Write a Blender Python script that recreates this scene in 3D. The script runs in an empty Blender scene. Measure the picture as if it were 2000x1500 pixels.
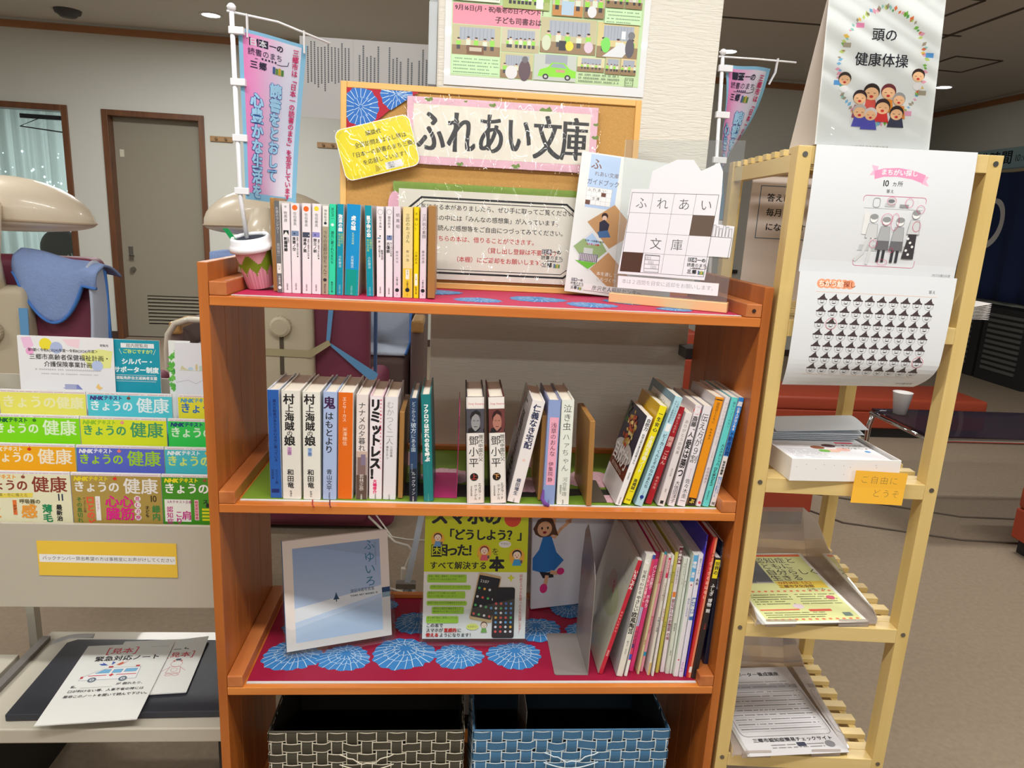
import bpy, bmesh, math, random
from mathutils import Vector, Matrix, Euler
from math import sin, cos, pi, radians as rad, sqrt, atan2
rnd = random.Random(7)
S = bpy.context.scene
COL = S.collection

# ------------------------------------------------------------------ camera, world, lights, exposure
S.view_settings.view_transform = 'Standard'
S.view_settings.look = 'None'
S.view_settings.gamma = 1.0
S.view_settings.use_curve_mapping = False
S.view_settings.exposure = 0.0
S.cycles.use_denoising = True
S.cycles.max_bounces = 8
S.cycles.transparent_max_bounces = 24

cam_d = bpy.data.cameras.new('camera')
cam = bpy.data.objects.new('camera', cam_d)
COL.objects.link(cam)
S.camera = cam
cam_d.sensor_fit = 'HORIZONTAL'
cam_d.sensor_width = 36.0
cam_d.lens = 36.0 * 1387.8 / 2000.0
cam_d.clip_start = 0.02
CY, CP, CR = 0.083365, 0.229788, 0.051588
_fw = Vector((sin(CY), cos(CY), 0)); _r = Vector((cos(CY), -sin(CY), 0)); _up = Vector((0, 0, 1))
_f2 = _fw*cos(CP) - _up*sin(CP); _u2 = _up*cos(CP) + _fw*sin(CP)
_r3 = _r*cos(CR) + _u2*sin(CR); _u3 = _u2*cos(CR) - _r*sin(CR)
_m = Matrix((( _r3.x, _u3.x, -_f2.x, 0.43326), (_r3.y, _u3.y, -_f2.y, -1.2803), (_r3.z, _u3.z, -_f2.z, 1.40935), (0, 0, 0, 1)))
cam.matrix_world = _m

W = bpy.data.worlds.new('world'); S.world = W; W.use_nodes = True
W.node_tree.nodes['Background'].inputs[0].default_value = (0.93, 0.96, 1.0, 1)
W.node_tree.nodes['Background'].inputs[1].default_value = 0.3

def area(name, loc, sx, sy, power, color=(1, 0.985, 0.955), rot=(0, 0, 0), spread=180):
    l = bpy.data.lights.new(name, 'AREA'); l.shape = 'RECTANGLE'; l.size = sx; l.size_y = sy
    l.energy = power; l.color = color; l.spread = rad(spread)
    o = bpy.data.objects.new(name, l); o.location = loc; o.rotation_euler = rot; COL.objects.link(o)
    return o
# ceiling fluorescent fittings near, mid and back (tubes run along x), then added fill
area('ceiling_lamp_near', (0.5, -1.0, 2.86), 2.4, 0.16, 64)
area('ceiling_lamp_mid', (0.5, -4.2, 2.86), 3.0, 0.16, 62)
area('ceiling_lamp_back', (0.5, -5.9, 2.86), 3.0, 0.16, 70)
area('fill_side', (-2.6, -0.8, 2.86), 1.6, 0.16, 36)  # added fill to brighten the floor on the left, no fitting there
area('fill_aisle', (3.2, -0.6, 2.86), 1.6, 0.16, 44)  # added fill to brighten the floor on the right, no fitting there
area('fill_left', (-2.4, 1.6, 2.86), 1.2, 0.16, 40)  # added room fill behind the magazine rack, not a fitting
area('fill_far', (-1.6, 4.3, 2.86), 1.2, 0.5, 70)  # added room fill that lifts the far wall, not a fitting
area('fill_right', (3.0, 2.4, 2.86), 1.2, 0.3, 36)  # added room fill over the benches, not a fitting

# ------------------------------------------------------------------ colours and materials
def lin(c):
    return tuple(((x/255)/12.92 if x/255 <= 0.04045 else ((x/255+0.055)/1.055)**2.4) for x in c) + (1.0,)
_M = {}
def mat(name, rgb=None, rough=0.5, metal=0.0, spec=0.5, bump=0.0, bscale=200, coat=0.0, emit=None, noise=0.0, nscale=6.0, sheen=0.0):
    if name in _M: return _M[name]
    m = bpy.data.materials.new(name); m.use_nodes = True; nt = m.node_tree; n = nt.nodes; b = n['Principled BSDF']
    b.inputs['Base Color'].default_value = lin(rgb)
    b.inputs['Roughness'].default_value = rough; b.inputs['Metallic'].default_value = metal
    b.inputs['Specular IOR Level'].default_value = spec; b.inputs['Coat Weight'].default_value = coat
    tc = n.new('ShaderNodeTexCoord')
    if noise:
        t = n.new('ShaderNodeTexNoise'); t.inputs['Scale'].default_value = nscale; t.inputs['Detail'].default_value = 6
        nt.links.new(tc.outputs['Object'], t.inputs['Vector'])
        mx = n.new('ShaderNodeMix'); mx.data_type = 'RGBA'
        c = lin(rgb); mx.inputs['A'].default_value = tuple(x*(1-noise) for x in c[:3])+(1,); mx.inputs['B'].default_value = tuple(min(1, x*(1+noise)) for x in c[:3])+(1,)
        nt.links.new(t.outputs['Fac'], mx.inputs['Factor']); nt.links.new(mx.outputs['Result'], b.inputs['Base Color'])
    if bump:
        t = n.new('ShaderNodeTexNoise'); t.inputs['Scale'].default_value = bscale; t.inputs['Detail'].default_value = 4
        nt.links.new(tc.outputs['Object'], t.inputs['Vector'])
        bp = n.new('ShaderNodeBump'); bp.inputs['Strength'].default_value = bump; bp.inputs['Distance'].default_value = 0.002
        nt.links.new(t.outputs['Fac'], bp.inputs['Height']); nt.links.new(bp.outputs['Normal'], b.inputs['Normal'])
    if emit:
        b.inputs['Emission Color'].default_value = lin(rgb); b.inputs['Emission Strength'].default_value = emit
    _M[name] = m; return m
def wood(name, c1, c2, axis='x', scale=1.0, rough=0.42, coat=0.25):
    if name in _M: return _M[name]
    m = bpy.data.materials.new(name); m.use_nodes = True; nt = m.node_tree; n = nt.nodes; b = n['Principled BSDF']
    tc = n.new('ShaderNodeTexCoord'); mp = n.new('ShaderNodeMapping')
    lo, hi = 1.5*scale, 30*scale
    mp.inputs['Scale'].default_value = {'x': (lo, hi, hi), 'y': (hi, lo, hi), 'z': (hi, hi, lo)}[axis]
    nt.links.new(tc.outputs['Object'], mp.inputs['Vector'])
    t = n.new('ShaderNodeTexNoise'); t.inputs['Scale'].default_value = 1.0; t.inputs['Detail'].default_value = 5; t.inputs['Distortion'].default_value = 0.6
    nt.links.new(mp.outputs[0], t.inputs['Vector'])
    mp2 = n.new('ShaderNodeMapping'); mp2.inputs['Scale'].default_value = {'x': (3, 18, 18), 'y': (18, 3, 18), 'z': (18, 18, 3)}[axis]
    nt.links.new(tc.outputs['Object'], mp2.inputs['Vector'])
    t2 = n.new('ShaderNodeTexNoise'); t2.inputs['Scale'].default_value = 1.0; t2.inputs['Detail'].default_value = 2
    nt.links.new(mp2.outputs[0], t2.inputs['Vector'])
    ad = n.new('ShaderNodeMath'); ad.operation = 'ADD'; nt.links.new(t.outputs['Fac'], ad.inputs[0]); nt.links.new(t2.outputs['Fac'], ad.inputs[1])
    rp = n.new('ShaderNodeValToRGB'); rp.color_ramp.elements[0].position = 0.75; rp.color_ramp.elements[1].position = 1.25
    rp.color_ramp.elements[0].color = lin(c1); rp.color_ramp.elements[1].color = lin(c2)
    ml = n.new('ShaderNodeMath'); ml.operation = 'MULTIPLY'; ml.inputs[1].default_value = 1.0
    nt.links.new(ad.outputs[0], ml.inputs[0]); 
    rp.color_ramp.elements[0].position = 0.35; rp.color_ramp.elements[1].position = 0.65
    ml.inputs[1].default_value = 0.5
    nt.links.new(ml.outputs[0], rp.inputs['Fac']); nt.links.new(rp.outputs['Color'], b.inputs['Base Color'])
    b.inputs['Roughness'].default_value = rough; b.inputs['Coat Weight'].default_value = coat; b.inputs['Coat Roughness'].default_value = 0.3
    _M[name] = m; return m
def ink(name='ink', rough=0.55, coat=0.0):
    if name in _M: return _M[name]
    m = bpy.data.materials.new(name); m.use_nodes = True; nt = m.node_tree; b = nt.nodes['Principled BSDF']
    a = nt.nodes.new('ShaderNodeAttribute'); a.attribute_name = 'Col'
    nt.links.new(a.outputs['Color'], b.inputs['Base Color']); b.inputs['Roughness'].default_value = rough
    b.inputs['Specular IOR Level'].default_value = 0.3; b.inputs['Coat Weight'].default_value = coat; b.inputs['Coat Roughness'].default_value = 0.15
    _M[name] = m; return m
def clear(name, tint=(255, 255, 255), refl=1.0, rough=0.02, base=0.04, bump=0.0, bscale=20, haze=0.0, cap=1.0):
    """thin clear plastic: transparent with a view-angle dependent reflection"""
    if name in _M: return _M[name]
    m = bpy.data.materials.new(name); m.use_nodes = True; nt = m.node_tree; n = nt.nodes
    n.remove(n['Principled BSDF']); out = n['Material Output']
    tr = n.new('ShaderNodeBsdfTransparent'); tr.inputs[0].default_value = lin(tint)
    gl = n.new('ShaderNodeBsdfGlossy'); gl.inputs['Roughness'].default_value = rough; gl.inputs[0].default_value = (1, 1, 1, 1)
    fr = n.new('ShaderNodeFresnel'); fr.inputs['IOR'].default_value = 1.5
    mu = n.new('ShaderNodeMath'); mu.operation = 'MULTIPLY_ADD'; mu.inputs[1].default_value = refl; mu.inputs[2].default_value = base; mu.use_clamp = True
    nt.links.new(fr.outputs[0], mu.inputs[0])
    mn = n.new('ShaderNodeMath'); mn.operation = 'MINIMUM'; mn.inputs[1].default_value = cap; nt.links.new(mu.outputs[0], mn.inputs[0])
    mx = n.new('ShaderNodeMixShader'); nt.links.new(mn.outputs[0], mx.inputs[0]); nt.links.new(tr.outputs[0], mx.inputs[1]); nt.links.new(gl.outputs[0], mx.inputs[2])
    last = mx
    if haze:
        df = n.new('ShaderNodeBsdfDiffuse'); df.inputs[0].default_value = lin(tint)
        m2 = n.new('ShaderNodeMixShader'); m2.inputs[0].default_value = haze
        nt.links.new(mx.outputs[0], m2.inputs[1]); nt.links.new(df.outputs[0], m2.inputs[2]); last = m2
    if bump:
        tc = n.new('ShaderNodeTexCoord'); t = n.new('ShaderNodeTexNoise'); t.inputs['Scale'].default_value = bscale; t.inputs['Detail'].default_value = 2
        mp = n.new('ShaderNodeMapping'); mp.inputs['Scale'].default_value = (1, 1, 0.3)
        nt.links.new(tc.outputs['Object'], mp.inputs[0]); nt.links.new(mp.outputs[0], t.inputs['Vector'])
        bp = n.new('ShaderNodeBump'); bp.inputs['Strength'].default_value = bump; bp.inputs['Distance'].default_value = 0.01
        nt.links.new(t.outputs['Fac'], bp.inputs['Height']); nt.links.new(bp.outputs['Normal'], gl.inputs['Normal'])
    nt.links.new(last.outputs[0], out.inputs['Surface'])
    _M[name] = m; return m

SHELF_X = wood('shelf_wood_x', (190, 102, 34), (214, 132, 58), 'x')
SHELF_Y = wood('shelf_wood_y', (170, 94, 44), (200, 122, 66), 'y')
SHELF_Z = wood('shelf_wood_z', (162, 86, 26), (192, 110, 42), 'z')
BIRCH_X = wood('birch_x', (212, 184, 116), (226, 200, 138), 'x')
BIRCH_Y = wood('birch_y', (210, 182, 116), (226, 200, 138), 'y')
BIRCH_Z = wood('birch_z', (208, 178, 106), (224, 196, 130), 'z')
DOORWOOD = wood('door_trim_wood', (96, 58, 34), (120, 76, 46), 'z')
RAILWOOD = wood('picture_rail_wood', (150, 98, 58), (172, 118, 74), 'x')
def ink_cloth():
    m = ink('ink_cloth', 0.85); nt = m.node_tree; b = nt.nodes['Principled BSDF']; a = nt.nodes['Attribute']
    tl = nt.nodes.new('ShaderNodeBsdfTranslucent'); nt.links.new(a.outputs['Color'], tl.inputs[0])
    mx = nt.nodes.new('ShaderNodeMixShader'); mx.inputs[0].default_value = .4
    nt.links.new(b.outputs[0], mx.inputs[1]); nt.links.new(tl.outputs[0], mx.inputs[2]); nt.links.new(mx.outputs[0], nt.nodes['Material Output'].inputs['Surface']); return m
INKC = ink_cloth()
INK = ink('ink'); INKG = ink('ink_glossy', 0.3, 0.35)
PAGE = mat('page_block', (228, 220, 204), 0.85, noise=0.08, nscale=300)
WHITE = mat('white_paper', (236, 236, 234), 0.6)

# ------------------------------------------------------------------ mesh helpers
class MB:
    def __init__(s): s.v = []; s.f = []; s.c = []; s.mi = []; s.T = None; s.col = None; s.m = 0; s.sm = False; s.smooth = []
    def add(s, vs, fs, col=None):
        b = len(s.v)
        if s.T is not None: vs = [s.T @ Vector(p) for p in vs]
        s.v += [tuple(p) for p in vs]
        for f in fs:
            s.f.append(tuple(b+i for i in f)); s.c.append(col if col is not None else s.col); s.mi.append(s.m); s.smooth.append(s.sm)
        return s
    def box(s, x0, x1, y0, y1, z0, z1, col=None):
        return s.add([(x0,y0,z0),(x1,y0,z0),(x1,y1,z0),(x0,y1,z0),(x0,y0,z1),(x1,y0,z1),(x1,y1,z1),(x0,y1,z1)],
                     [(0,3,2,1),(4,5,6,7),(0,1,5,4),(1,2,6,5),(2,3,7,6),(3,0,4,7)], col)
    def prism(s, pts, a, b, axis='y', col=None):
        """extrude a 2D outline (ccw) between a and b along an axis"""
        def P(p, t): return {'y': (p[0], t, p[1]), 'x': (t, p[0], p[1]), 'z': (p[0], p[1], t)}[axis]
        n = len(pts)
        vs = [P(p, a) for p in pts] + [P(p, b) for p in pts]
        fs = [tuple(range(n)), tuple(range(2*n-1, n-1, -1))] + [(i, i+n, (i+1)%n+n, (i+1)%n) for i in range(n)]
        return s.add(vs, fs, col)
    def tube(s, path, r, n=10, col=None, cap=True, ry=None):
        path = [Vector(p) for p in path]; vs = []; fs = []
        rr = r if isinstance(r, (list, tuple)) else [r]*len(path)
        up = Vector((0, 0, 1)); prev = None
        for i, p in enumerate(path):
            d = (path[min(i+1, len(path)-1)] - path[max(i-1, 0)]).normalized()
            if prev is None:
                a = d.cross(up)
                if a.length < 1e-3: a = d.cross(Vector((1, 0, 0)))
            else:
                a = prev - d*prev.dot(d)
            a.normalize(); prev = a; b = d.cross(a)
            for k in range(n):
                t = 2*pi*k/n; vs.append(p + a*cos(t)*rr[i] + b*sin(t)*rr[i]*(ry or 1))
        for i in range(len(path)-1):
            for k in range(n): fs.append((i*n+k, i*n+(k+1)%n, (i+1)*n+(k+1)%n, (i+1)*n+k))
        if cap: fs.append(tuple(range(n-1, -1, -1))); fs.append(tuple((len(path)-1)*n+k for k in range(n)))
        return s.add(vs, fs, col)
    def lathe(s, prof, n=32, col=None):
        vs = []; fs = []
        for (r, z) in prof:
            for k in range(n): t = 2*pi*k/n; vs.append((r*cos(t), r*sin(t), z))
        for i in range(len(prof)-1):
            for k in range(n): fs.append((i*n+k, i*n+(k+1)%n, (i+1)*n+(k+1)%n, (i+1)*n+k))
        return s.add(vs, fs, col)
    def sphere(s, c, rx, ry=None, rz=None, n=20, m=12, col=None):
        ry = ry or rx; rz = rz or rx; vs = []; fs = []
        for i in range(m+1):
            a = pi*i/m
            for k in range(n): t = 2*pi*k/n; vs.append((c[0]+rx*sin(a)*cos(t), c[1]+ry*sin(a)*sin(t), c[2]+rz*cos(a)))
        for i in range(m):
            for k in range(n): fs.append((i*n+k, (i+1)*n+k, (i+1)*n+(k+1)%n, i*n+(k+1)%n))
        return s.add(vs, fs, col)
    def grid(s, fn, nu, nv, col=None):
        vs = [fn(i/nu, j/nv) for j in range(nv+1) for i in range(nu+1)]
        fs = [(j*(nu+1)+i, j*(nu+1)+i+1, (j+1)*(nu+1)+i+1, (j+1)*(nu+1)+i) for j in range(nv) for i in range(nu)]
        return s.add(vs, fs, col)
    def build(s, name, mats, parent=None, bevel=0, smooth=False, solid=0, label=None, sub=0, seg=2):
        me = bpy.data.meshes.new(name); me.from_pydata(s.v, [], s.f)
        if not isinstance(mats, (list, tuple)): mats = [mats]
        for m in mats: me.materials.append(m)
        if len(mats) > 1: me.polygons.foreach_set('material_index', s.mi)
        if any(c is not None for c in s.c):
            at = me.color_attributes.new('Col', 'FLOAT_COLOR', 'CORNER'); buf = []
            for f, c in zip(s.f, s.c):
                c = lin(c) if c is not None else (0.8, 0.8, 0.8, 1)
                buf += list(c)*len(f)
            at.data.foreach_set('color', buf)
        if smooth: me.polygons.foreach_set('use_smooth', [True]*len(s.f))
        elif any(s.smooth): me.polygons.foreach_set('use_smooth', s.smooth)
        me.update()
        o = bpy.data.objects.new(name, me); COL.objects.link(o)
        if parent is not None: o.parent = parent
        if bevel:
            bv = o.modifiers.new('bevel', 'BEVEL'); bv.width = bevel; bv.segments = seg; bv.limit_method = 'ANGLE'; bv.angle_limit = rad(40)
        if solid:
            sd = o.modifiers.new('solid', 'SOLIDIFY'); sd.thickness = solid; sd.offset = 0
        if sub:
            sb = o.modifiers.new('sub', 'SUBSURF'); sb.levels = sub; sb.render_levels = sub
        if label: o['label'] = label
        return o
def tag(o, label=None, cat=None, group=None, kind=None):
    if label: o['label'] = label
    if cat: o['category'] = cat
    if group: o['group'] = group
    if kind: o['kind'] = kind
    return o
def thing(name, loc, label, cat, group=None, rot=(0, 0, 0)):
    o = bpy.data.objects.new(name, None); o.empty_display_size = 0.05; o.location = loc; o.rotation_euler = rot; COL.objects.link(o)
    return tag(o, label, cat, group)
def struct(o): o['kind'] = 'structure'; return o
def B(name, m, parent, x0, x1, y0, y1, z0, z1, bevel=0, label=None):
    return MB().box(x0, x1, y0, y1, z0, z1).build(name, m, parent, bevel, label=label)

# ------------------------------------------------------------------ lettering and flat print
_G = {}
_tc = bpy.data.curves.new('glyph', 'FONT'); _to = bpy.data.objects.new('glyph', _tc); COL.objects.link(_to)
def glyph(ch, bold, res):
    k = (ch, bold, res)
    if k not in _G:
        _tc.body = ch; _tc.offset = bold; _tc.resolution_u = res
        bpy.context.view_layer.update()
        ev = _to.evaluated_get(bpy.context.evaluated_depsgraph_get()); me = ev.to_mesh()
        vs = [(v.co.x, v.co.y) for v in me.vertices]; fs = [tuple(p.vertices) for p in me.polygons]
        wd = 1.0 if ord(ch) > 0x2000 else ((max(v[0] for v in vs)+0.07) if vs else 0.3)
        ev.to_mesh_clear(); _G[k] = (vs, fs, wd)
    return _G[k]
class Page:
    """flat print: units (u right, v down) on a sheet W x H, mapped to w x h metres in the xz plane facing -y"""
    def __init__(s, W, H, w, h, eps=0.00003):
        s.W, s.H, s.w, s.h = W, H, w, h; s.v = []; s.f = []; s.c = []; s.k = 0; s.eps = eps; s.st = []
        s.X = None
    def _p(s, pts, fs, col, k=None):
        b = len(s.v); kk = s.k if k is None else k
        if s.X: pts = [s.X(*p) for p in pts]
        s.v += [(u, v, kk) for (u, v) in pts]
        for f in fs: s.f.append(tuple(b+i for i in f)); s.c.append(col)
    def rect(s, x0, y0, x1, y1, col, up=True, n=1, m=1):
        if up: s.k += 1
        if n == 1 and m == 1: s._p([(x0,y0),(x1,y0),(x1,y1),(x0,y1)], [(3,2,1,0)], col)
        else:
            s._p([(x0+(x1-x0)*i/n, y0+(y1-y0)*j/m) for j in range(m+1) for i in range(n+1)],
                 [((j+1)*(n+1)+i, (j+1)*(n+1)+i+1, j*(n+1)+i+1, j*(n+1)+i) for j in range(m) for i in range(n)], col)
        return s
    def poly(s, pts, col, up=True):
        if up: s.k += 1
        a = sum(pts[i][0]*pts[(i+1) % len(pts)][1]-pts[(i+1) % len(pts)][0]*pts[i][1] for i in range(len(pts)))
        idx = tuple(range(len(pts))); s._p(pts, [idx[::-1] if a > 0 else idx], col); return s
    def ell(s, cx, cy, rx, ry, col, n=20, up=True, a0=0, a1=2*pi):
        full = abs(a1-a0-2*pi) < 1e-3
        pts = [(cx+rx*cos(a0+(a1-a0)*i/n), cy+ry*sin(a0+(a1-a0)*i/n)) for i in range(n if full else n+1)]
        return s.poly(pts, col, up)
    def line(s, pts, wd, col, up=True, closed=False):
        if up: s.k += 1
        if closed: pts = list(pts)+[pts[0]]
        for (a, b) in zip(pts[:-1], pts[1:]):
            dx, dy = b[0]-a[0], b[1]-a[1]; L = sqrt(dx*dx+dy*dy) or 1; nx, ny = -dy/L*wd/2, dx/L*wd/2; ex, ey = dx/L*wd*.3, dy/L*wd*.3
            s._p([(a[0]-ex+nx,a[1]-ey+ny),(b[0]+ex+nx,b[1]+ey+ny),(b[0]+ex-nx,b[1]+ey-ny),(a[0]-ex-nx,a[1]-ey-ny)], [(0,1,2,3)], col)
        return s
    def ring(s, cx, cy, rx, ry, wd, col, n=20, up=True):
        return s.line([(cx+rx*cos(2*pi*i/n), cy+ry*sin(2*pi*i/n)) for i in range(n)], wd, col, up, True)
    def text(s, t, x, y, size, col, bold=0.0, vert=False, sx=1.0, sp=1.0, rot=0, fat=0, res=2, anchor='l', slant=0, outline=None, ow=0.05):
        """x,y = top-left of the first character cell (anchor c: centre of the line in x; for vertical text x is the column centre)"""
        if outline is not None:
            s.text(t, x, y, size, outline, bold+ow, vert, sx, sp, rot, fat, res, anchor, slant)
        s.k += 1
        kx = s.H/s.h*s.w/s.W  # keeps glyphs square when the page units are not
        cu, cv = x, y; cr, sr = cos(rot), sin(rot)
        if anchor == 'c' and not vert:
            tw = sum((glyph(c, min(0, bold), res)[2] if c != ' ' else 0.4) for c in t)*size*sx*sp/kx; cu -= tw/2*cr; cv -= tw/2*sr
        px, py = 0.0, 0.0
        for ch in t:
            if ch in ' \u3000':
                if vert: py += size*0.5*sp
                else: px += size*(0.4 if ch == ' ' else 1)*sx*sp/kx
                continue
            vs, fs, wd = glyph(ch, min(0, bold), res)
            if not vs:
                continue
            b_ = max(0, bold); shifts = [(0, 0)]
            if b_: shifts = [(-b_, -b_*.7), (b_, -b_*.7), (b_, b_*.7), (-b_, b_*.7)] + ([(0, 0), (b_, 0), (-b_, 0), (0, b_), (0, -b_)] if b_ > .035 else [])
            if fat: shifts = [(sx_+d, sy_) for sx_, sy_ in shifts for d in (-fat, 0, fat)]
            for js, (dx, dy) in enumerate(shifts):
                out = []
                for (gx, gy) in vs:
                    gx += dx; gy += dy
                    if vert:
                        if ch in 'ー―-…｜「」（）〜～':
                            gx, gy = -(gy-0.38)+0.0, (gx-wd/2)
                            lx, ly = -gx*0, 0
                            a, b = gx*size*sx/kx, (gy+0.5)*size
                            a = -a if ch in '「」（）' else a
                            out.append((a, py+b)); continue
                        ox = 0.25 if ch in '、。ゃゅょッっャュョァィゥェォ' else 0
                        a = (gx-wd/2+(0.1 if ox else 0))*size*sx/kx; b = (0.88-gy)*size
                        out.append((a+(gy-0.4)*slant*size, py+b))
                    else:
                        out.append((px+(gx+gy*slant)*size*sx/kx, (0.88-gy)*size))
                out = [(cu+a*cr-b*sr, cv+a*sr+b*cr) for a, b in out]
                s._p(out, fs, col, s.k+.9*js/len(shifts))
            if vert: py += size*sp*(wd if ord(ch) < 0x2000 else 1)
            else: px += wd*size*sx*sp/kx
        return s
    def lines(s, x0, y0, x1, n, dy, wd, col, seed=0, gap=0.12):
        """rows of tiny unreadable print"""
        r = random.Random(seed); s.k += 1
        for i in range(n):
            x = x0; y = y0+i*dy
            xe = x1-(r.random()*0.3*(x1-x0) if i % 4 == 3 else 0)
            while x < xe:
                L = wd*r.uniform(0.7, 1.1)
                if r.random() > gap:
                    s._p([(x,y-wd*.4),(x+L*.35,y-wd*.4),(x+L*.35,y+wd*.4),(x,y+wd*.4)], [(3,2,1,0)], col)
                    s._p([(x+L*.45,y-wd*.1),(x+L*.85,y-wd*.1),(x+L*.85,y+wd*.15),(x+L*.45,y+wd*.15)], [(3,2,1,0)], col)
                x += L
        return s
    def build(s, name, parent=None, m=None, warp=None, loc=None, label=None):
        if warp is None:
            vs = [(u/s.W*s.w, -k*s.eps, (1-v/s.H)*s.h) for (u, v, k) in s.v]
        else:
            vs = [warp(u/s.W, v/s.H, k*s.eps) for (u, v, k) in s.v]
        mb = MB(); mb.v = vs; mb.f = s.f; mb.c = s.c; mb.mi = [0]*len(s.f); mb.smooth = [False]*len(s.f)
        o = mb.build(name, m or INK, parent, label=label)
        if loc: o.location = loc
        return o
BLK = (28, 28, 32); WHT = (240, 240, 238); RED = (196, 30, 40)


# ================================================================== THE ROOM
CARPET = mat('carpet', (150, 134, 114), 0.95, bump=0.9, bscale=420, noise=0.22, nscale=55)
CEIL = mat('ceiling_board', (204, 200, 192), 0.9, bump=0.3, bscale=160)
WALLP = mat('wall_paper', (214, 216, 208), 0.85, bump=0.25, bscale=120)
SKIRT = mat('skirting_brown', (70, 52, 44), 0.6)
GROOVE = mat('ceiling_groove', (88, 80, 72), 0.9)
def wallpaper():
    m = bpy.data.materials.new('column_wallpaper'); m.use_nodes = True; nt = m.node_tree; n = nt.nodes; b = n['Principled BSDF']
    b.inputs['Base Color'].default_value = lin((226, 222, 210)); b.inputs['Roughness'].default_value = 0.8
    tc = n.new('ShaderNodeTexCoord'); mp = n.new('ShaderNodeMapping'); mp.inputs['Scale'].default_value = (22, 22, 170)
    t = n.new('ShaderNodeTexNoise'); t.inputs['Scale'].default_value = 1; t.inputs['Detail'].default_value = 4; t.inputs['Distortion'].default_value = 1.2
    nt.links.new(tc.outputs['Object'], mp.inputs[0]); nt.links.new(mp.outputs[0], t.inputs['Vector'])
    bp = n.new('ShaderNodeBump'); bp.inputs['Strength'].default_value = 0.55; bp.inputs['Distance'].default_value = 0.004
    nt.links.new(t.outputs['Fac'], bp.inputs['Height']); nt.links.new(bp.outputs['Normal'], b.inputs['Normal'])
    return m
COLWP = wallpaper()
CZ = 2.97
struct(B('floor', CARPET, None, -6.5, 6.4, -8.0, 8.4, -0.1, 0.0))
struct(B('ceiling', CEIL, None, -6.6, 6.5, -8.0, 8.4, CZ, CZ+0.1))
struct(B('wall_left', WALLP, None, -6.6, -6.5, -8.0, 8.4, 0, CZ))
struct(B('wall_right', WALLP, None, 6.3, 6.4, -8.0, 8.3, 0, CZ))
struct(B('wall_recess', WALLP, None, 4.6, 6.3, 8.2, 8.3, 0, CZ))
# pillar behind the bookcase
struct(MB().box(0.372, 1.006, 0.42, 1.05, 0, CZ).build('wall_pillar', COLWP, None, bevel=0.004))
B0 = struct(MB().box(0.366, 1.012, 0.412, 1.056, 0, 0.07).build('baseboard_pillar', SKIRT, None))
# far wall, built in its own frame (turned 3.2 degrees) with a door opening and a glazed opening
FA = (-2.9706, 6.2039, 0); FR = (0, 0, rad(3.2))
def far(mb, name, m, kind=True, bevel=0, parent=None):
    o = mb.build(name, m, parent, bevel)
    if parent is None: o.location = FA; o.rotation_euler = FR
    if kind: o['kind'] = 'structure'
    return o
mb = MB()
mb.box(-3.6, -1.75, 0, .15, 0, CZ); mb.box(-1.75, -.347, 0, .15, 2.235, CZ); mb.box(-.347, -.043, 0, .15, 0, CZ); mb.box(-.043, .892, 0, .15, 2.222, CZ); mb.box(.892, 7.6, 0, .15, 0, CZ)
far(mb, 'wall_far', WALLP)
far(MB().box(7.45, 7.6, .15, 1.75, 0, CZ), 'wall_return', WALLP)
far(MB().box(-3.6, 7.6, -.02, 0, 2.885, 2.945), 'trim_1', RAILWOOD)
o = struct(MB().box(6.28, 6.3, -8, 8.2, 2.885, 2.945).build('trim_2', wood('picture_rail_wood_y', (150, 98, 58), (172, 118, 74), 'y')))
struct(MB().box(4.6, 6.28, 8.18, 8.2, 2.885, 2.945).build('trim_3', RAILWOOD))
far(MB().box(-.347, -.043, -.012, 0, 0, .075), 'baseboard_far', SKIRT)
far(MB().box(.892, 7.6, -.012, 0, 0, .075), 'baseboard_far_right', SKIRT)
struct(MB().box(6.288, 6.3, -8, 8.2, 0, .075).build('baseboard_right', SKIRT))
# ceiling joints and hatch frames
def strip(name, pts, w=0.02):
    mb = MB()
    for a, b in zip(pts[:-1], pts[1:]):
        d = Vector((b[0]-a[0], b[1]-a[1], 0)); L = d.length; n_ = Vector((-d.y, d.x, 0))/L*w/2
        p = [Vector((a[0], a[1], CZ-.006)), Vector((b[0], b[1], CZ-.006))]
        q = [p[0]+n_, p[1]+n_, p[1]-n_, p[0]-n_]
        mb.add([tuple(x) for x in q]+[(x.x, x.y, CZ) for x in q], [(0,1,2,3),(4,7,6,5),(0,4,5,1),(1,5,6,2),(2,6,7,3),(3,7,4,0)])
    return struct(mb.build(name, GROOVE))
strip('trim_4', [(-1.2, 4.42), (4.3, 4.50)])
strip('trim_5', [(4.20, 5.2), (4.24, -2.0)], .025)
strip('trim_6', [(4.69, 5.10), (5.15, 5.14), (5.14, 5.66), (4.70, 5.62), (4.69, 5.10)])
strip('trim_7', [(3.40, 3.62), (3.86, 3.66), (3.84, 4.12), (3.38, 4.08), (3.40, 3.62)])

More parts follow.
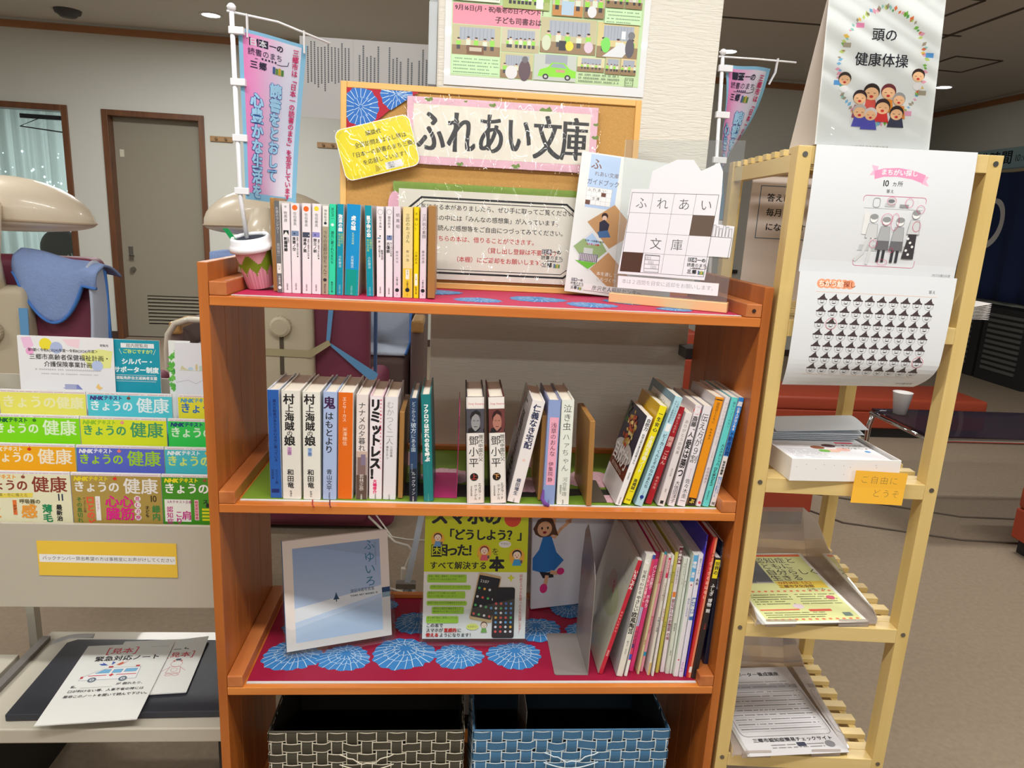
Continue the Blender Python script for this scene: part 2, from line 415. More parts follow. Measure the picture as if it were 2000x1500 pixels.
# door in the far wall
DR = mat('door_paint', (150, 144, 128), 0.55); DRK = mat('dark_gap', (40, 38, 34), 0.8); STEEL = mat('brushed_steel', (150, 148, 142), 0.3, 1.0)
t = thing('door_1', FA, None, None, rot=FR); struct(t)
MB().box(-.043, .012, -.02, .16, 0, 2.222).box(.84, .892, -.02, .16, 0, 2.222).box(.012, .84, -.02, .16, 2.17, 2.222).build('door_frame', DOORWOOD, t, .003)
MB().box(.012, .84, .11, .15, .01, .14).box(.012, .22, .11, .15, .14, .44).box(.80, .84, .11, .15, .14, .44).box(.012, .84, .11, .15, .44, 2.17).build('door_panel', DR, t)
B('louver_recess', DRK, t, .22, .80, .145, .15, .14, .44)
for i in range(8):
    z = .155+i*.0365
    MB().add([(.22, .108, z), (.80, .108, z), (.80, .138, z+.026), (.22, .138, z+.026), (.22, .112, z-.003), (.80, .112, z-.003), (.80, .142, z+.023), (.22, .142, z+.023)],
             [(0,1,2,3),(7,6,5,4),(0,4,5,1),(2,6,7,3),(0,3,7,4),(1,5,6,2)]).build('louver_slat', DR, t)
h = MB().box(.075, .115, .1, .11, .80, .93).build('lock_plate', STEEL, t)
MB().tube([(.095, .10, .84), (.095, .06, .84), (.14, .055, .84)], .008).build('door_handle', STEEL, h)
h = MB().tube([(.105, .11, .70), (.105, .075, .70)], [.028, .022], 16).build('thumb_turn', STEEL, t)
B('door_sticker', mat('sticker_pale', (214, 212, 190), .6), t, .055, .095, .107, .11, 1.80, 1.87)

# glazed opening on the left, with sheer curtains and daylight behind
t = thing('window_1', FA, None, None, rot=FR); struct(t)
MB().box(-.402, -.347, -.02, .16, 0, 2.235).box(-1.75, -1.70, -.02, .16, 0, 2.235).box(-1.70, -.402, -.02, .16, 2.18, 2.235).build('window_frame', DOORWOOD, t, .003)
GLS = clear('window_glass', (232, 240, 238), 0.6, 0.02)
B('window_glass', GLS, t, -1.70, -.402, .10, .106, 0.02, 2.18)
CUR = mat('sheer_curtain', (214, 216, 212), 0.9)
_n = CUR.node_tree; _t = _n.nodes.new('ShaderNodeBsdfTranslucent'); _t.inputs[0].default_value = lin((214, 220, 216)); _x = _n.nodes.new('ShaderNodeMixShader'); _x.inputs[0].default_value = .6
_n.links.new(_n.nodes['Principled BSDF'].outputs[0], _x.inputs[1]); _n.links.new(_t.outputs[0], _x.inputs[2]); _n.links.new(_x.outputs[0], _n.nodes['Material Output'].inputs['Surface'])
area('daylight_window', (FA[0]-1.0, FA[1]+1.05, 1.3), 1.3, 1.9, 15, (.92, .97, 1), (rad(-90), 0, 0))
def cur(u, v):
    x = -1.9+1.32*u; return (x, .75+.035*sin(x*38)+.02*sin(x*91+1), 2.35*(1-v))
MB().grid(cur, 90, 4).build('curtain', CUR, t, smooth=True)
MB().box(-2.3, .1, 1.2, 1.25, 0, 2.6).box(-.05, .0, .15, 1.2, 0, 2.6).build('inner_wall', mat('inner_wall_paint', (196, 202, 204), .8), t)
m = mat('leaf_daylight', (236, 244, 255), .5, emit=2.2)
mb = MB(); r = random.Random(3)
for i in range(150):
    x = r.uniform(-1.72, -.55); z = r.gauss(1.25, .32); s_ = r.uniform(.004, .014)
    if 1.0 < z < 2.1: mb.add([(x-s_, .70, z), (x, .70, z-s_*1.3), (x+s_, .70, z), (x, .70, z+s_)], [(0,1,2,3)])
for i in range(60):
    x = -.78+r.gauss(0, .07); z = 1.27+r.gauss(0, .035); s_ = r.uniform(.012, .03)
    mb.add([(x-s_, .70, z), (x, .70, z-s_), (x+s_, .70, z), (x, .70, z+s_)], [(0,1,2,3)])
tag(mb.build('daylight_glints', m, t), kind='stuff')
MB().box(-.80, -.44, .05, .07, 2.10, 2.14).tube([(-.6, .05, 2.12), (-.78, -.0, 2.02), (-.42, .05, 1.99)], .006, 8).build('door_closer', mat('closer_metal', (52, 54, 60), .4, .6), t)
B('door_edge', mat('grey_edge', (96, 98, 96), .5), t, -.46, -.41, .2, .24, .9, 1.55)
MB().tube([(-.66, .3, 1.16), (-.6, .28, 1.25), (-.52, .27, 1.31), (-.42, .26, 1.335)], .012).build('hose', mat('blue_hose', (70, 88, 140), .5), t)
MB().sphere((-.72, .45, .86), .2, .12, .2).build('bag', mat('black_bag', (24, 24, 26), .6), t, smooth=True)
MB().grid(lambda u, v: (-.62+.26*u, .35+.03*sin(u*20), .80-.09*v+.02*sin(u*14+v*3)), 20, 6).build('cloth', mat('pale_cloth', (196, 214, 210), .9), t, smooth=True, solid=.01)

# grey door far behind the flag on the right
t = thing('door_2', FA, None, None, rot=FR); struct(t)
B('door_panel', mat('pale_grey_door', (186, 184, 176), .6), t, 6.05, 7.2, -.05, 0, 0, 2.0)
B('door_handle', mat('black_bar', (34, 30, 30), .5), t, 6.30, 6.50, -.09, -.05, .93, .97)

# hangers rails on the far wall
def hook_rail(x, z, lab):
    t = thing('hook_rail', (FA[0]+x*cos(FR[2]), FA[1]+x*sin(FR[2]), z), lab, 'rail', 'wooden hook rails on the far wall', rot=FR)
    B('board', wood('rail_wood', (150, 112, 66), (176, 136, 86), 'x'), t, 0, .21, -.022, 0, -.025, .025, .002)
    for i in (.06, .15): MB().tube([(i, -.022, 0), (i, -.04, 0)], [.009, .013], 12).build('peg', mat('peg_brass', (120, 92, 50), .5), t)
hook_rail(.945, 2.015, 'small wooden hook rail on the far wall, just right of the grey louvred door')
hook_rail(1.965, 2.02, 'small wooden hook rail on the far wall, behind the gap between flag and corkboard')
# ceiling fittings
def downlight(x, y, lab):
    t = thing('downlight', (x, y, CZ), lab, 'lamp', 'round downlights in the ceiling')
    MB().lathe([(.095, -.0), (.095, -.008), (.075, -.008), (.07, 0)], 28).build('rim', mat('white_rim', (220, 220, 216), .4), t, smooth=True)
    MB().lathe([(.0, -.004), (.072, -.006)], 28).build('lamp_lens', mat('downlight_lens', (250, 250, 255), .5, emit=14), t)
downlight(-1.745, 5.54, 'lit round downlight in the ceiling left of the flag on the bookcase')
downlight(5.45, 6.35, 'lit round downlight in the ceiling to the right of the standing calendar')
downlight(2.80, 5.50, 'lit round downlight behind the pole top of the right-hand flag')
t = thing('smoke_detector', (-3.02, 5.74, CZ), 'dark round detector on the ceiling at upper left', 'detector')
MB().lathe([(.0, -.06), (.06, -.058), (.085, -.035), (.1, -.03), (.11, 0)], 28).build('housing', mat('dark_plastic', (66, 64, 66), .5), t, smooth=True)
t = thing('smoke_detector', (4.9, 5.95, CZ), 'small pale round detector on the ceiling right of the calendar', 'detector')
MB().lathe([(.0, -.03), (.05, -.028), (.06, 0)], 24).build('housing', mat('pale_plastic', (170, 164, 154), .5), t, smooth=True)

# bath entrance on the right wall: sign, curtain, louvred lockers
t = thing('opening_hours_sign', (6.285, 6.98, 2.19), 'pale blue sign board with bathing hours above the navy curtain', 'sign', rot=(0, 0, rad(-90)))
B('board', mat('sign_blue', (150, 180, 186), .6), t, 0, 1.9, 0, .01, 0, .215, .002)
p = Page(190, 21.5, 1.9, .215); p.text('入浴時間', 2, 2.2, 15, (30, 40, 48), .02, sx=1.15, sp=1.05); p.text('10:00～15:30', 76, 6, 10, (40, 50, 58), 0, sp=1.1)
p.build('lettering', t, loc=(0, -.001, 0))
t = thing('curtain_rod', (6.2, 7.1, 2.15), 'pale rod holding the navy curtain at the far right', 'rod', rot=(0, 0, rad(-90)))
MB().tube([(0, 0, 0), (2.2, 0, 0)], .016, 12).build('rod', mat('rod_wood', (170, 160, 128), .5), t)
for i in (0.05, 2.1): MB().tube([(i, 0, 0), (i, .1, 0)], .01, 8).build('rod_bracket', STEEL, t)
NV = mat('navy_cloth', (24, 40, 82), .95)
t = thing('noren_curtain', (6.2, 6.86, 2.14), 'navy doorway curtain with a big white brushed character at far right', 'curtain', rot=(0, 0, rad(-90)))
MB().grid(lambda u, v: (u*1.9, .02*sin(u*34)*(.3+v)-.004, -1.34*v), 90, 8).build('cloth', NV, t, smooth=True, solid=.004)
mb = MB()
def ring(u, v):
    a = -2.4+4.3*u; ro = .27*(1-.02); w = .035+.05*sin(pi*u)
    rr = (1-w/ro*v)
    x = .61+.17*rr*cos(a)+.03*sin(a)*rr; z = -.54+.27*rr*sin(a)
    return (x, .02*sin(x/1.9*34)*(.3-z/1.34)-.012, z)
mb.grid(ring, 50, 2); mb.box(.30, .34, -.03, -.026, -.86, -.2); mb.build('brush_mark', mat('white_dye', (196, 196, 192), .9), t)
LK = mat('locker_grey', (92, 94, 92), .5); LKD = mat('locker_dark', (34, 34, 36), .6)
for k, (y0, y1) in enumerate(((7.0, 6.42), (6.38, 5.8), (5.76, 5.1))):
    t = thing('louvred_cabinet', (6.26, y0, 0), ['dark louvred cabinet door left of the paper stack under the navy curtain', 'dark louvred cabinet door right behind the paper stack under the navy curtain', 'dark louvred cabinet door at the right edge under the navy curtain'][k], 'cabinet', 'louvred cabinets below the navy curtain', rot=(0, 0, rad(-90)))
    w = y0-y1
    MB().box(0, w, -.3, 0, 0, .76).build('body', LKD, t)
    for i in range(11): MB().box(.08, w-.12, -.315, -.3, .12+i*.055, .15+i*.055).build('slat', LK, t)
# power cables on the carpet at right
for i, pts in enumerate(([(2.4, 2.3), (3.1, 2.0), (3.9, 1.95), (4.6, 2.1)], [(2.05, 2.4), (2.4, 1.9), (2.9, 1.72), (3.5, 1.66), (4.4, 1.68)])):
    tag(MB().tube([(x, y, .005) for x, y in pts], .004, 6).build('floor_cable', mat('cable_grey', (96, 84, 72), .7)), ['thin grey cable across the carpet behind the glass table', 'thin grey cable across the carpet in front of the glass table'][i], 'cable', 'cables on the carpet')

# ================================================================== ORANGE WOODEN BOOKCASE
ZT = (1.2501, .8593, .4655, .0735)
T = thing('bookcase', (0, 0, 0), 'orange stained open wooden bookcase with four shelves', 'bookcase')
D = .3607
PT = .0177
# side panels: four vertical staves each, drawn as separate boards
for sx, nm in ((0, 'l'), (1, 'r')):
    x0, x1 = (-PT, 0) if sx == 0 else (1.0, 1.0+PT)
    ys = [0, .083, .166, .262, D]
    for i in range(4):
        MB().box(x0, x1, ys[i]+.0004, ys[i+1]-.0004, 0, 1.3077).build('side_board', SHELF_Z, T, bevel=.0012)
for k, z in enumerate(ZT):
    MB().box(0.0005, .9995, 0, D, z-.0172, z).build('shelf_board', SHELF_X, T, bevel=.0012)
    for s in (0, 1):
        if k == 3: continue
        if s == 0: MB().box(.0005, .0306, .0005, D, z+.0003, z+.0255).build('side_rail', SHELF_Y, T, bevel=.002)
        else: MB().box(.9694, .9995, .0005, D, z+.0003, z+.0255).build('side_rail', SHELF_Y, T, bevel=.002)
    if k in (0, 1, 2):
        MB().box(.001, .999, D-.014, D-.001, z+.0003, z+.012).build('back_rail', SHELF_X, T, bevel=.0015)
MB().box(.0005, .9995, .02, .04, 0, .056).build('plinth', SHELF_X, T)
MB().tube([(.984, -.0008, ZT[0]+.013), (.984, .002, ZT[0]+.013)], .004, 6).build('screw_hole', mat('hole_dark', (50, 26, 14), .9), T)

# printed cloth mats on the shelves
def flower(p, cx, cy, r, blue, white, seed=0, sq=1.0, rays=9):
    q = random.Random(seed); a0 = q.uniform(0, 6.28); pts = []
    N = 64
    for i in range(N):
        a = 2*pi*i/N
        rr = r*(.86+.10*abs(sin(a*7+a0))+.05*sin(a*3+a0)+.06*q.random())
        pts.append((cx+rr*cos(a), cy+rr*sin(a)*sq))
    c = (cx+r*.05, cy-r*.42*sq)
    p.k += 1
    for i in range(N):
        p._p([c, pts[i], pts[(i+1) % N]], [(0, 2, 1)], blue)
    p.k += 1
    for i in range(0, N, 3):
        a = 2*pi*i/N; e = pts[i]; mid = ((c[0]*.55+e[0]*.45)+r*.06*sin(a), (c[1]*.55+e[1]*.45)+r*.06*cos(a))
        if i % 6 == 0: p.line([(c[0]*.8+e[0]*.2, c[1]*.8+e[1]*.2), mid, e], r*.02, white, up=False)
        else: p.line([mid, ((mid[0]+e[0])/2+r*.03*cos(a), (mid[1]+e[1])/2), (e[0]*.97+c[0]*.03, e[1]*.97+c[1]*.03)], r*.017, white, up=False)
    for k in (.34, .6):
        p.line([(c[0]+(pts[i][0]-c[0])*(k+.07*(i % 4 == 0)), c[1]+(pts[i][1]-c[1])*(k+.07*(i % 4 == 0))) for i in range(0, N, 2)], r*.016, white, up=False, closed=True)
BLUE = (56, 124, 186); FW = (206, 226, 236); MRED = (164, 26, 62)
def cloth(z, x0, x1, y0, y1, base, draw, lab, rim=True):
    t = thing('shelf_cloth', (x0, y0, z), lab, 'cloth', 'printed cloths lining the shelves')
    MB().box(0, x1-x0, 0, y1-y0, .0002, .0014).build('cloth', mat('cloth_edge', (206, 200, 196), .9), t)
    Wm, Hm = (x1-x0)*1000, (y1-y0)*1000
    p = Page(Wm, Hm, x1-x0, y1-y0, eps=.00006)
    p.rect(0, 0, Wm, Hm-7, base); draw(p, Wm, Hm)
    vs = [(u/1000, (Hm-v)/1000, .0015+k*p.eps) for (u, v, k) in p.v]
    mb = MB(); mb.v = vs; mb.f = p.f; mb.c = p.c; mb.mi = [0]*len(p.f); mb.smooth = [False]*len(p.f)
    mb.build('printed_pattern', INK, t)
    return t
def red_mat(spots):
    def d(p, Wm, Hm):
        for i, (x, y, r) in enumerate(spots): flower(p, x, Hm-y, r, BLUE, FW, i+1, .82)
    return d
def clampspots(L): return L
cloth(ZT[0], .034, .967, .014, .345, (186, 40, 84), red_mat([(40, 200, 75), (440, 75, 48), (560, 130, 60), (660, 70, 52), (760, 150, 60), (820, 52, 36), (350, 180, 60), (250, 240, 60), (880, 230, 60)]), 'red cloth with blue flowers on the top shelf under the paperbacks')
cloth(ZT[2], .034, .967, .012, .345, (150, 22, 56), red_mat([(70, 92, 66), (182, 84, 58), (308, 100, 72), (428, 90, 56), (552, 94, 62), (80, 200, 55), (190, 215, 64), (330, 220, 56), (470, 215, 60), (610, 195, 62), (730, 185, 52), (700, 282, 46), (60, 290, 40), (250, 300, 30)]), 'red cloth with large blue flowers on the third shelf under the picture books')
def green(p, Wm, Hm):
    G = (100, 126, 44); PK = (214, 168, 178)
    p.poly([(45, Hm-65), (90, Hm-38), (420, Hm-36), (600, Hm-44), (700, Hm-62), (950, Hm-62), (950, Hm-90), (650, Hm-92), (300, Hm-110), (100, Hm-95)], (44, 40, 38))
    for i, (x, y, r) in enumerate([(120, 200, 60), (390, 150, 62), (545, 110, 58), (700, 150, 66), (720, 40, 26), (850, 200, 60), (590, 250, 50), (300, 260, 60)]):
        flower(p, x, Hm-y, r, PK, (232, 206, 206), i+20, .8)
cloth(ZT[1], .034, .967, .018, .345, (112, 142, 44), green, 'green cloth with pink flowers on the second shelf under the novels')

# ================================================================== BOOKS
def coverm(c): return mat('cover_%02x%02x%02x' % c, c, .45, coat=.15)
def draw_ops(p, W_, H_, ops):
    for o in ops:
        k = o[0]
        if k == 'v':
            o = list(o)+[0, 1.0, 1.0, 0][len(o)-6:] if len(o) < 10 else list(o)
            o[8] = min(o[8], .94*W_/o[4])
            p.text(o[1], o[2]*W_, o[3], o[4], o[5], o[6] if len(o) > 6 else 0, vert=True, sp=o[7] if len(o) > 7 else 1.0, sx=o[8] if len(o) > 8 else 1.0, fat=o[9] if len(o) > 9 else 0)
        elif k == 'r': p.rect(o[1]*W_, o[2], o[3]*W_, o[4], o[5], n=8)
        elif k == 'e': p.ell(o[1]*W_, o[2], o[3], o[3] if len(o) < 6 else o[5], o[4])
        elif k == 'o': p.ring(o[1]*W_, o[2], o[3], o[3], o[5], o[4])
        elif k == 'p': p.poly([(a*W_, b) for a, b in o[1]], o[2])
        elif k == 'h': p.text(o[1], o[2]*W_, o[3], o[4], o[5], o[6] if len(o) > 6 else 0, anchor='c', sx=o[7] if len(o) > 7 else 1)
        elif k == 's': p.text(o[1], o[2]*W_, o[3], o[4], o[5], o[6] if len(o) > 6 else 0, rot=pi/2)
def book(name, xr, y, z, w, h, lean, dep, spine, ops, label, group, hard=False, cover=None, side=None, ribbon=None, cat='book', yaw=0.0, page=None):
    th = rad(lean)
    t = thing(name, (xr, y, z+(w*sin(-th) if th < 0 else 0)), label, cat, group, rot=(0, th, yaw))
    if th < 0: t.location.x = xr
    bt = .0028 if hard else .0009
    c = coverm(cover or spine)
    ins = .0035 if hard else .0002
    r = min(.0022, w*.2)
    o_ = [(-w, dep), (-w, r), (-w+r*.3, r*.3), (-w+r, 0), (-r, 0), (-r*.3, r*.3), (0, r), (0, dep), (-bt, dep), (-bt, bt+r*.5), (-w+bt, bt+r*.5), (-w+bt, dep)]
    MB().prism(o_, 0, h, 'z').build('cover', c, t)
    B('page_block', mat('pages_%02x%02x%02x' % page, page, .85, noise=.1, nscale=300) if page else PAGE, t, -w+bt, -bt, bt+r*.5, dep-.004, ins, h-ins)
    W_, H_ = w*1000, h*1000
    if ops is not None:
        p = Page(W_-2*r*1000*.35, H_, w-2*r*.35, h)
        p.rect(0, 0, p.W, H_, spine)
        draw_ops(p, p.W, H_, ops)
        # wrap the print round the slightly rounded spine
        ww = w-2*r*.35
        def wp(U, V, k):
            x = -w+r*.35+ww*U; e = max(0, r-(x+w), r+x)
            return (x, -k-.0002+e*.3, h*(1-V))
        p2 = p
        # subdivide the big base rectangle so that it follows the rounding
        p2.f = p2.f[1:]; p2.c = p2.c[1:]; p2.k = 0; p2.rect(0, 0, p.W, H_, spine, up=False, n=10)
        p2.build('spine_print', t, INKG, warp=wp)
    if side is not None:
        p = Page(dep*1000, H_, dep, h); side(p, dep*1000, H_)
        p.build('front_cover_print', t, INKG, warp=lambda U, V, k: (-w-k-.0002, dep*(1-U), h*(1-V)))
    if ribbon:
        MB().tube([(-w*.5, .02, .0), (-w*.45, -.002, -.0004), (-w*.35, -.02, -.002), (-w*.2, -.031, -.003)], .0012, 6, ry=.5).build('ribbon', mat('ribbon_%d' % ribbon[0], ribbon, .8), t)
    return t
K = (40, 40, 44); PW = (236, 228, 232); OFF = (234, 232, 226)
Z1 = ZT[0]+.0021; Z2 = ZT[1]+.0021; Z3 = ZT[2]+.0021
def fit(rows, ix, iw, ih, il):
    """thin a book a little where it would run into the one on its left"""
    out = []; prev = None
    for r_ in rows:
        r_ = list(r_)
        if prev is not None:
            need = 0
            for zf in (0, 1):
                z = min(prev[ih], r_[ih])*zf
                need = max(need, prev[ix]+z*math.tan(rad(prev[il]))-(r_[ix]-r_[iw]/cos(rad(r_[il]))+z*math.tan(rad(r_[il])))+.0002)
            if need > 0:
                cut = min(need, r_[iw]*.3); r_[iw] -= cut
                r_[ix] += need-cut
        out.append(r_); prev = r_
    return out
g1 = 'paperbacks between the wooden bookends on the top shelf'
FT = '双葉文庫'
def tiny(y, txt=FT, s=3.2, x=.5, c=K): return ('v', txt, x, y, s, c)
bk = [
 (.1103, .0110, .1652, -.8, (106, 106, 108), [('v', '永遠のランデヴー', .5, 10, 6, (200, 200, 200)), ('v', '真保裕二', .5, 75, 6, (190, 190, 190)), ('r', .1, 112, .9, 130, OFF), ('v', 'し4', .5, 114, 5, K), ('v', '文春文庫', .5, 134, 4, WHT), ('e', .5, 156, 3, WHT)], 'thin grey-spined paperback, first in the row beside the left wooden bookend', OFF),
 (.1257, .0146, .1619, -.2, PW, [('e', .5, 6, 2.2, (180,180,180)), ('v', '牧秀彦', .5, 14, 6.5, K), ('r', .12, 48, .88, 57, K), ('p', [(.12, 57), (.5, 50), (.88, 57)], OFF), ('v', '断腸帰郷', .42, 60, 6.6, K, .03), ('v', '辻番所', .8, 60, 3.5, K), tiny(144)], 'white paperback with a black and white picture band on the spine', None),
 (.1423, .0163, .1628, .1, PW, [('e', .5, 8, 4.8, (236, 110, 38)), ('v', '佐伯泰英', .5, 15, 6.2, (90, 90, 90)), ('r', .05, 49, .95, 58.5, (118, 138, 170)), ('e', .4, 54, 2, (70, 84, 120)), ('v', '東雲ノ空', .35, 60, 6.4, K, .02), ('v', '居眠り磐音江戸双紙', .78, 60, 3.6, K), ('e', .78, 95, 1.3, K), tiny(144)], 'white paperback with an orange dot and a slate blue band', None),
 (.1618, .0169, .1636, .5, PW, [('e', .5, 10, 4.8, (238, 104, 34)), ('v', '佐伯泰英', .5, 17, 6.2, (90, 90, 90)), ('r', .05, 51.5, .92, 61, (70, 76, 92)), ('e', .8, 57, .9, WHT), ('v', '湯島ノ罠', .32, 62, 6.6, K, .02), ('v', '居眠り磐音江戸双紙', .75, 63, 3.6, K), ('e', .75, 98, 1.3, K), tiny(146)], 'white paperback with an orange dot and a near-black band', None),
 (.1793, .0171, .1638, .9, PW, [('e', .5, 9, 4.3, (236, 214, 60)), ('v', '佐伯泰英', .5, 17, 6.2, (90, 90, 90)), ('r', .02, 51, .9, 60, (140, 138, 198)), ('e', .35, 56, 1.6, (80, 70, 130)), ('v', '旅立ノ朝', .35, 62, 6.6, K, .02), ('v', '居眠り磐音江戸双紙', .78, 63, 3.6, K), ('e', .78, 98, 1.3, K), tiny(146)], 'white paperback with a yellow dot and a lilac band', None),
 (.1929, .0123, .1609, .9, (172, 160, 136), [('r', 0, 0, 1, 37, OFF), ('v', '神楽坂淳', .5, 6, 5.6, K), ('e', .5, 31, 2.6, (50, 60, 70)), ('v', 'うちの旦那が甘ちゃんで', .5, 44, 7.6, (60, 54, 44)), ('e', .5, 134, 3.2, (50, 50, 50)), ('v', '講談社文庫', .5, 141, 3.6, K)], 'beige paperback with a white top, left of the bright green one', OFF),
 (.2060, .0131, .1646, .9, (52, 214, 166), [('v', '渡辺淳一', .5, 6, 5.6, (30, 60, 60)), ('e', .5, 37, 2.8, (210, 244, 230)), ('v', '源氏に愛された女たち', .5, 48, 6.0, (22, 74, 74), .01), ('v', '集英社文庫', .5, 140, 4.2, K)], 'bright green paperback on the top shelf', None),
 (.2204, .0132, .1653, .9, (10, 146, 172), [('v', '泡沫の義', .5, 18, 7.8, WHT, .04), ('v', '風の市兵衛', .35, 52, 4.8, (190, 214, 90)), ('v', '長編時代', .78, 52, 4.8, (190, 214, 90)), ('v', '小杉健治', .5, 92, 5.6, (200, 236, 240)), ('v', FT, .5, 146, 4.2, (140, 210, 220))], 'teal paperback standing directly left of the thick blue one', (196, 190, 186)),
 (.2485, .0264, .1658, 1.8, (22, 144, 204), [('r', 0, 118, 1, 166, (8, 154, 142)), ('v', '虎の城', .5, 20, 8.8, WHT, .045), ('v', '乱世疾風編', .5, 50, 4.4, (190, 226, 180)), ('v', '火坂雅志', .5, 92, 5.8, (214, 240, 244)), ('v', FT, .5, 148, 4.2, (140, 220, 214))], 'thickest paperback of the row, blue turning green at the foot', (204, 196, 190)),
 (.2770, .0137, .1654, -1.5, (8, 146, 166), [('v', '鼠子待の恋', .5, 18, 7.8, WHT, .04), ('v', '風の市兵衛', .35, 60, 4.6, (190, 214, 90)), ('v', '長編時代', .78, 60, 4.6, (190, 214, 90)), ('v', '小杉健治', .5, 92, 5.6, (200, 236, 240)), ('v', FT, .5, 148, 4.0, (140, 210, 220))], 'teal paperback leaning slightly, right of the gap after the thick blue one', (196, 190, 186)),
 (.2964, .0142, .1648, -.7, PW, [('o', .55, 10, 4.6, (120, 120, 120), .5), ('v', '佐々木裕一', .55, 17, 5.4, K), ('r', .1, 56, .6, 58, (70, 130, 150)), ('e', .5, 53, 1.4, K), ('v', '新・浪人若さま', .4, 61, 4.4, K, .01), ('v', '新見左近', .8, 78, 4.6, K, .01), tiny(146)], 'white paperback with a ringed dot and small black lettering', (220, 214, 218)),
 (.3121, .0137, .1657, -.4, PW, [('o', .5, 10, 4.6, (130, 130, 130), .5), ('v', '藤井邦夫', .5, 17, 5.6, (60, 60, 66)), ('r', .12, 52, .95, 60.5, (112, 128, 168)), ('e', .55, 54, 1.2, K), ('v', '古傷痕', .35, 64, 6.8, K, .02), ('v', '知らぬが半兵衛', .82, 64, 3.8, K), tiny(148)], 'white paperback with a blue-grey band below the ringed dot', None),
 (.3273, .0138, .1665, -.7, (226, 212, 222), [('v', '紙風船', .62, 12, 7.2, (60, 56, 60), 0, 1.4), ('v', '藤井邦夫', .5, 80, 5, (130, 120, 130), 0, 1.2), ('v', '文春文庫', .5, 128, 4, K), ('e', .5, 153, 3.6, K), ('v', '780', .5, 158, 2.6, K)], 'pale pink paperback with widely spaced characters, left of the cream one', None),
 (.3493, .0193, .1666, -.6, (232, 212, 150), [('r', 0, 112, 1, 166, (228, 196, 50)), ('v', '三匹のおっさん', .5, 12, 7.6, (60, 56, 50)), ('v', '有川浩', .5, 78, 5.6, (80, 76, 66), 0, 1.4), ('r', .3, 114, .7, 132, (240, 234, 210)), ('v', 'あ60', .5, 115, 3.6, K), ('v', '文春文庫', .5, 135, 4, K), ('e', .5, 152, 4, K), ('v', '800', .5, 158, 2.6, K)], 'cream paperback with a yellow foot, wider than its neighbours', None),
 (.3608, .0101, .1674, -.7, (240, 210, 10), [('v', '不味い！', .5, 10, 6.4, (100, 80, 10), 0, 1.4), ('v', '小泉武夫', .5, 80, 5.6, (100, 80, 10), 0, 1.1), ('r', .18, 122, .82, 144, (242, 240, 220)), ('v', 'こ37', .5, 125, 4, K), ('v', '新潮文庫', .5, 146, 3.6, K)], 'thin strong yellow paperback', None),
 (.3747, .0128, .1673, -.4, (228, 214, 222), [('v', '江戸前の素顔', .58, 12, 7.4, (76, 72, 76)), ('v', '藤井克彦', .5, 78, 5.6, (90, 84, 90), 0, 1.1), ('v', '文春文庫', .5, 132, 4, K), ('e', .5, 153, 3.6, K), ('v', '690', .5, 158, 2.4, K)], 'pale pink paperback, last in the row beside the right wooden bookend', None),
]
for (xr, w, h, ln, col, ops, lab, cov) in fit(bk, 0, 1, 2, 3):
    book('paperback', xr, .073, Z1, w-.0005, h, ln, .112, col, ops, lab, g1, False, cov)

BKW = wood('bookend_wood', (150, 104, 48), (176, 130, 70), 'z')
BKL = wood('bookend_wood_light', (186, 146, 84), (206, 168, 104), 'z')
def bookend(xr, y, z, w, h, dep, lean, lab, side=-1):
    t = thing('bookend', (xr, y, z+.0012), lab, 'bookend', 'wooden bookends', rot=(0, rad(lean), 0))
    MB().prism([(0, .0), (dep, 0), (dep, h*.97), (dep*.9, h), (0, h)], -w, 0, 'x').build('upright', BKW, t, bevel=.0012)
    x0, x1 = (-w-.035, -w) if side < 0 else (0, .035)
    B('foot_plate', mat('bookend_foot', (120, 110, 96), .4, .6), t, x0, x1, .02, dep-.01, -.001, 0)
bookend(.0992, .080, Z1, .0078, .1696, .12, -.9, 'wooden bookend left of the paperbacks, next to the flowered cup', 1)
bookend(.3912, .068, Z1, .0135, .1704, .12, -.7, 'wooden bookend right of the paperbacks on the top shelf', -1)
bookend(.3397, .036, Z2, .0095, .1766, .15, .5, 'wooden bookend between the white novel and the navy novel', -1)
bookend(.6171, .040, Z2, .0100, .1763, .15, -.5, 'wooden bookend behind the novel that leans, before the lilac spine', 1)
bookend(.7117, .017, Z2, .0105, .1746, .15, -1.8, 'wooden bookend standing alone before the leaning cookery books', 1)
t = thing('bookend', (.446, .046, Z2), 'magenta metal bookend with its foot plate showing on the green cloth', 'bookend')
PKM = mat('magenta_metal', (172, 34, 100), .4, coat=.2)
MB().box(-.046, 0, 0, .14, 0, .0012).build('foot_plate', PKM, t)
MB().prism([(0, .0012), (.14, .0012), (.14, .17), (.12, .188), (.02, .188), (0, .17)], -.0012, 0, 'x').build('upright', PKM, t)

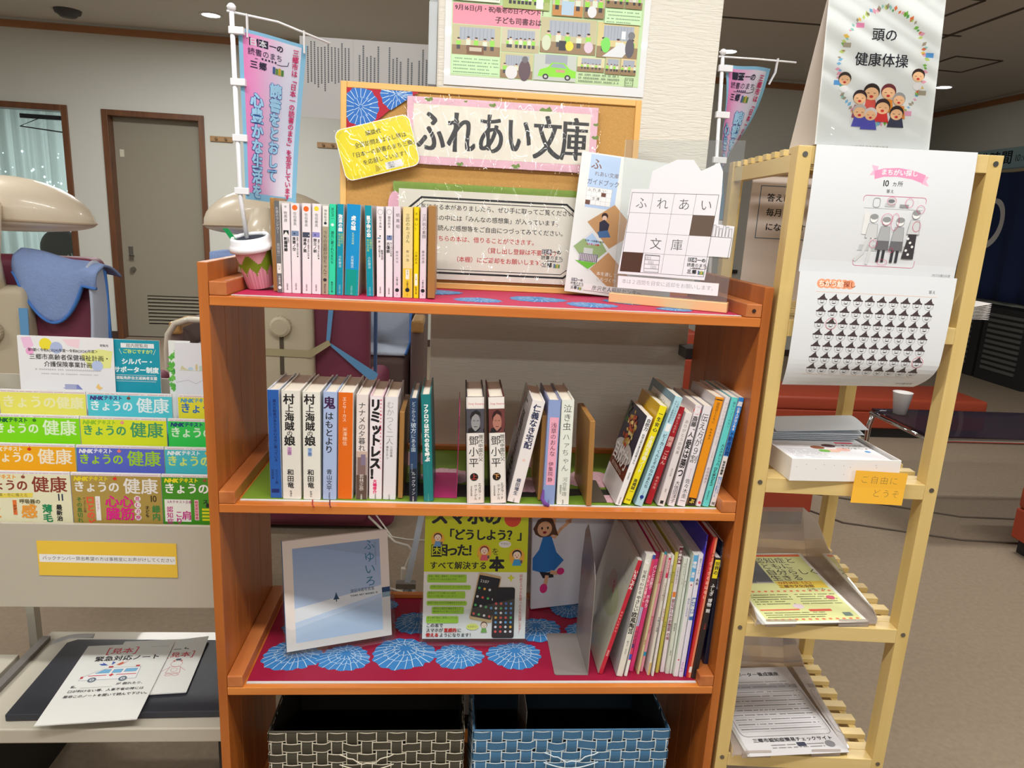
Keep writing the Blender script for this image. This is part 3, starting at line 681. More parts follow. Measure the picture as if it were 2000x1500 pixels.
g2 = 'novels standing on the second shelf'
NV_ = (34, 62, 96)
def mk(ch): return ch
def deng_side(p, W_, H_):
    p.rect(0, 0, W_, H_, (56, 54, 60)); p.rect(8, 60, W_-20, 150, (84, 80, 86))
def spine_portrait(base, skin, dark):
    return [('r', 0, 23, 1, 71, base), ('e', .52, 50, 8.5, skin, 17), ('p', [(.2, 38), (.3, 30), (.55, 25), (.78, 30), (.84, 40), (.74, 36), (.5, 33), (.3, 40), (.26, 48)], dark), ('p', [(.05, 71), (.12, 62), (.3, 60), (.5, 68), (.74, 60), (1, 62), (1, 71)], (30, 30, 34)), ('r', .38, 46, .48, 47, dark), ('r', .58, 46, .70, 47, dark), ('r', .42, 58, .62, 59, dark)]
rows = [
 (.1099, .031, .0226, .2143, -.3, .145, (38, 92, 172), [('v', '莫大な財産があなたの心の中に眠っている', .6, 18, 6.6, (16, 36, 90), .02, .98), ('v', '人生を変える法則', .2, 20, 4, (22, 50, 120)), ('v', 'エミリー著', .6, 156, 6, (16, 36, 90)), ('v', '訳田幸雄', .25, 156, 5, (16, 36, 90)), ('r', .1, 196, .8, 204, (20, 44, 110))], 'blue hardback with dark vertical lettering, first on the second shelf', True, (210, 206, 198), (120, 130, 150), None, (206, 214, 226)),
 (.1468, .026, .0350, .2150, .4, .150, (226, 222, 212), [('v', '村', .40, 6, 21, BLK, .03), ('v', '上', .42, 26, 16, BLK, .02), ('v', '海賊', .42, 42, 18, BLK, .03), ('v', 'の', .42, 77, 12, BLK, .01), ('v', '娘', .42, 87, 21, BLK, .03), ('r', .28, 110, .52, 126, (206, 160, 200)), ('v', '上巻', .40, 110, 8, (90, 30, 80)), ('v', '和田竜', .44, 154, 13, BLK, .02), ('v', '新潮社', .45, 197, 4.4, K)], 'thick cream novel with heavy black characters and a pink volume mark', True, None, None, None, (226, 222, 212)),
 (.1835, .0255, .0330, .2137, .4, .150, (228, 226, 216), [('v', '村', .40, 4, 21, BLK, .03), ('v', '上', .42, 24, 16, BLK, .02), ('v', '海賊', .42, 40, 18, BLK, .03), ('v', 'の', .42, 75, 12, BLK, .01), ('v', '娘', .42, 85, 21, BLK, .03), ('r', .28, 110, .52, 126, (146, 176, 220)), ('v', '下巻', .40, 110, 8, (30, 40, 110)), ('v', '和田竜', .44, 152, 13, BLK, .02), ('v', '新潮社', .45, 196, 4.4, K)], 'thick cream novel with heavy black characters and a blue volume mark', True, None, None, (150, 26, 34), (228, 226, 216)),
 (.2130, .027, .0262, .2140, .8, .150, (168, 186, 222), [('v', '鬼', .45, 8, 25, (60, 24, 70), .03), ('v', 'はもとより', .45, 38, 16.5, BLK, .015, 1.0), ('v', '青山文平', .48, 152, 11, (36, 36, 44), .01), ('v', '徳間書店', .5, 199, 3.6, K)], 'pale blue novel with a big purple first character', True, None, None, (90, 24, 40), (168, 186, 222)),
 (.2432, .0308, .0286, .2135, .6, .150, (226, 106, 22), [('v', '王とサーカス', .42, 9, 8.0, (246, 226, 204), .0, 1.02), ('v', '米澤穂信', .46, 68, 9.2, (246, 214, 180), .0, 1.0)], 'orange hardback with pale small lettering', True, None, None, None, (232, 228, 220)),
 (.2715, .0315, .0226, .2098, .4, .145, (230, 218, 214), [('r', 0, 120, 1, 210, (128, 104, 100)), ('r', 0, 112, 1, 124, (200, 176, 160)), ('r', .42, 118, .85, 140, (130, 116, 140)), ('r', 0, 160, 1, 210, (92, 74, 66)), ('v', 'ナナメの夕暮れ', .5, 14, 14.0, K, 0, 1.0), ('v', '若林正恭', .5, 158, 9, (226, 218, 210), 0, .95), ('v', '文藝春秋', .5, 199, 3.8, WHT)], 'pale pink novel whose spine turns to a brown dusk scene below', True, None, None, None, (226, 218, 214)),
 (.2996, .0337, .0255, .2068, .3, .145, (236, 228, 232), [('v', 'リミットレス', .44, 4, 25, BLK, .055, .93), ('v', '！', .44, 143, 24, BLK, .06), ('v', 'あなたの働き方を変えるリミットレスワーク', .86, 5, 4.0, (214, 30, 90), .03, 1.8), ('v', '大嶋啓介', .45, 166, 7.4, (222, 50, 110), .05), ('v', '徳間書店', .5, 196, 3.4, K)], 'white novel with very heavy black katakana and pink small print', True, None, None, None, (226, 196, 206)),
 (.3265, .0327, .0254, .2067, .6, .145, (226, 222, 226), [('v', 'むかつく二人', .42, 8, 15, (140, 136, 140), -.012, .96), ('v', '三谷幸喜', .58, 97, 5.6, K), ('v', '清水ミチコ', .25, 97, 5.4, K), ('v', '幻冬舎', .5, 196, 4, K)], 'plain pale novel with thin grey title, left of a wooden bookend', True, None, None, None, (214, 206, 204)),
 (.3681, .0258, .0150, .2072, -.7, .145, (40, 66, 102), [('r', 0, 140, 1, 207, (24, 34, 52)), ('v', 'どこからも', .5, 6, 8.0, (206, 222, 230)), ('v', '彼方', .5, 47, 11, (220, 234, 240)), ('v', 'にある国', .5, 70, 9, (206, 222, 230)), ('v', 'ル＝グウィン', .55, 146, 8.0, (214, 220, 226)), ('v', '西のはての', .3, 130, 3.8, (170, 190, 200)), ('v', '河出書房', .5, 197, 3, WHT)], 'thin navy novel standing right of the wooden bookend', True, None, None, None, (60, 84, 106)),
 (.4003, .0272, .0193, .2146, -2.8, .145, (24, 122, 124), [('v', 'フクロウは', .5, 18, 9.6, (240, 244, 240), .05), ('v', 'だれの名を', .5, 66, 9.6, (240, 244, 240), .05), ('v', '呼ぶ', .5, 114, 9.6, (240, 244, 240), .05), ('v', 'マーガレット', .5, 140, 4.6, (70, 150, 140)), ('v', 'ハヤカワ文庫', .5, 198, 3, (120, 190, 180))], 'teal green novel with white brush lettering', True, None, None, None, (24, 112, 114)),
 (.5001, .0211, .0354, .2144, -2.4, .145, (232, 226, 220), [('r', 0, 0, 1, 20, (240, 234, 228))]+spine_portrait((78, 76, 86), (150, 148, 150), (34, 34, 38))+[('h', 'Deng Xiaoping', .55, 10, 5.6, (220, 120, 120), 0, .8), ('v', '鄧小平', .40, 76, 20, BLK, .0, 1.12), ('v', '現代中国の父', .80, 74, 9.0, (70, 66, 66)), ('e', .42, 160, 8, (34, 30, 30), 8), ('v', '上', .42, 153.5, 12, (190, 60, 50), .02), ('v', 'エズラ・F', .74, 172, 7.2, K), ('v', 'ヴォーゲル', .50, 176, 6.4, K), ('v', '日本経済新聞', .26, 178, 3.6, K)], 'thick white history book with a grey portrait band, right of the magenta bookend', True, None, None, None, (52, 48, 52)),
 (.5433, .0232, .0321, .2153, -3.7, .145, (234, 230, 224), [('r', 0, 0, 1, 20, (240, 234, 228))]+spine_portrait((110, 60, 58), (176, 120, 104), (52, 26, 28))+[('h', 'Deng Xiaoping', .55, 10, 5.4, (220, 120, 120), 0, .75), ('v', '鄧小平', .40, 76, 20, BLK, .0, 1.12), ('v', '現代中国の父', .82, 74, 9.0, (70, 66, 66)), ('e', .42, 160, 8, (34, 30, 30), 8), ('v', '下', .42, 153.5, 12, (214, 150, 80), .02), ('v', 'エズラ・F', .76, 172, 7.2, K), ('v', 'ヴォーゲル', .52, 176, 6.4, K), ('v', '日本経済新聞', .26, 178, 3.6, K)], 'thick white history book with a reddish portrait band', True, None, None, None, (86, 42, 42)),
]
for (xr, y, w, h, ln, dep, col, ops, lab, hard, side, _, rib, cov) in fit(rows, 0, 2, 3, 4):
    book('novel', xr, y, Z2, w-.0004, h, ln, dep, col, ops, lab, g2, hard, cov, deng_side if 'portrait' in lab else None, rib)
def jingi(p, W_, H_):
    p.rect(0, 0, W_, H_, (196, 190, 190)); p.text('仁義なき宅配', W_*.52, 8, 40, (38, 36, 40), .03, vert=True, sx=1.2, sp=.82); p.text('物流の裏側', W_*.2, 10, 16, (196, 90, 80), .04, vert=True)
    p.lines(20, H_-26, W_-20, 4, 5, 5, (90, 86, 88))
book('novel', .5694, .026, Z2, .0254, .2109, 10.6, .145, (234, 228, 226), [('v', '仁義なき宅配', .5, 7, 15.5, (36, 46, 84), .03, .98), ('e', .5, 122, 3, (236, 200, 190)), ('v', '横田増生', .5, 160, 9, (40, 48, 84), .02), ('v', '小学館', .5, 202, 4, K)], 'white novel leaning to the right with its grey scribbled cover showing', g2, True, None, jingi)
book('novel', .6391, .0247, Z2, .0248, .2123, -.1, .145, (140, 160, 206), [('r', .18, 34, .92, 172, (236, 168, 190)), ('v', '浅草のおんな', .55, 44, 11.5, (70, 30, 50), .0), ('v', '伊集院', .5, 124, 10, (70, 30, 50)), ('v', '静', .5, 156, 10, (70, 30, 50)), ('v', '文藝春秋', .5, 203, 3, K)], 'lilac blue novel with a pink title panel', g2, True, (130, 136, 176), None)
book('novel', .6675, .0238, Z2, .0248, .2134, -.9, .145, (228, 232, 222), [('v', '泣き虫', .5, 8, 17, BLK, -.005, 1.05), ('v', 'ハァちゃん', .5, 66, 14.5, BLK, -.01, 1.1), ('v', '河合隼雄', .58, 156, 10, (120, 126, 120), -.005), ('v', '絵岡田知子', .25, 172, 4, K), ('v', '新潮社', .5, 203, 3.6, K)], 'white novel with loose brushed title, right of the lilac spine', g2, True, (220, 222, 212), None)
# purple tassel at the foot of the lilac book is its page marker
_o = [o for o in COL.objects if o.get('label') == 'lilac blue novel with a pink title panel'][0]
MB().tube([(-.024, .0, .03), (-.026, -.004, .012), (-.020, -.009, .004), (-.012, -.011, .001)], [.002, .004, .005, .003], 8, ry=.6).build('tassel', mat('purple_tassel', (104, 60, 140), .7), _o)

g3 = 'paperbacks leaning on the right of the second shelf'
def jisui(p, W_, H_):
    p.rect(0, 0, W_, H_, (230, 228, 230)); p.rect(0, 0, W_, 128, (44, 40, 62)); p.rect(0, 112, W_, 142, (110, 52, 38))
    q = random.Random(4)
    p.ell(W_*.5, 96, W_*.5, 22, (196, 190, 186))
    for i in range(60):
        a = q.uniform(0, 6.28); r_ = sqrt(q.random())
        p.ell(W_*.46+r_*cos(a)*34, 48+r_*sin(a)*36, q.uniform(4, 8), q.uniform(3, 6), q.choice([(206, 176, 90), (188, 150, 70), (170, 66, 40), (196, 90, 50), (226, 206, 140), (150, 60, 34)]), 9)
    for i in range(7): p.ell(W_*.12+q.uniform(-8, 10), 22+q.uniform(-16, 20), 6, 3.4, (60, 110, 50), 8)
    p.text('自炊力', W_*.5, 84, 42, WHT, .02, anchor='c', sx=.9); p.text('食生活改善スキル', W_*.5, 128, 10, (240, 230, 220), 0, anchor='c')
def plain(c, extra=None):
    def f(p, W_, H_):
        p.rect(0, 0, W_, H_, c)
        if extra: extra(p, W_, H_)
    return f
def frame_note(p, W_, H_):
    p.rect(20, 14, W_-10, 40, (230, 230, 226)); p.line([(20, 14), (W_-10, 14), (W_-10, 40), (20, 40)], .8, K, closed=True); p.text('ビーカーくん', W_*.55, 20, 12, K, 0, anchor='c')
def barcode(p, W_, H_):
    p.rect(W_-40, 20, W_-14, 50, (128, 128, 132)); p.lines(20, 20, W_-50, 6, 6, 5, (130, 130, 134))
g3l = [
 (.7728, .0234, .0129, .1895, 14.5, .130, (238, 236, 236), [('v', '自炊力', .5, 4, 8.4, K, .03), ('v', '料理以前の食生活改善スキル', .5, 36, 5.2, K, .01, .95), ('v', '白央篤司', .5, 118, 4, K), ('v', '光文社新書', .5, 172, 3, K)], 'slim paperback with a food photograph on its visible cover', jisui, None),
 (.7931, .0298, .0155, .2112, 15.2, .140, (242, 226, 30), [('v', '一生安心', .5, 12, 9.2, K, .03, 1.2), ('v', 'お金持ち手帳ノート', .5, 62, 9.4, (250, 248, 220), .03, .95), ('v', '高橋誠一', .5, 156, 8, K, .02), ('h', 'PHP', .5, 200, 5, K, .02)], 'bright yellow paperback leaning behind the food cover one', plain((206, 162, 22)), None),
 (.8154, .0215, .0165, .2329, 14.8, .165, (176, 216, 228), [('v', 'この使い方はかがく', .68, 8, 4.6, K), ('v', 'おもしろ実験器具図鑑', .32, 8, 4.6, K), ('r', .18, 56, .82, 72, WHT), ('v', 'ビーカーくんとそのなかまたち', .5, 77, 8.4, (30, 34, 48), .01, 1.0), ('v', 'うえたに夫婦著', .5, 200, 3, K), ('e', .5, 214, 4, (24, 60, 140))], 'tall pale blue paperback with a beaker picture book title', plain((120, 152, 168), frame_note), None),
 (.8370, .0319, .0140, .2089, 13.2, .140, (176, 28, 42), [('v', '神様とつながる', .5, 14, 5.8, (246, 200, 190), .0), ('v', '開運', .5, 62, 11, (240, 190, 180), .03), ('v', 'ごはん', .5, 92, 9.6, (246, 214, 204), .01, 1.1), ('v', '植木宣隆', .5, 148, 6, (240, 180, 170), 0, 1.2)], 'thin deep red paperback', plain((120, 110, 114)), None),
 (.8612, .0236, .0185, .1975, 10.9, .140, (226, 218, 216), [('v', 'ありがとうの花束', .5, 14, 8.0, (96, 86, 84), -.005, 1.15), ('v', '森村武雄', .5, 116, 4.4, (140, 130, 130)), ('v', '秋元', .5, 160, 4, K), ('r', .2, 186, .7, 193, (40, 40, 44))], 'plain off-white paperback, shortest beside the red one', plain((200, 194, 196)), None),
 (.8823, .0247, .0175, .2127, 9.1, .145, (232, 224, 228), [('e', .5, 11, 8, (206, 34, 48)), ('v', 'ひ', .5, 4.5, 12, WHT, .02), ('v', '斎藤一人', .46, 22, 11.5, K, .02, .95), ('v', '愛は勝つ', .48, 70, 21, BLK, .028, .96), ('v', '大信田洋子', .48, 158, 10, K, .0, .96)], 'white hardback with a red round emblem above heavy black title', plain((206, 196, 196)), None),
 (.9041, .0247, .0180, .2112, 8.7, .145, (232, 226, 230), [('v', '伝え方が９割', .45, 15, 17.6, K, .0, .98), ('v', '超ベストセラー', .5, 130, 3.6, (214, 150, 200)), ('v', '佐々木圭一', .5, 152, 10.6, K, 0, 1.0)], 'white hardback with thin large title ending in a numeral', plain((190, 186, 190), barcode), (196, 190, 196)),
 (.9255, .0290, .0178, .2285, 8.5, .140, (240, 152, 24), [('r', 0, 4, 1, 6, BLK), ('v', '認知症とともに', .5, 10, 6.4, K, .0, .98), ('v', '鈴木森夫', .5, 64, 5, (60, 50, 20), 0, 1.2), ('r', 0, 212, 1, 228.5, (44, 28, 30)), ('v', 'ぶ', .5, 214, 10, (240, 220, 80), .03)], 'orange paperback with a dark foot', plain((200, 194, 196)), None),
 (.9370, .0264, .0114, .2301, 8.4, .150, (228, 220, 222), [('v', 'ファッションはマルシェで', .5, 10, 6.8, (150, 140, 140), -.01, 1.1), ('v', '大人の着こなし', .5, 112, 3.6, (190, 160, 160)), ('v', '松田由美子', .5, 146, 6.4, (130, 110, 140), 0, 1.1), ('e', .5, 222, 3, (220, 70, 80))], 'very thin whitish paperback between the orange and aqua ones', plain((196, 192, 198)), None),
 (.9532, .0261, .0142, .2301, 8.4, .150, (100, 212, 208), [('v', '誰もいってくれない', .6, 8, 6, (40, 80, 84)), ('v', '大人のおしゃれ', .62, 96, 6.6, K, .01), ('s', "Do!&Don't", .85, 146, 8.4, K, .02), ('v', '洋服の選び方', .4, 196, 3.4, K)], 'aqua paperback with English words near the foot', plain((120, 190, 196)), (186, 206, 212)),
 (.9675, .0287, .0122, .2298, 8.1, .150, (232, 228, 226), [('r', 0, 0, 1, 122, (48, 136, 218)), ('v', '超', .5, 8, 10, WHT, .05), ('v', '仕事人がはじめる', .5, 20, 6.0, WHT, .03), ('v', '不動産投資', .5, 70, 10.4, (16, 34, 90), .02, .98), ('v', '坂本幸穂著', .5, 132, 6, K, .03), ('v', '働きながら資産をつくる', .3, 166, 4, (90, 150, 220), .02), ('v', '家賃の収入がふえる', .72, 166, 4, (90, 150, 220), .02), ('h', 'SE', .5, 220, 7, K, .04, .9)], 'blue topped paperback at the right end of the leaning row', plain((190, 190, 196)), (196, 190, 196)),
]
for (xr, y, w, h, ln, dep, col, ops, lab, side, cov) in fit(g3l, 0, 2, 3, 4):
    book('paperback', xr, y, Z2, w-.0003, h, ln, dep, col, ops, lab, g3, False, cov, side)

g4 = 'magazines and picture books on the third shelf'
TX = (90, 84, 84)
def tulip(p, W_, H_):
    p.rect(0, 0, W_, H_, (196, 194, 176)); p.ell(W_*.62, 130, 60, 40, (176, 182, 140)); p.ell(W_*.55, 100, 30, 22, (196, 164, 140))
    for k in range(3): p.line([(W_*.6+k*8, 140), (W_*.6+k*6, 100+k*9)], 1.6, (60, 110, 50)); p.ell(W_*.6+k*6, 98+k*9, 3.4, 5, (190, 60, 40))
    p.line([(W_*.78, 20), (W_*.95, 26), (W_*.93, 64), (W_*.78, 58)], .8, (120, 130, 180), closed=True)
low = [
 (.7705, .0396, .0104, .2729, 13.2, .215, (192, 36, 58), [('v', 'いちごぶん', .5, 22, 9.6, WHT, .03, .95), ('v', 'おはなしずかん', .5, 120, 5, (244, 200, 190), 0, 1.5), ('v', '福音館', .5, 214, 5, (244, 200, 190))], 'big thin picture book with a red spine and pale tulip cover, leaning most', tulip, (192, 186, 168)),
 (.8123, .0321, .0150, .2860, 7.7, .205, (226, 224, 212), [('e', .5, 16, 5.6, (244, 240, 236)), ('v', '写真でわかる', .45, 36, 8.8, TX, .01, 1.05), ('v', 'やさしい', .45, 94, 9.8, K, .02, .95), ('v', '欧風陶芸', .45, 132, 13.5, BLK, .025, .96), ('v', '絵つけ・かざり', .5, 200, 5, TX, 0, .96)], 'white pottery guide with heavy black characters on the third shelf', plain((188, 186, 188)), None),
 (.8221, .0328, .0080, .2853, 7.1, .205, (214, 66, 96), [('r', 0, 0, 1, 10, (54, 84, 170)), ('v', 'きれいな暮らし', .5, 46, 9, (250, 200, 210), .03), ('r', 0, 120, 1, 165, (176, 168, 196)), ('v', 'レシピ集', .5, 170, 12, (60, 50, 120), .03), ('r', 0, 232, 1, 244, (60, 84, 190)), ('r', 0, 246, 1, 285, OFF)], 'thin magazine with mixed red and lilac spine beside the pottery guide', None, OFF),
 (.8395, .050, .0098, .2830, 6.6, .205, (226, 62, 130), [('r', 0, 0, 1, 16, (150, 30, 80)), ('v', 'パンとお菓子', .5, 30, 9.4, (250, 220, 230), .03), ('v', '手作り', .5, 100, 10, (250, 220, 230), .03)], 'strong pink magazine on the third shelf', None, None),
 (.8492, .0396, .0070, .2838, 5.5, .205, (206, 196, 150), [('v', '野菜のおかず', .5, 40, 5, (180, 60, 60)), ('v', '園芸', .5, 200, 6, (180, 60, 60))], 'thin straw-coloured magazine right of the strong pink one', None, None),
 (.8602, .0491, .0066, .2840, 5.2, .205, (236, 160, 176), [('r', 0, 0, 1, 7, (60, 170, 190)), ('v', 'おかず百科', .5, 44, 6, (206, 30, 70), .02), ('v', 'やさいたっぷり', .5, 150, 6, (206, 30, 70), .02), ('r', 0, 236, 1, 246, (40, 160, 200))], 'thin rose magazine with turquoise tips on its spine', None, None),
 (.8715, .0365, .0080, .2799, 3.9, .205, (222, 216, 200), [('r', 0, 4, 1, 50, (206, 40, 84)), ('v', 'HANDMADE', .5, 8, 5, WHT, .03), ('v', 'いろいろな編み方', .5, 60, 5.4, (120, 50, 60)), ('v', '手編みの基礎', .5, 140, 6, (60, 60, 100)), ('r', 0, 250, 1, 279, (210, 180, 110))], 'thin ivory magazine with a crimson block at the spine top', None, OFF),
 (.8800, .0331, .0072, .2815, 3.4, .205, (226, 220, 216), [('v', '毎日のお惣菜', .5, 20, 5, TX), ('v', '料理の教室', .5, 120, 6, (200, 120, 60))], 'slim whitish magazine left of the olive yellow spine', None, None),
 (.8940, .045, .0072, .2843, 3.0, .205, (206, 196, 90), [('v', '和の手仕事', .5, 44, 5.4, (110, 100, 40)), ('v', '布を楽しむ', .5, 160, 5, (110, 100, 40))], 'slim olive yellow magazine', None, None),
 (.9070, .0472, .0100, .2958, 2.3, .205, (232, 222, 226), [('r', 0, 2, 1, 40, (120, 40, 62)), ('v', '主婦の友', .5, 8, 7.4, WHT, .03), ('v', 'わが家の味を伝える', .5, 46, 4.4, K), ('r', .1, 104, .9, 116, (236, 130, 50)), ('v', '昔ながらのお惣菜', .5, 120, 9.8, (130, 34, 66), .02, .98), ('v', 'の味', .5, 200, 9, (150, 60, 80), .02)], 'taller white magazine with maroon title block and maroon characters', None, None),
 (.9162, .0414, .0086, .2726, 2.5, .205, (214, 220, 206), [('v', 'クロッシェ・レース', .5, 12, 5.4, TX), ('v', '編物教室', .5, 150, 5, TX), ('v', '小瀬千枝', .5, 214, 3.6, K)], 'pale green-white magazine right of the maroon titled one', None, None),
 (.9222, .0414, .0052, .2714, 2.4, .205, (220, 224, 214), [('v', '刺しゅう', .5, 50, 4, TX)], 'thinnest pale magazine before the sky blue and white one', None, None),
 (.9336, .0319, .0106, .2865, 2.7, .205, (232, 228, 232), [('r', 0, 2, 1, 62, (96, 176, 226)), ('v', '俳句', .5, 16, 8, WHT, .04), ('v', '歳時', .5, 40, 7, WHT, .03), ('e', .5, 70, 1.6, RED), ('v', '毎日楽しむ俳句手帖', .5, 100, 4.8, (110, 140, 180)), ('e', .5, 246, 1.6, RED)], 'white magazine with a sky blue spine top', None, (214, 226, 214)),
 (.9440, .0300, .0100, .2863, 2.6, .205, (228, 224, 238), [('v', '園芸ジャーナル', .5, 8, 5, K), ('v', '8特集', .5, 52, 6.6, K, .01), ('r', 0, 98, 1, 150, (60, 110, 180)), ('v', '消火器全種', .5, 100, 8.4, WHT, .04), ('s', 'NO.670', .8, 250, 7, (206, 80, 190), .0)], 'white magazine with issue number in pink at the foot', None, None),
 (.9490, .0318, .0045, .3300, 2.1, .205, (60, 48, 190), [('v', '季刊うた', .5, 14, 3.6, (190, 190, 240))], 'thin tall violet-blue magazine', None, None),
 (.9600, .0273, .0105, .3267, 3.8, .205, (232, 140, 104), [('r', 0, 0, .45, 327, (206, 50, 44)), ('o', .5, 40, 4, (110, 30, 30), 1), ('v', 'クックとおはなし', .5, 54, 8.4, (248, 190, 180), .03, 1.3), ('r', .2, 300, .9, 314, OFF)], 'tall red and salmon picture book', None, (214, 40, 46)),
 (.9727, .0243, .0124, .2826, 4.0, .210, (36, 32, 34), [('r', 0, 4, 1, 46, (238, 220, 40)), ('v', '世界の', .5, 8, 10, K, .03), ('v', 'ふしぎ', .5, 58, 9.4, WHT, .02), ('v', '博物', .5, 92, 9.8, WHT, .02), ('v', '館', .5, 116, 9.4, WHT, .02), ('v', '小学館', .5, 150, 5, (180, 60, 60))], 'black picture book with yellow title block standing next to the navy one', None, (60, 40, 34)),
]
for (xr, y, w, h, ln, dep, col, ops, lab, side, cov) in fit(low, 0, 2, 3, 4):
    book('magazine', xr, y, Z3, w-.0002, h, ln, dep, col, ops, lab, g4, False, cov, side, page=(206, 200, 196))
def navy(p, W_, H_):
    p.rect(0, 0, W_, H_, (24, 44, 96)); p.poly([(0, 0), (W_*.2, 0), (W_*.55, 120), (W_*.95, H_*.7), (W_, H_*.62), (W_, 40), (W_*.5, 0)], (40, 60, 110))
    p.poly([(W_*.35, 90), (W_*.75, 80), (W_*.98, H_*.72), (W_*.8, H_*.55)], (206, 206, 220)); p.ell(W_*.75, H_*.80, 10, 12, (70, 120, 200))
book('magazine', 1.0005, .0413, ZT[2]+.0262, .0100, .286, 1.2, .210, (28, 34, 58), [('v', 'どうぶつ図鑑', .5, 10, 8, (190, 196, 210)), ('v', 'ひとと星', .5, 80, 7, (190, 196, 210))], 'navy picture book standing on the wooden rail with its starry cover showing', g4, False, (26, 30, 50), navy, page=(220, 214, 206))
# upright grey metal bookend on the red cloth
t = thing('bookend', (.738, .036, Z3+.0002), 'grey metal bookend with rounded upright on the red cloth', 'bookend')
GM = mat('grey_enamel', (150, 142, 138), .4, .2, coat=.2)
MB().prism([(-.072, .003), (-.068, 0), (0, 0), (0, .155), (-.066, .155), (-.072, .150)], 0, .0012, 'z').build('foot_plate', GM, t)
MB().prism([(0, .0012), (.155, .0012), (.155, .20), (.14, .27), (.115, .295), (.09, .285), (.02, .245), (.004, .22), (0, .19)], -.0012, 0, 'x').build('upright', GM, t)

# ================================================================== TOP OF THE BOOKCASE
BLU = (120, 180, 226)
def mascotless_logo(p, x, y, s, col, seed=0):
    """the round-hand town slogan mark: boxed first word, three lines, a shelf of little books (no mascot)"""
    p.rect(x, y, x+s*1.0, y+s*1.0, col); p.rect(x+s*1.05, y, x+s*2.05, y+s, col)
    p.text('日', x, y, s, (235, 235, 240), .02); p.text('本', x+s*1.05, y, s, (235, 235, 240), .02)
    p.text('一の', x+s*2.15, y, s, col, .03)
    p.text('読書のまち', x-s*.2, y+s*1.25, s*.95, col, .0, sp=1.0)
    p.line([(x+s*.6, y+s*2.55), (x+s*3.6, y+s*2.6), (x+s*4.4, y+s*2.4), (x+s*4.5, y+s*1.9)], s*.08, col)
    for i in range(5): p.rect(x+s*(1.3+i*.38), y+s*2.3, x+s*(1.5+i*.38), y+s*2.52, col, up=False)
    p.text('三郷', x, y+s*2.8, s*1.05, col, .03, sp=1.15)
    for i, c in enumerate(((74, 104, 150), (110, 150, 70), (200, 180, 60), (90, 140, 70))):
        p.rect(x+s*(2.6+i*.35), y+s*(3.0+.12*(i % 2)), x+s*(2.9+i*.35), y+s*3.9, c, up=False)
def flag_art(p):
    W_, H_ = p.W, p.H
    p.rect(0, 0, W_, H_, (140, 196, 230), n=30, m=60)
    p.k += 1
    N, M = 30, 60
    for j in range(M):
        for i in range(N):
            t = i/(N-1); v = j/M
            c = tuple(int(a+(b-a)*min(1, t*1.35)) for a, b in zip((250, 146, 202), (248, 236, 244)))
            c = tuple(int(a+(b-a)*.55*abs(sin(v*3.4))*max(0, t-.2)) for a, b in zip(c, (206, 214, 240)))
            x0 = 7+(W_-16)*i/N; x1 = 7+(W_-16)*(i+1)/N; y0 = 7+(H_-22)*j/M; y1 = 7+(H_-22)*(j+1)/M
            p._p([(x0,y0),(x1,y0),(x1,y1),(x0,y1)], [(3,2,1,0)], c)
    mascotless_logo(p, 17, 14, 16, (58, 54, 76))
    DB = (48, 92, 176); LB = (182, 226, 250)
    p.text('読書をとおして', 66, 96, 30, LB, .045, vert=True, sx=1.0, sp=1.0, outline=DB, ow=.03)
    p.text('心豊かな生活を', 28, 124, 32, LB, .045, vert=True, sx=.95, sp=1.0, outline=DB, ow=.03)
    p.text('三郷市は「日本一の読書のまち」を宣言しています', 101, 14, 14.6, (216, 46, 112), .02, vert=True, sp=.98)
PLA = mat('white_plastic_pole', (232, 232, 236), .35, coat=.3)
def ftag(o, lab, cat, grp): return tag(o, lab, cat, grp)
# ---- left flag: pole stands in the cup
t = thing('mini_flag', (.030, .118, Z1+.07), 'small pink and blue slogan banner standing in the flowered cup', 'flag', 'small slogan banners on white poles')
PZ = 1.747
def fl(x, y, z): return (x-.030, y-.118, z-(Z1+.07))
MB().tube([fl(.040, .112, 1.325), fl(.028, .112, 1.42), fl(.024, .112, 1.735)], .0042, 12).sphere(fl(.024, .112, 1.742), .0075).build('pole', PLA, t, smooth=True)
yw = rad(30)
MB().tube([fl(.024-.008*cos(yw), .112-.008*sin(yw), 1.735), fl(.024+.08*cos(yw), .112+.08*sin(yw), 1.733), fl(.024+.178*cos(yw), .112+.178*sin(yw), 1.713)], .0022, 8).build('cross_bar', PLA, t, smooth=True)
for z in (1.705, 1.62, 1.525, 1.432):
    MB().box(-.006, .020, -.0055, .0055, -.006, .006).build('clip', PLA, t, bevel=.001).location = fl(.0245, .112, z)
for xx, zz in ((.026, 1.722), (.128, 1.712)):
    MB().tube([fl(.024+xx*cos(yw), .112+xx*sin(yw), zz+.014), fl(.024+xx*cos(yw), .112+xx*sin(yw), zz-.025)], .006, 8, ry=.3).build('hanging_tab', PLA, t)
p = Page(120, 352, .132, .322, eps=.00010)
flag_art(p)
def fwarp(U, V, k):
    x = .010+.124*U*(1-.16*V); yw = rad(30+14*V*U); bow = .010*sin(U*5+V*2)*(.3+V); 
    return fl(.024+x*cos(yw)+sin(yw)*(k+bow), .112+x*sin(yw)-cos(yw)*(k+bow)*1, 1.712-.010*U-V*(.294-.004*U))
p.build('banner', t, INKC, warp=fwarp)
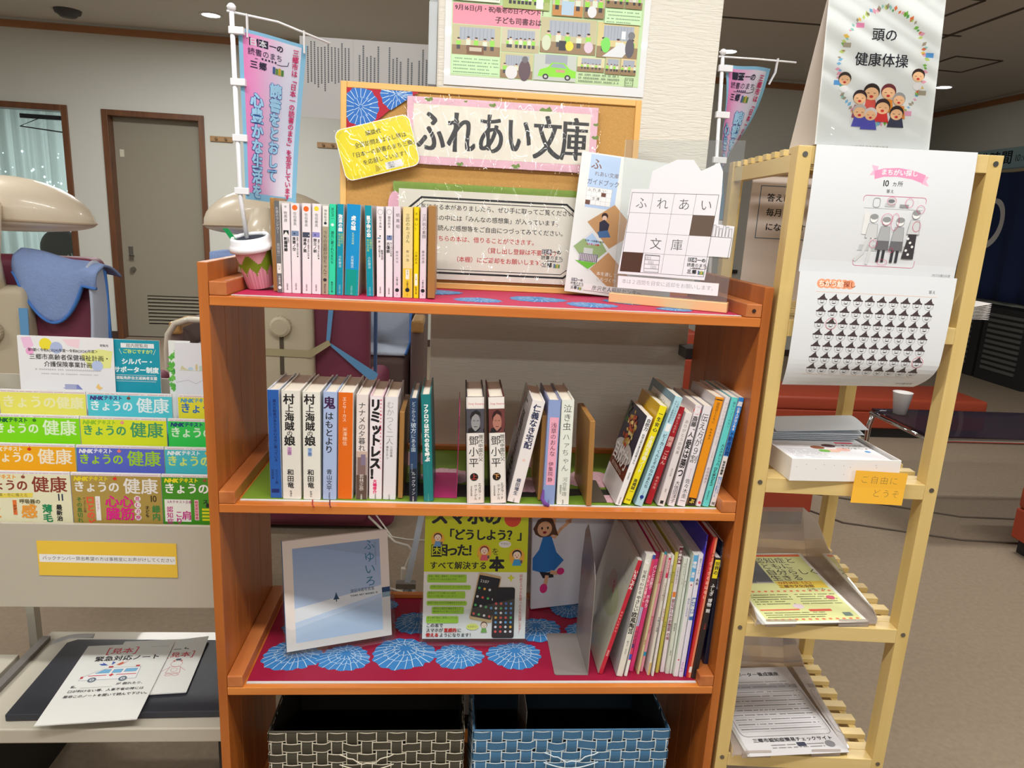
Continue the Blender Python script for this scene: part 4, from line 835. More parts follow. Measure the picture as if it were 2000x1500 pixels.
# ---- right flag, clamped behind the bookcase; its cloth hangs folded back
X2, Y2 = 1.036, .395
t = thing('mini_flag', (X2, Y2, .0), 'small pink and blue slogan banner twisted on its pole, behind the clear sign board', 'flag', 'small slogan banners on white poles')
def f2(x, y, z): return (x-X2, y-Y2, z)
MB().tube([f2(1.046, .397, 0.0), f2(1.046, .397, 1.28), f2(1.038, .397, 1.42), f2(1.018, .397, 1.79)], .0042, 12).sphere(f2(1.018, .397, 1.799), .0075).build('pole', PLA, t, smooth=True)
MB().tube([f2(1.008, .395, 1.789), f2(1.10, .398, 1.790), f2(1.195, .405, 1.790)], .0022, 8).build('cross_bar', PLA, t, smooth=True)
for z in (1.765, 1.665, 1.565, 1.42):
    MB().box(-.008, .024, -.0055, .0055, -.007, .007).build('clip', PLA, t, bevel=.001).location = f2(1.018+(1.79-z)*.05, .397, z)
MB().tube([f2(1.150, .403, 1.795), f2(1.148, .403, 1.765), f2(1.139, .41, 1.74)], .006, 8, ry=.3).build('hanging_tab', PLA, t)
MB().box(.985, 1.049, .331, .402, 1.10, 1.125).build('clamp', mat('clamp_grey', (90, 90, 92), .5), t).location = (-X2, -Y2, 0)
p = Page(120, 352, .120, .352, eps=.00012)
flag_art(p)
def fwarp2(U, V, k):
    a = rad(4+88*min(1, V*1.25)); x = .116*U
    px = 1.028+.033*V+x*cos(a)+.004*sin(V*9+U*5); py = .402+x*sin(a)+.006*sin(U*7)
    return f2(px+sin(a)*k, py-cos(a)*k, 1.775-.352*V*.98)
p.build('banner', t, INKC, warp=fwarp2); t.location.y += .03

# ---- cup with lid
ca = Euler((rad(12), rad(-7), 0))
t = thing('paper_cup', (.058, .118, Z1+.0062), 'takeaway paper cup covered in pink flower cloth with a white lid', 'cup', rot=tuple(ca)); t.scale = (1, 1, .9)
def cupcol(a, z):
    f = .5+.5*sin(a*5+.6)
    if z < .030+.016*abs(sin(a*4.5)): return (206, 140, 158) if int(a*9) % 2 else (222, 164, 176)
    if z > .064-.010*sin(a*5+1) and sin(a*1.0+.9) < .35: return (220, 166, 174)
    return (118, 146, 36)
mb = MB(); N, M = 72, 24
for j in range(M+1):
    for i in range(N):
        a = 2*pi*i/N; z = .088*j/M; r_ = .0235+.0105*(j/M)**.8
        mb.v.append((r_*cos(a), r_*sin(a), z))
for j in range(M):
    for i in range(N):
        mb.f.append((j*N+i, j*N+(i+1) % N, (j+1)*N+(i+1) % N, (j+1)*N+i)); mb.c.append(cupcol(2*pi*i/N, .088*(j+.5)/M)); mb.mi.append(0); mb.smooth.append(True)
mb.build('cup_body', INK, t)
mb = MB(); mb.lathe([(0, .0005), (.0235, .0005)], 36); mb.build('cup_base', mat('cup_base_pink', (206, 140, 158), .8), t)
LID = mat('lid_white', (240, 242, 246), .3, coat=.4)
mb = MB(); mb.lathe([(.0345, .078), (.0405, .080), (.0410, .087), (.0385, .092), (.0365, .094), (.0360, .103), (.0335, .107), (.030, .106), (.028, .101)], 48); mb.build('lid', LID, t, smooth=True, solid=.0008)
mb = MB(); mb.lathe([(.0, .099), (.0285, .1015)], 36); mb.build('lid_well', mat('dark_inside', (38, 44, 60), .6), t)
t2 = thing('green_stick', (.030, .098, 1.325), 'short flat green stirrer poking out of the white cup lid', 'stirrer', rot=(0, rad(-38), rad(-12)))
MB().prism([(-.0045, 0), (.0045, 0), (.0045, .045), (-.0045, .052)], -.0006, .0006, 'y').build('blade', mat('green_plastic', (20, 146, 78), .4), t2)
t = thing('wooden_block', (.034, .19, ZT[0]+.026), 'flat pale wedge lying on the left rail behind the flowered cup', 'block', rot=(0, rad(8), rad(-24)))
MB().prism([(0, 0), (.05, 0), (.05, .012), (.03, .016), (0, .010)], 0, .06, 'y').build('wedge', mat('pale_wedge', (220, 190, 160), .5), t, bevel=.001)
t.location = (-.0, .17, ZT[0]+.0275)

# ---- cork board
t = thing('cork_board', (0, .272, Z1), 'cork notice board in a pale wooden frame leaning behind the top shelf items', 'board', rot=(rad(-4), 0, 0))
def cork():
    m = mat('cork', (196, 150, 84), .95, bump=.6, bscale=500, noise=.18, nscale=220); return m
FRW = wood('frame_wood', (222, 168, 86), (234, 188, 112), 'x', rough=.35)
FRWZ = wood('frame_wood_z', (222, 168, 86), (234, 188, 112), 'z', rough=.35)
xa, xb, zh = .181, .811, .414
B('cork_panel', cork(), t, xa+.006, xb-.006, .004, .012, .006, zh-.006)
B('frame_side', FRWZ, t, xa, xa+.013, 0, .016, .0, zh, .0015); B('frame_side', FRWZ, t, xb-.013, xb, 0, .016, 0, zh, .0015)
B('frame_rail', FRW, t, xa+.013, xb-.013, 0, .016, zh-.013, zh, .0015); B('frame_rail', FRW, t, xa+.013, xb-.013, 0, .016, 0, .013, .0015)
# flowered cloth over the upper left corner
p = Page(190, 140, .150, .115)
p.poly([(0, 0), (188, 0), (120, 40), (60, 92), (0, 138)], (176, 30, 52))
q = random.Random(5)
def clipflower(cx, cy, r_, seed):
    qq = random.Random(seed)
    pts = []
    for i in range(60):
        a = 2*pi*i/60; rr = r_*(.88+.08*abs(sin(a*6+seed)))
        x, y = cx+rr*cos(a), cy+rr*sin(a); x = max(0, x); y = max(0, y)
        L = 138-.735*x-6*sin(pi*min(1, x/188))
        if y > L: y = L
        pts.append((x, y))
    p.k += 1
    for i in range(60): p._p([(max(cx, 2), cy), pts[i], pts[(i+1) % 60]], [(0, 2, 1)], (52, 112, 190))
    p.k += 1
    for i in range(0, 60, 3):
        e = pts[i]; p.line([(cx*.5+e[0]*.5, cy*.5+e[1]*.5), e], 1.3, FW, up=False)
        if i % 2: p.line([(cx*.9+e[0]*.1, cy*.9+e[1]*.1), (cx*.45+e[0]*.55+4, cy*.45+e[1]*.55)], 1.1, FW, up=False)
clipflower(36, 44, 50, 1); clipflower(128, 8, 44, 2)
p.build('corner_cloth', t, INK, loc=(xa+.013, -.0005, zh-.013-.115))
# ---- title sign in a clear sleeve
bt = t
def onboard(name, lab, cat, x, z, rotz=0, dy=-.004):
    """a thing pinned to the cork board; x,z measured on the board"""
    a = rad(4)
    o = thing(name, (x, .272+z*sin(a)+dy, Z1+z*cos(a)), lab, cat, rot=(rad(-4), rotz, 0)); return o
def wavy(mb, w, h, amp, seed, nx=60, nz=20, y0=-.002, ends=False):
    q = random.Random(seed); ph = [q.uniform(0, 6.28) for _ in range(8)]
    def fn(u, v):
        x = u*w; z = v*h
        e = min(1, min(v, 1-v)*6)
        d = amp*(sin(x*95+ph[0]+3*sin(z*14+ph[1]))*.5+sin(x*210+ph[2]+2*sin(z*30+ph[3]))*.3+sin(x*47+z*60+ph[4])*.4+.5*(1-e)*sin(x*160+ph[5]))
        return (x, y0-abs(d)-.0005, z)
    mb.grid(fn, nx, nz); return mb
SLV = clear('plastic_sleeve', (255, 255, 255), .8, .02, .0, cap=.24)
t = onboard('title_sign', 'large title sheet with six big black characters on a pink flowered border', 'sign', .318, .258)
w, h = .400, .134
p = Page(400, 134, w, h)
p.rect(0, 0, 400, 134, (232, 186, 202))
q = random.Random(8)
for i in range(22):
    x = q.uniform(0, 400); y = q.choice([q.uniform(1, 12), q.uniform(122, 133)]); r_ = q.uniform(10, 20)
    p.line([(min(400, max(0, x+r_*cos(a))), min(134, max(0, y+r_*.5*sin(a)))) for a in [k*.5 for k in range(8)]], .7, (246, 220, 230), up=False)
for (x, y, s_) in ((44, 4, 9), (176, 8, 8), (288, 12, 14), (112, 130, 8), (230, 128, 10), (396, 60, 8), (120, 4, 4), (396, 34, 6)):
    p.poly([(x-s_, y), (x-s_*.5, y-s_*.4), (x, y-s_*.2), (x+s_*.6, y-s_*.6), (x+s_, y), (x+s_*.5, y+s_*.5), (x-s_*.4, y+s_*.5)], (110, 140, 50))
p.poly([(13, 14), (385, 14), (385, 118), (13, 118)], (232, 228, 212))
for i, (ch, x, sz, sy) in enumerate((('ふ', 20, 62, 1), ('れ', 82, 62, 1), ('あ', 146, 60, 1), ('い', 206, 58, 1), ('文', 264, 62, 1), ('庫', 322, 62, 1))):
    p.X = lambda u, v, x=x: (u, 18+(v-18)*1.52)
    p.text(ch, x, 19, sz, (26, 26, 28), .004, sx=.98, fat=.03, res=4)
    p.X = None
p.build('title_sheet', t, INKG)
wavy(MB(), w+.012, h+.012, .0032, 3, 160, 50).build('plastic_sleeve', SLV, t, smooth=True).location = (-.006, -.006, -.006)
# ---- message card in a clear sleeve
t = onboard('message_card', 'white notice card with handwritten lines inside a double black frame', 'notice', .292, .020)
w, h = .440, .200
p = Page(440, 200, w, h)
p.rect(0, 0, 440, 200, (120, 152, 52))
for (x, y, s_) in ((424, 110, 34), (428, 60, 18), (4, 50, 30), (430, 180, 20)): p.ell(min(424, x), y, 14, s_, (228, 176, 196))
p.rect(12, 14, 418, 200, (228, 226, 212))
oc = [(60, 30), (370, 30), (402, 56), (402, 160), (370, 186), (60, 186), (30, 160), (30, 56)]
p.line(oc, 4.2, BLK, closed=True); p.line([(a+(216-a)*.04+0, b+(108-b)*.09) for a, b in oc], 1.6, BLK, closed=True)
for i, (s_, x, y, c) in enumerate((('気になる本がありましたら、ぜひ手に取ってご覧ください。', 58, 42, K), ('本の中には「みんなの感想集」が入っています。', 84, 64, K), ('本を読んだ感想等をご自由につづってみてください。', 70, 85, K), ('こちらの本は、借りることができます。', 84, 107, (196, 44, 50)), ('（貸し出し登録は不要です）', 196, 128, (196, 44, 50)), ('（本棚）にご返却をお願いします。', 130, 149, (196, 44, 50)))):
    p.text(s_, x, y, 12.6, c, .008)
mascotless_logo(p, 322, 126, 10, (50, 50, 56))
p.build('notice_sheet', t, INKG)
wavy(MB(), w+.012, h+.004, .0042, 11, 170, 60).build('plastic_sleeve', SLV, t, smooth=True).location = (-.006, -.005, .0)
# ---- yellow card
t = onboard('yellow_card', 'bright yellow rounded card with black lettering, tilted on the cork board', 'card', .198, .212, rad(-16), dy=-.0155)
p = Page(158, 104, .158, .104)
def rrect(x0, y0, x1, y1, r_, n=6):
    o = []
    for (cx, cy, a0) in ((x1-r_, y0+r_, -pi/2), (x1-r_, y1-r_, 0), (x0+r_, y1-r_, pi/2), (x0+r_, y0+r_, pi)):
        for k in range(n+1): a = a0+pi/2*k/n; o.append((cx+r_*cos(a), cy+r_*sin(a)))
    return o
p.poly(rrect(0, 0, 158, 104, 16), (244, 242, 236)); p.poly(rrect(1.5, 1.5, 156.5, 102.5, 15), (238, 222, 16))
rr = rrect(6, 6, 152, 98, 12, 8)
for a, b in zip(rr, rr[1:]+rr[:1]):
    L = sqrt((a[0]-b[0])**2+(a[1]-b[1])**2); n_ = max(1, int(L/3))
    for k in range(n_): p.line([(a[0]+(b[0]-a[0])*k/n_, a[1]+(b[1]-a[1])*k/n_), (a[0]+(b[0]-a[0])*(k+.5)/n_, a[1]+(b[1]-a[1])*(k+.5)/n_)], .9, (250, 250, 220), up=False)
p.k += 1
for s_, x, y in (('講談社', 62, 14), ('全国訪問おはなし隊は', 34, 33), ('「日本一の読書のまち三郷」', 20, 51), ('を応援しています！', 42, 69)): p.text(s_, x, y, 11, (40, 40, 40), .01)
p.rect(86, 84, 122, 98, (230, 230, 232)); mascotless_logo(p, 92, 85, 3, (70, 70, 80)); p.poly([(66, 84), (78, 92), (70, 97), (64, 97)], (196, 176, 20))
mb = MB(); mb.prism([(u*.001, .104-v*.001) for u, v in rrect(0, 0, 158, 104, 16)][::-1], 0, .0006, 'y'); mb.build('card_back', WHITE, t)
p.build('card_print', t, INKG, loc=(0, -.0002, 0))
wavy(MB(), .158, .104, .0012, 5, 70, 40, y0=-.0015).build('laminate', SLV, t, smooth=True)

# ---- newsletter poster on the pillar
t = thing('newsletter_poster', (.388, .4155, 1.690), 'laminated newsletter sheet full of small photographs taped to the pillar', 'poster')
w, h = .452, .60
B('laminate_sheet', mat('poster_white', (232, 234, 236), .35, coat=.5), t, 0, w, .002, .0035, 0, h)
p = Page(452, 600, w, h, eps=.000012)
p.rect(14, 14, 438, 580, (198, 226, 176))
def people(x0, y0, x1, y1, n, seed, shirt=(150, 220, 80), bg=(196, 190, 150), fl=(150, 124, 90)):
    q = random.Random(seed); p.rect(x0, y0, x1, y1, bg); W_, H_ = x1-x0, y1-y0
    p.rect(x0+W_*.15, y0+H_*.08, x1-W_*.12, y0+H_*.5, (170, 178, 190)); p.k += 1
    for i in range(9): p.rect(x0+W_*(.17+.078*i), y0+H_*.1, x0+W_*(.185+.078*i), y0+H_*.5, (150, 158, 172), up=False)
    p.rect(x0, y0+H_*.68, x1, y1, fl)
    for i in range(n):
        cx = x0+W_*(.15+.7*i/max(1, n-1))+q.uniform(-2, 2); cy = y0+H_*q.uniform(.42, .5); s_ = H_*.05
        p.rect(cx-s_*1.1, cy+s_, cx+s_*1.1, y0+H_*.82, (60, 60, 66)); p.rect(cx-s_*1.4, cy+s_*.9, cx+s_*1.4, y0+H_*.68, shirt if i % 2 == 0 else (220, 230, 210)); p.ell(cx, cy, s_, s_*1.15, (226, 190, 166), 10); p.ell(cx, cy-s_*.6, s_, s_*.6, (50, 40, 40), 8)
rng = random.Random(2)
# rows from the bottom, v measured down the sheet; only the lower part shows in the picture
v0 = 600-213
B_ = 600
def Y(px): return B_-px
p.rect(16, Y(168), 186, Y(126), (236, 150, 170))
p.text('9月16日(月・祝)敬老の日イベント！', 20, Y(165), 12, (90, 40, 60), .03, sx=.92); p.text('子ども司書おはなし会', 98, Y(146), 14.5, (90, 40, 60), .03, sx=.9)
people(16, Y(125), 110, Y(64), 5, 1); p.rect(45, Y(84), 78, Y(66), (120, 80, 50)); p.rect(50, Y(80), 74, Y(72), (200, 190, 170))
p.rect(16, Y(62), 110, Y(24), (200, 238, 186)); p.lines(20, Y(56), 107, 5, 7, 3.4, (80, 110, 80), 4)
people(112, Y(125), 186, Y(76), 7, 2, bg=(206, 200, 170), fl=(190, 180, 140))
people(112, Y(74), 176, Y(22), 3, 3, bg=(200, 196, 150)); p.ell(160, Y(40), 12, 22, (96, 74, 84)); p.ell(160, Y(62), 6, 7, (110, 108, 112)); p.ell(134, Y(34), 12, 14, (226, 226, 228))
people(188, Y(152), 298, Y(80), 5, 4); p.rect(225, Y(106), 239, Y(86), (40, 40, 46)); p.ell(246, Y(96), 8, 10, (234, 220, 60)); p.ell(200, Y(100), 9, 16, (210, 220, 190)); p.ell(284, Y(96), 9, 12, (220, 200, 214))
people(300, Y(150), 382, Y(78), 3, 5, bg=(214, 200, 140)); p.poly([(312, Y(80)), (350, Y(112)), (368, Y(100)), (352, Y(80))], (222, 226, 230)); p.ell(366, Y(100), 9, 20, (90, 86, 96)); p.ell(368, Y(126), 7, 8, (120, 120, 126)); p.rect(348, Y(134), 356, Y(118), (240, 240, 244)); p.ell(318, Y(104), 9, 16, (120, 220, 90))
p.rect(178, Y(76), 262, Y(22), (196, 204, 196)); p.rect(200, Y(76), 244, Y(56), (160, 168, 180)); p.poly([(186, Y(30)), (190, Y(44)), (206, Y(50)), (214, Y(60)), (238, Y(60)), (250, Y(48)), (262, Y(44)), (262, Y(30))], (140, 224, 50)); p.poly([(210, Y(50)), (216, Y(58)), (236, Y(58)), (244, Y(49))], (150, 170, 180)); p.rect(222, Y(46), 240, Y(40), (206, 160, 130))
for x in (202, 246): p.ell(x, Y(30), 6, 6, (50, 50, 54)); p.ell(x, Y(30), 3, 3, (200, 200, 204))
people(264, Y(76), 318, Y(46), 6, 6, bg=(220, 214, 170)); people(320, Y(78), 350, Y(44), 4, 7); people(351, Y(78), 382, Y(44), 4, 8, bg=(220, 200, 150))
p.lines(268, Y(40), 350, 3, 7, 3.6, (60, 70, 60), 9); p.line([(362, Y(38)), (378, Y(38)), (378, Y(22)), (362, Y(22))], .8, K, closed=True); p.lines(364, Y(34), 377, 2, 6, 2.4, K, 3)
people(112, Y(214), 202, Y(164), 9, 10, bg=(150, 180, 90), fl=(176, 190, 120)); p.rect(176, Y(190), 190, Y(166), (240, 240, 240))
people(208, Y(222), 268, Y(156), 4, 11, bg=(206, 196, 176), fl=(196, 140, 80)); p.rect(226, Y(186), 250, Y(158), (180, 206, 226)); people(270, Y(222), 310, Y(156), 3, 12, bg=(200, 180, 150)); p.ell(286, Y(168), 9, 12, (226, 228, 232))
p.rect(312, Y(178), 384, Y(148), (204, 240, 190)); p.lines(316, Y(172), 380, 4, 7, 3.4, (80, 110, 80), 12); people(312, Y(222), 348, Y(180), 3, 13, bg=(210, 190, 170)); people(350, Y(222), 384, Y(180), 3, 14, bg=(206, 200, 190))
p.rect(16, Y(230), 106, Y(172), (228, 240, 220)); p.lines(20, Y(222), 102, 7, 7.4, 3.6, (90, 100, 90), 15)
# everything was laid out 384 wide: stretch to the sheet
p.v = [((u*1.13-2 if u not in (14, 438) else u), v, k) for (u, v, k) in p.v]
for (x0, y0, x1, y1, n_, sd) in ((16, 20, 200, 130, 7, 21), (206, 20, 436, 130, 9, 22), (16, 136, 120, 250, 4, 23), (126, 136, 300, 250, 6, 24), (306, 136, 436, 250, 5, 25), (16, 256, 436, 366, 12, 26)): people(x0, y0, x1, y1, n_, sd)
p.build('newsletter_print', t, INKG, loc=(0, .0016, 0))
for x in (.03, .42): MB().box(x-.012, x+.012, .0012, .0022, h-.01, h+.02).build('tape', clear('tape_clear', (240, 236, 214), .5, .2, .03, haze=.15), t)

# clear leaflet pocket hanging on the pillar's left edge
t = thing('leaflet_pocket', (.352, .43, 1.69), 'narrow clear plastic pocket fixed to the left edge of the pillar beside the newsletter', 'pocket')
FRO = clear('frosted_plastic', (232, 236, 238), .6, .2, .06, haze=.45)
MB().box(0, .019, 0, .004, 0, .17).box(0, .019, .03, .032, 0, .24).box(0, .0015, .004, .03, 0, .17).build('pocket', FRO, t, bevel=.0008)

# ---- guide book poster, leaning at the back right
t = thing('guide_poster', (.662, .236, Z1+.010), 'tall white guide poster with a pale blue title block, behind the crossword sign', 'poster', rot=(rad(-5), rad(4.5), rad(1)))
w, h = .232, .292
B('backing_board', mat('board_white', (228, 232, 230), .4, coat=.3), t, 0, w, .0008, .004, 0, h)
p = Page(232, 292, w, h)
p.rect(0, 0, 232, 292, (230, 234, 230)); p.rect(20, 3, 84, 112, (182, 206, 236))
p.text('ふ', 22, 10, 24, (130, 96, 84), .01); p.text('れあい文庫', 32, 36, 10.5, (120, 100, 96), 0); p.text('ガイドブック', 18, 52, 13, (90, 84, 96), 0, sx=.9)
p.rect(20, 70, 74, 106, WHT); p.k += 1
for i in range(6): p.line([(20+i*10.8, 70), (20+i*10.8, 106)], .3, (140, 140, 150), up=False)
for i in range(5): p.line([(20, 70+i*9), (74, 70+i*9)], .3, (140, 140, 150), up=False)
p.rect(52, 79, 62, 87, (110, 74, 60)); p.rect(20, 97, 30, 106, (110, 74, 60)); p.text('ふれあい', 22, 71, 7.5, K, 0, sp=1.4); p.text('文庫', 33, 89, 7, K, 0, sp=1.4)
BRN = (196, 152, 104)
p.poly([(30, 142), (84, 100), (140, 150), (84, 192)], BRN); p.poly([(44, 236), (84, 200), (140, 250), (104, 280), (80, 264)], BRN)
p.ell(66, 126, 7, 7, (60, 40, 36)); p.ell(66, 130, 5, 5, (230, 200, 180)); p.poly([(56, 140), (66, 133), (78, 142), (76, 158), (58, 160)], (50, 50, 70)); p.poly([(54, 160), (76, 154), (84, 168), (60, 172)], (70, 110, 160))
p.poly([(4, 196), (44, 158), (84, 200), (44, 244)], (224, 226, 226)); p.poly([(7, 196), (26, 178), (66, 180), (80, 198), (62, 216), (44, 236)], (150, 176, 120)); p.rect(30, 196, 50, 208, (200, 206, 200)); p.rect(22, 208, 62, 224, (110, 110, 140)); p.k += 1
for i in range(10): p.rect(23+i*3.8, 209, 25+i*3.8, 223, (206, 196, 190), up=False)
p.poly([(30, 178), (44, 164), (66, 186), (40, 190)], (176, 206, 236)); p.text('日本一の読書のまち', 30, 178, 4.6, K, .02); p.text('ふれあい文庫', 34, 185, 4.6, RED, .03)
p.poly([(14, 224), (44, 240), (62, 224), (50, 226)], (110, 190, 60))
p.text('本を通して', 64, 242, 9, (246, 240, 230), .01); p.text('まちづくり', 64, 254, 9, (246, 240, 230), .01)
mascotless_logo(p, 12, 262, 6, (60, 60, 66)); 
p.rect(40, 271, 150, 285, WHT); p.text('彦沢老人福祉センター', 58, 272.5, 11, (40, 40, 44), 0, sp=1.0)
p.build('poster_print', t, INKG)

# ---- clear sign board with crossword style notice, in a wooden foot
ax, ay = .742, .150
AY = rad(-27)
t = thing('acrylic_sign_stand', (ax, ay, Z1), 'clear acrylic sign stand with a crossword grid notice on a wooden foot', 'sign', rot=(0, 0, AY))
LW = wood('foot_wood', (226, 180, 124), (236, 196, 146), 'x')
MB().box(0, .233, -.005, .018, 0, .019).build('wooden_foot', LW, t, bevel=.0012)
ACR = clear('acrylic', (250, 252, 252), 1.0, .01, .03, haze=.06)
MB().box(.006, .230, .005, .008, .012, .315).build('acrylic_plate', ACR, t)
p = Page(233, 320, .233, .320)
WB = (236, 236, 240)
# white die-cut outline (the bird mascot of the sign is left out)
p.poly([(24, 148), (22, 146), (26, 96), (198, 96), (198, 156), (228, 158), (226, 216), (188, 216), (184, 262), (12, 262)], WB)
p.poly([(26, 100), (60, 96), (64, 62), (84, 52), (110, 40), (140, 40), (156, 60), (188, 44), (196, 60), (198, 100)], WB)
def G(i, j):  # grid corner, i columns 0..4, j rows 0..4
    return (28-2.9*j+ (i*41.3), 103+j*38.4-i*.2)
gl = (70, 70, 76)
for i in range(5): p.line([G(i, 0), G(i, 4)], .8 if i in (0, 4) else .5, gl, up=False)
for j in range(5): p.line([G(0, j), G(4, j)], .8 if j in (0, 4) else .5, gl, up=False)
p.line([G(4, 2), (G(4, 2)[0]+38, G(4, 2)[1]+.5), (G(4, 3)[0]+38, G(4, 3)[1]+.5), G(4, 3)], .8, gl)
p.poly([G(3, 1), G(4, 1), G(4, 2), G(3, 2)], (104, 88, 76)); p.poly([G(0, 3), G(1, 3), G(1, 4), G(0, 4)], (84, 58, 46))
for ch, i, j in (('ふ', 0, 0), ('れ', 1, 0), ('あ', 2, 0), ('い', 3, 0), ('文', 1, 2), ('庫', 2, 2)):
    x, y = G(i, j); p.text(ch, x+8, y+7, 24, (60, 60, 64), -.012)
x, y = G(1, 3); 
for a in range(4): p.line([(x+4, y+4+a*8.5), (x+33, y+4+a*8.5)], .5, gl, up=False)
p.line([(x+4, y+3), (x+33, y+3), (x+33, y+36), (x+4, y+36)], .6, gl, closed=True); p.k += 1
for a in range(3):
    for b in range(4): p.line([(x+6+b*3+(a*6), y+6+a*8.5), (x+6+b*3+a*6, y+12+a*8.5)], .5, gl, up=False)
x, y = G(3, 3); mascotless_logo(p, x+6, y+3, 8, (50, 50, 54))
x, y = G(4, 2)
for a in range(6): p.line([(x+2+a*6, y-1), (x+3+a*6, y-22+3*(a % 3)), (x+7+a*6, y-22+3*(a % 3)), (x+7+a*6, y-1)], .5, gl, up=False)
p.rect(14, 266, 212, 290, (238, 238, 240)); p.text('本は２週間を目安に返却をお願いします。', 22, 271, 10, (150, 150, 154), -.008, sp=.98)
p.build('notice_print', t, INK, loc=(0, .0045, -.0))
p = Page(233, 320, .233, .320)
p.poly([(24, 148), (22, 146), (26, 96), (198, 96), (198, 156), (228, 158), (226, 216), (188, 216), (184, 262), (12, 262)][::-1], (225, 225, 228)); p.rect(14, 266, 212, 290, (225, 225, 228))
p.build('notice_back', t, INK, loc=(0, .0088, -.0))

# ================================================================== THIRD SHELF DISPLAY AND BASKETS
from mathutils import geometry
def frame3(BL, BR, TL):
    """matrix of a leaning flat thing: x along its foot, z up its face"""
    BL, BR, TL = Vector(BL), Vector(BR), Vector(TL); x = (BR-BL).normalized(); z = (TL-BL); z = (z-x*z.dot(x)).normalized(); y = z.cross(x)
    return Matrix(((x.x, y.x, z.x, BL.x), (x.y, y.y, z.y, BL.y), (x.z, y.z, z.z, BL.z), (0, 0, 0, 1)))
def thing_m(name, M_, lab, cat, group=None):
    o = thing(name, (0, 0, 0), lab, cat, group); o.matrix_world = M_; return o
g5 = 'clear stands holding books face out'
def stand(M_, w, lab, hb=.095):
    t = thing_m('display_stand', M_, lab, 'stand', g5)
    A = clear('acrylic_stand', (250, 252, 253), .4, .02, .01, cap=.12)
    mb = MB(); mb.box(-.004, w+.004, .014, .016, -.006, .20); mb.box(-.004, w+.004, -.022, .016, -.008, -.006)
    mb.build('back_plate', A, t, bevel=.0006)
    MB().prism([(-.004, -.006), (w+.004, -.006), (w+.004, hb), (w-.004, hb+.004), (.012, hb*.55), (.002, hb*.6), (-.004, hb*.75)], -.022, -.0205, 'y').build('front_plate', A, t)
    for x in (-.006, w+.0045): MB().prism([(-.022, -.006), (.014, -.006), (.014, .14), (-.022, .09)], x, x+.0015, 'x').build('side_plate', A, t)
    return t
# photo book
M1 = frame3((.095, .098, Z3+.012), (.312, .162, Z3+.014), (.078, .150, .708))
w, h = .226, .238
t = thing_m('photo_book', M1, 'pale photo book with a blue snow landscape and a lone tree on its cover', 'book', 'books shown face out on the third shelf')
MB().box(0, w, .0015, .0125, 0, h).build('cover', coverm((226, 220, 214)), t, bevel=.001)
B('spine_edge', coverm((52, 110, 160)), t, -.0012, 0, .001, .013, 0, h)
p = Page(226, 238, w, h)
p.rect(0, 0, 226, 238, (234, 226, 218))
L, T_, R_, Bt = 20, 18, 207, 222
bl = (138, 166, 214); n_ = 24
p.k += 1
for i in range(n_):
    y0 = T_+(Bt-T_)*i/n_; y1 = T_+(Bt-T_)*(i+1)/n_; f = i/n_
    c = tuple(int(a+(b-a)*f) for a, b in zip((150, 176, 216), (196, 214, 236)))
    p.rect(L, y0, R_, y1, c, up=False)
p.poly([(L, T_), (R_, T_), (R_, T_+40), (L+60, T_+6)], (146, 168, 204))
p.poly([(L, 148), (R_, 122), (R_, 140), (L, 178)], (222, 230, 236)); p.poly([(L, 178), (R_, 140), (R_, Bt), (L, Bt)], (190, 212, 236))
p.line([(L, 186), (R_, 152)], .8, (214, 220, 226))
p.poly([(104, 136), (108, 124), (112, 136)], (40, 74, 100)); p.poly([(101, 140), (108, 129), (115, 140)], (40, 74, 100)); p.poly([(107, 138), (107, 145), (109, 145), (109, 138)], (40, 74, 100))
for i, ch in enumerate('ふゆいろ'): p.text(ch, 172, 16+i*27, 25, (48, 116, 150), 0, slant=-.1)
for i in range(20): p.rect(196, 24+i*2.6, 198, 25.6+i*2.6, (120, 140, 170), up=False)
p.text('津田洋甫写真集', 138, 122, 9.6, (54, 70, 90), -.005, sx=.8); p.text('TOHO ART BOOKS 15', 138, 134, 5.6, (34, 44, 54), .02)
p.rect(208, 128, 226, 139, (40, 70, 110)); p.rect(208, 139, 226, 150, (140, 166, 180))
p.build('cover_print', t, INK)
stand(M1, w, 'clear stand holding the pale photo book on the third shelf')
# phone guide
M2 = frame3((.380, .150, Z3+.012), (.612, .150, Z3+.013), (.378, .205, .749))
w, h = .232, .300
t = thing_m('phone_guide_book', M2, 'yellow and white smartphone guide book with two phones pictured on it', 'book', 'books shown face out on the third shelf')
MB().box(0, w, .0005, .0125, 0, h).build('cover', coverm((226, 226, 220)), t, bevel=.001)
p = Page(232, 300, w, h)
YL = (206, 218, 20)
p.rect(0, 0, 232, 300, (236, 238, 232)); p.rect(0, 0, 232, 148, YL)
p.text('スマホの', 12, 2, 40, BLK, .04); p.ell(196, 26, 19, 19, (220, 70, 40))
p.text('「どうしよう？」', 40, 50, 26.5, BLK, .035, sx=.98, sp=.92); p.text('「困った！」', 0, 84, 29, BLK, .035, sp=.82); p.text('を', 150, 92, 18, BLK, .0)
p.rect(15, 87, 39, 114, BLK); p.text('困', 14.5, 86, 26, YL, .01)
p.text('すべて解決する', 12, 124, 18.5, BLK, .02); p.text('本', 146, 112, 34, BLK, .05)
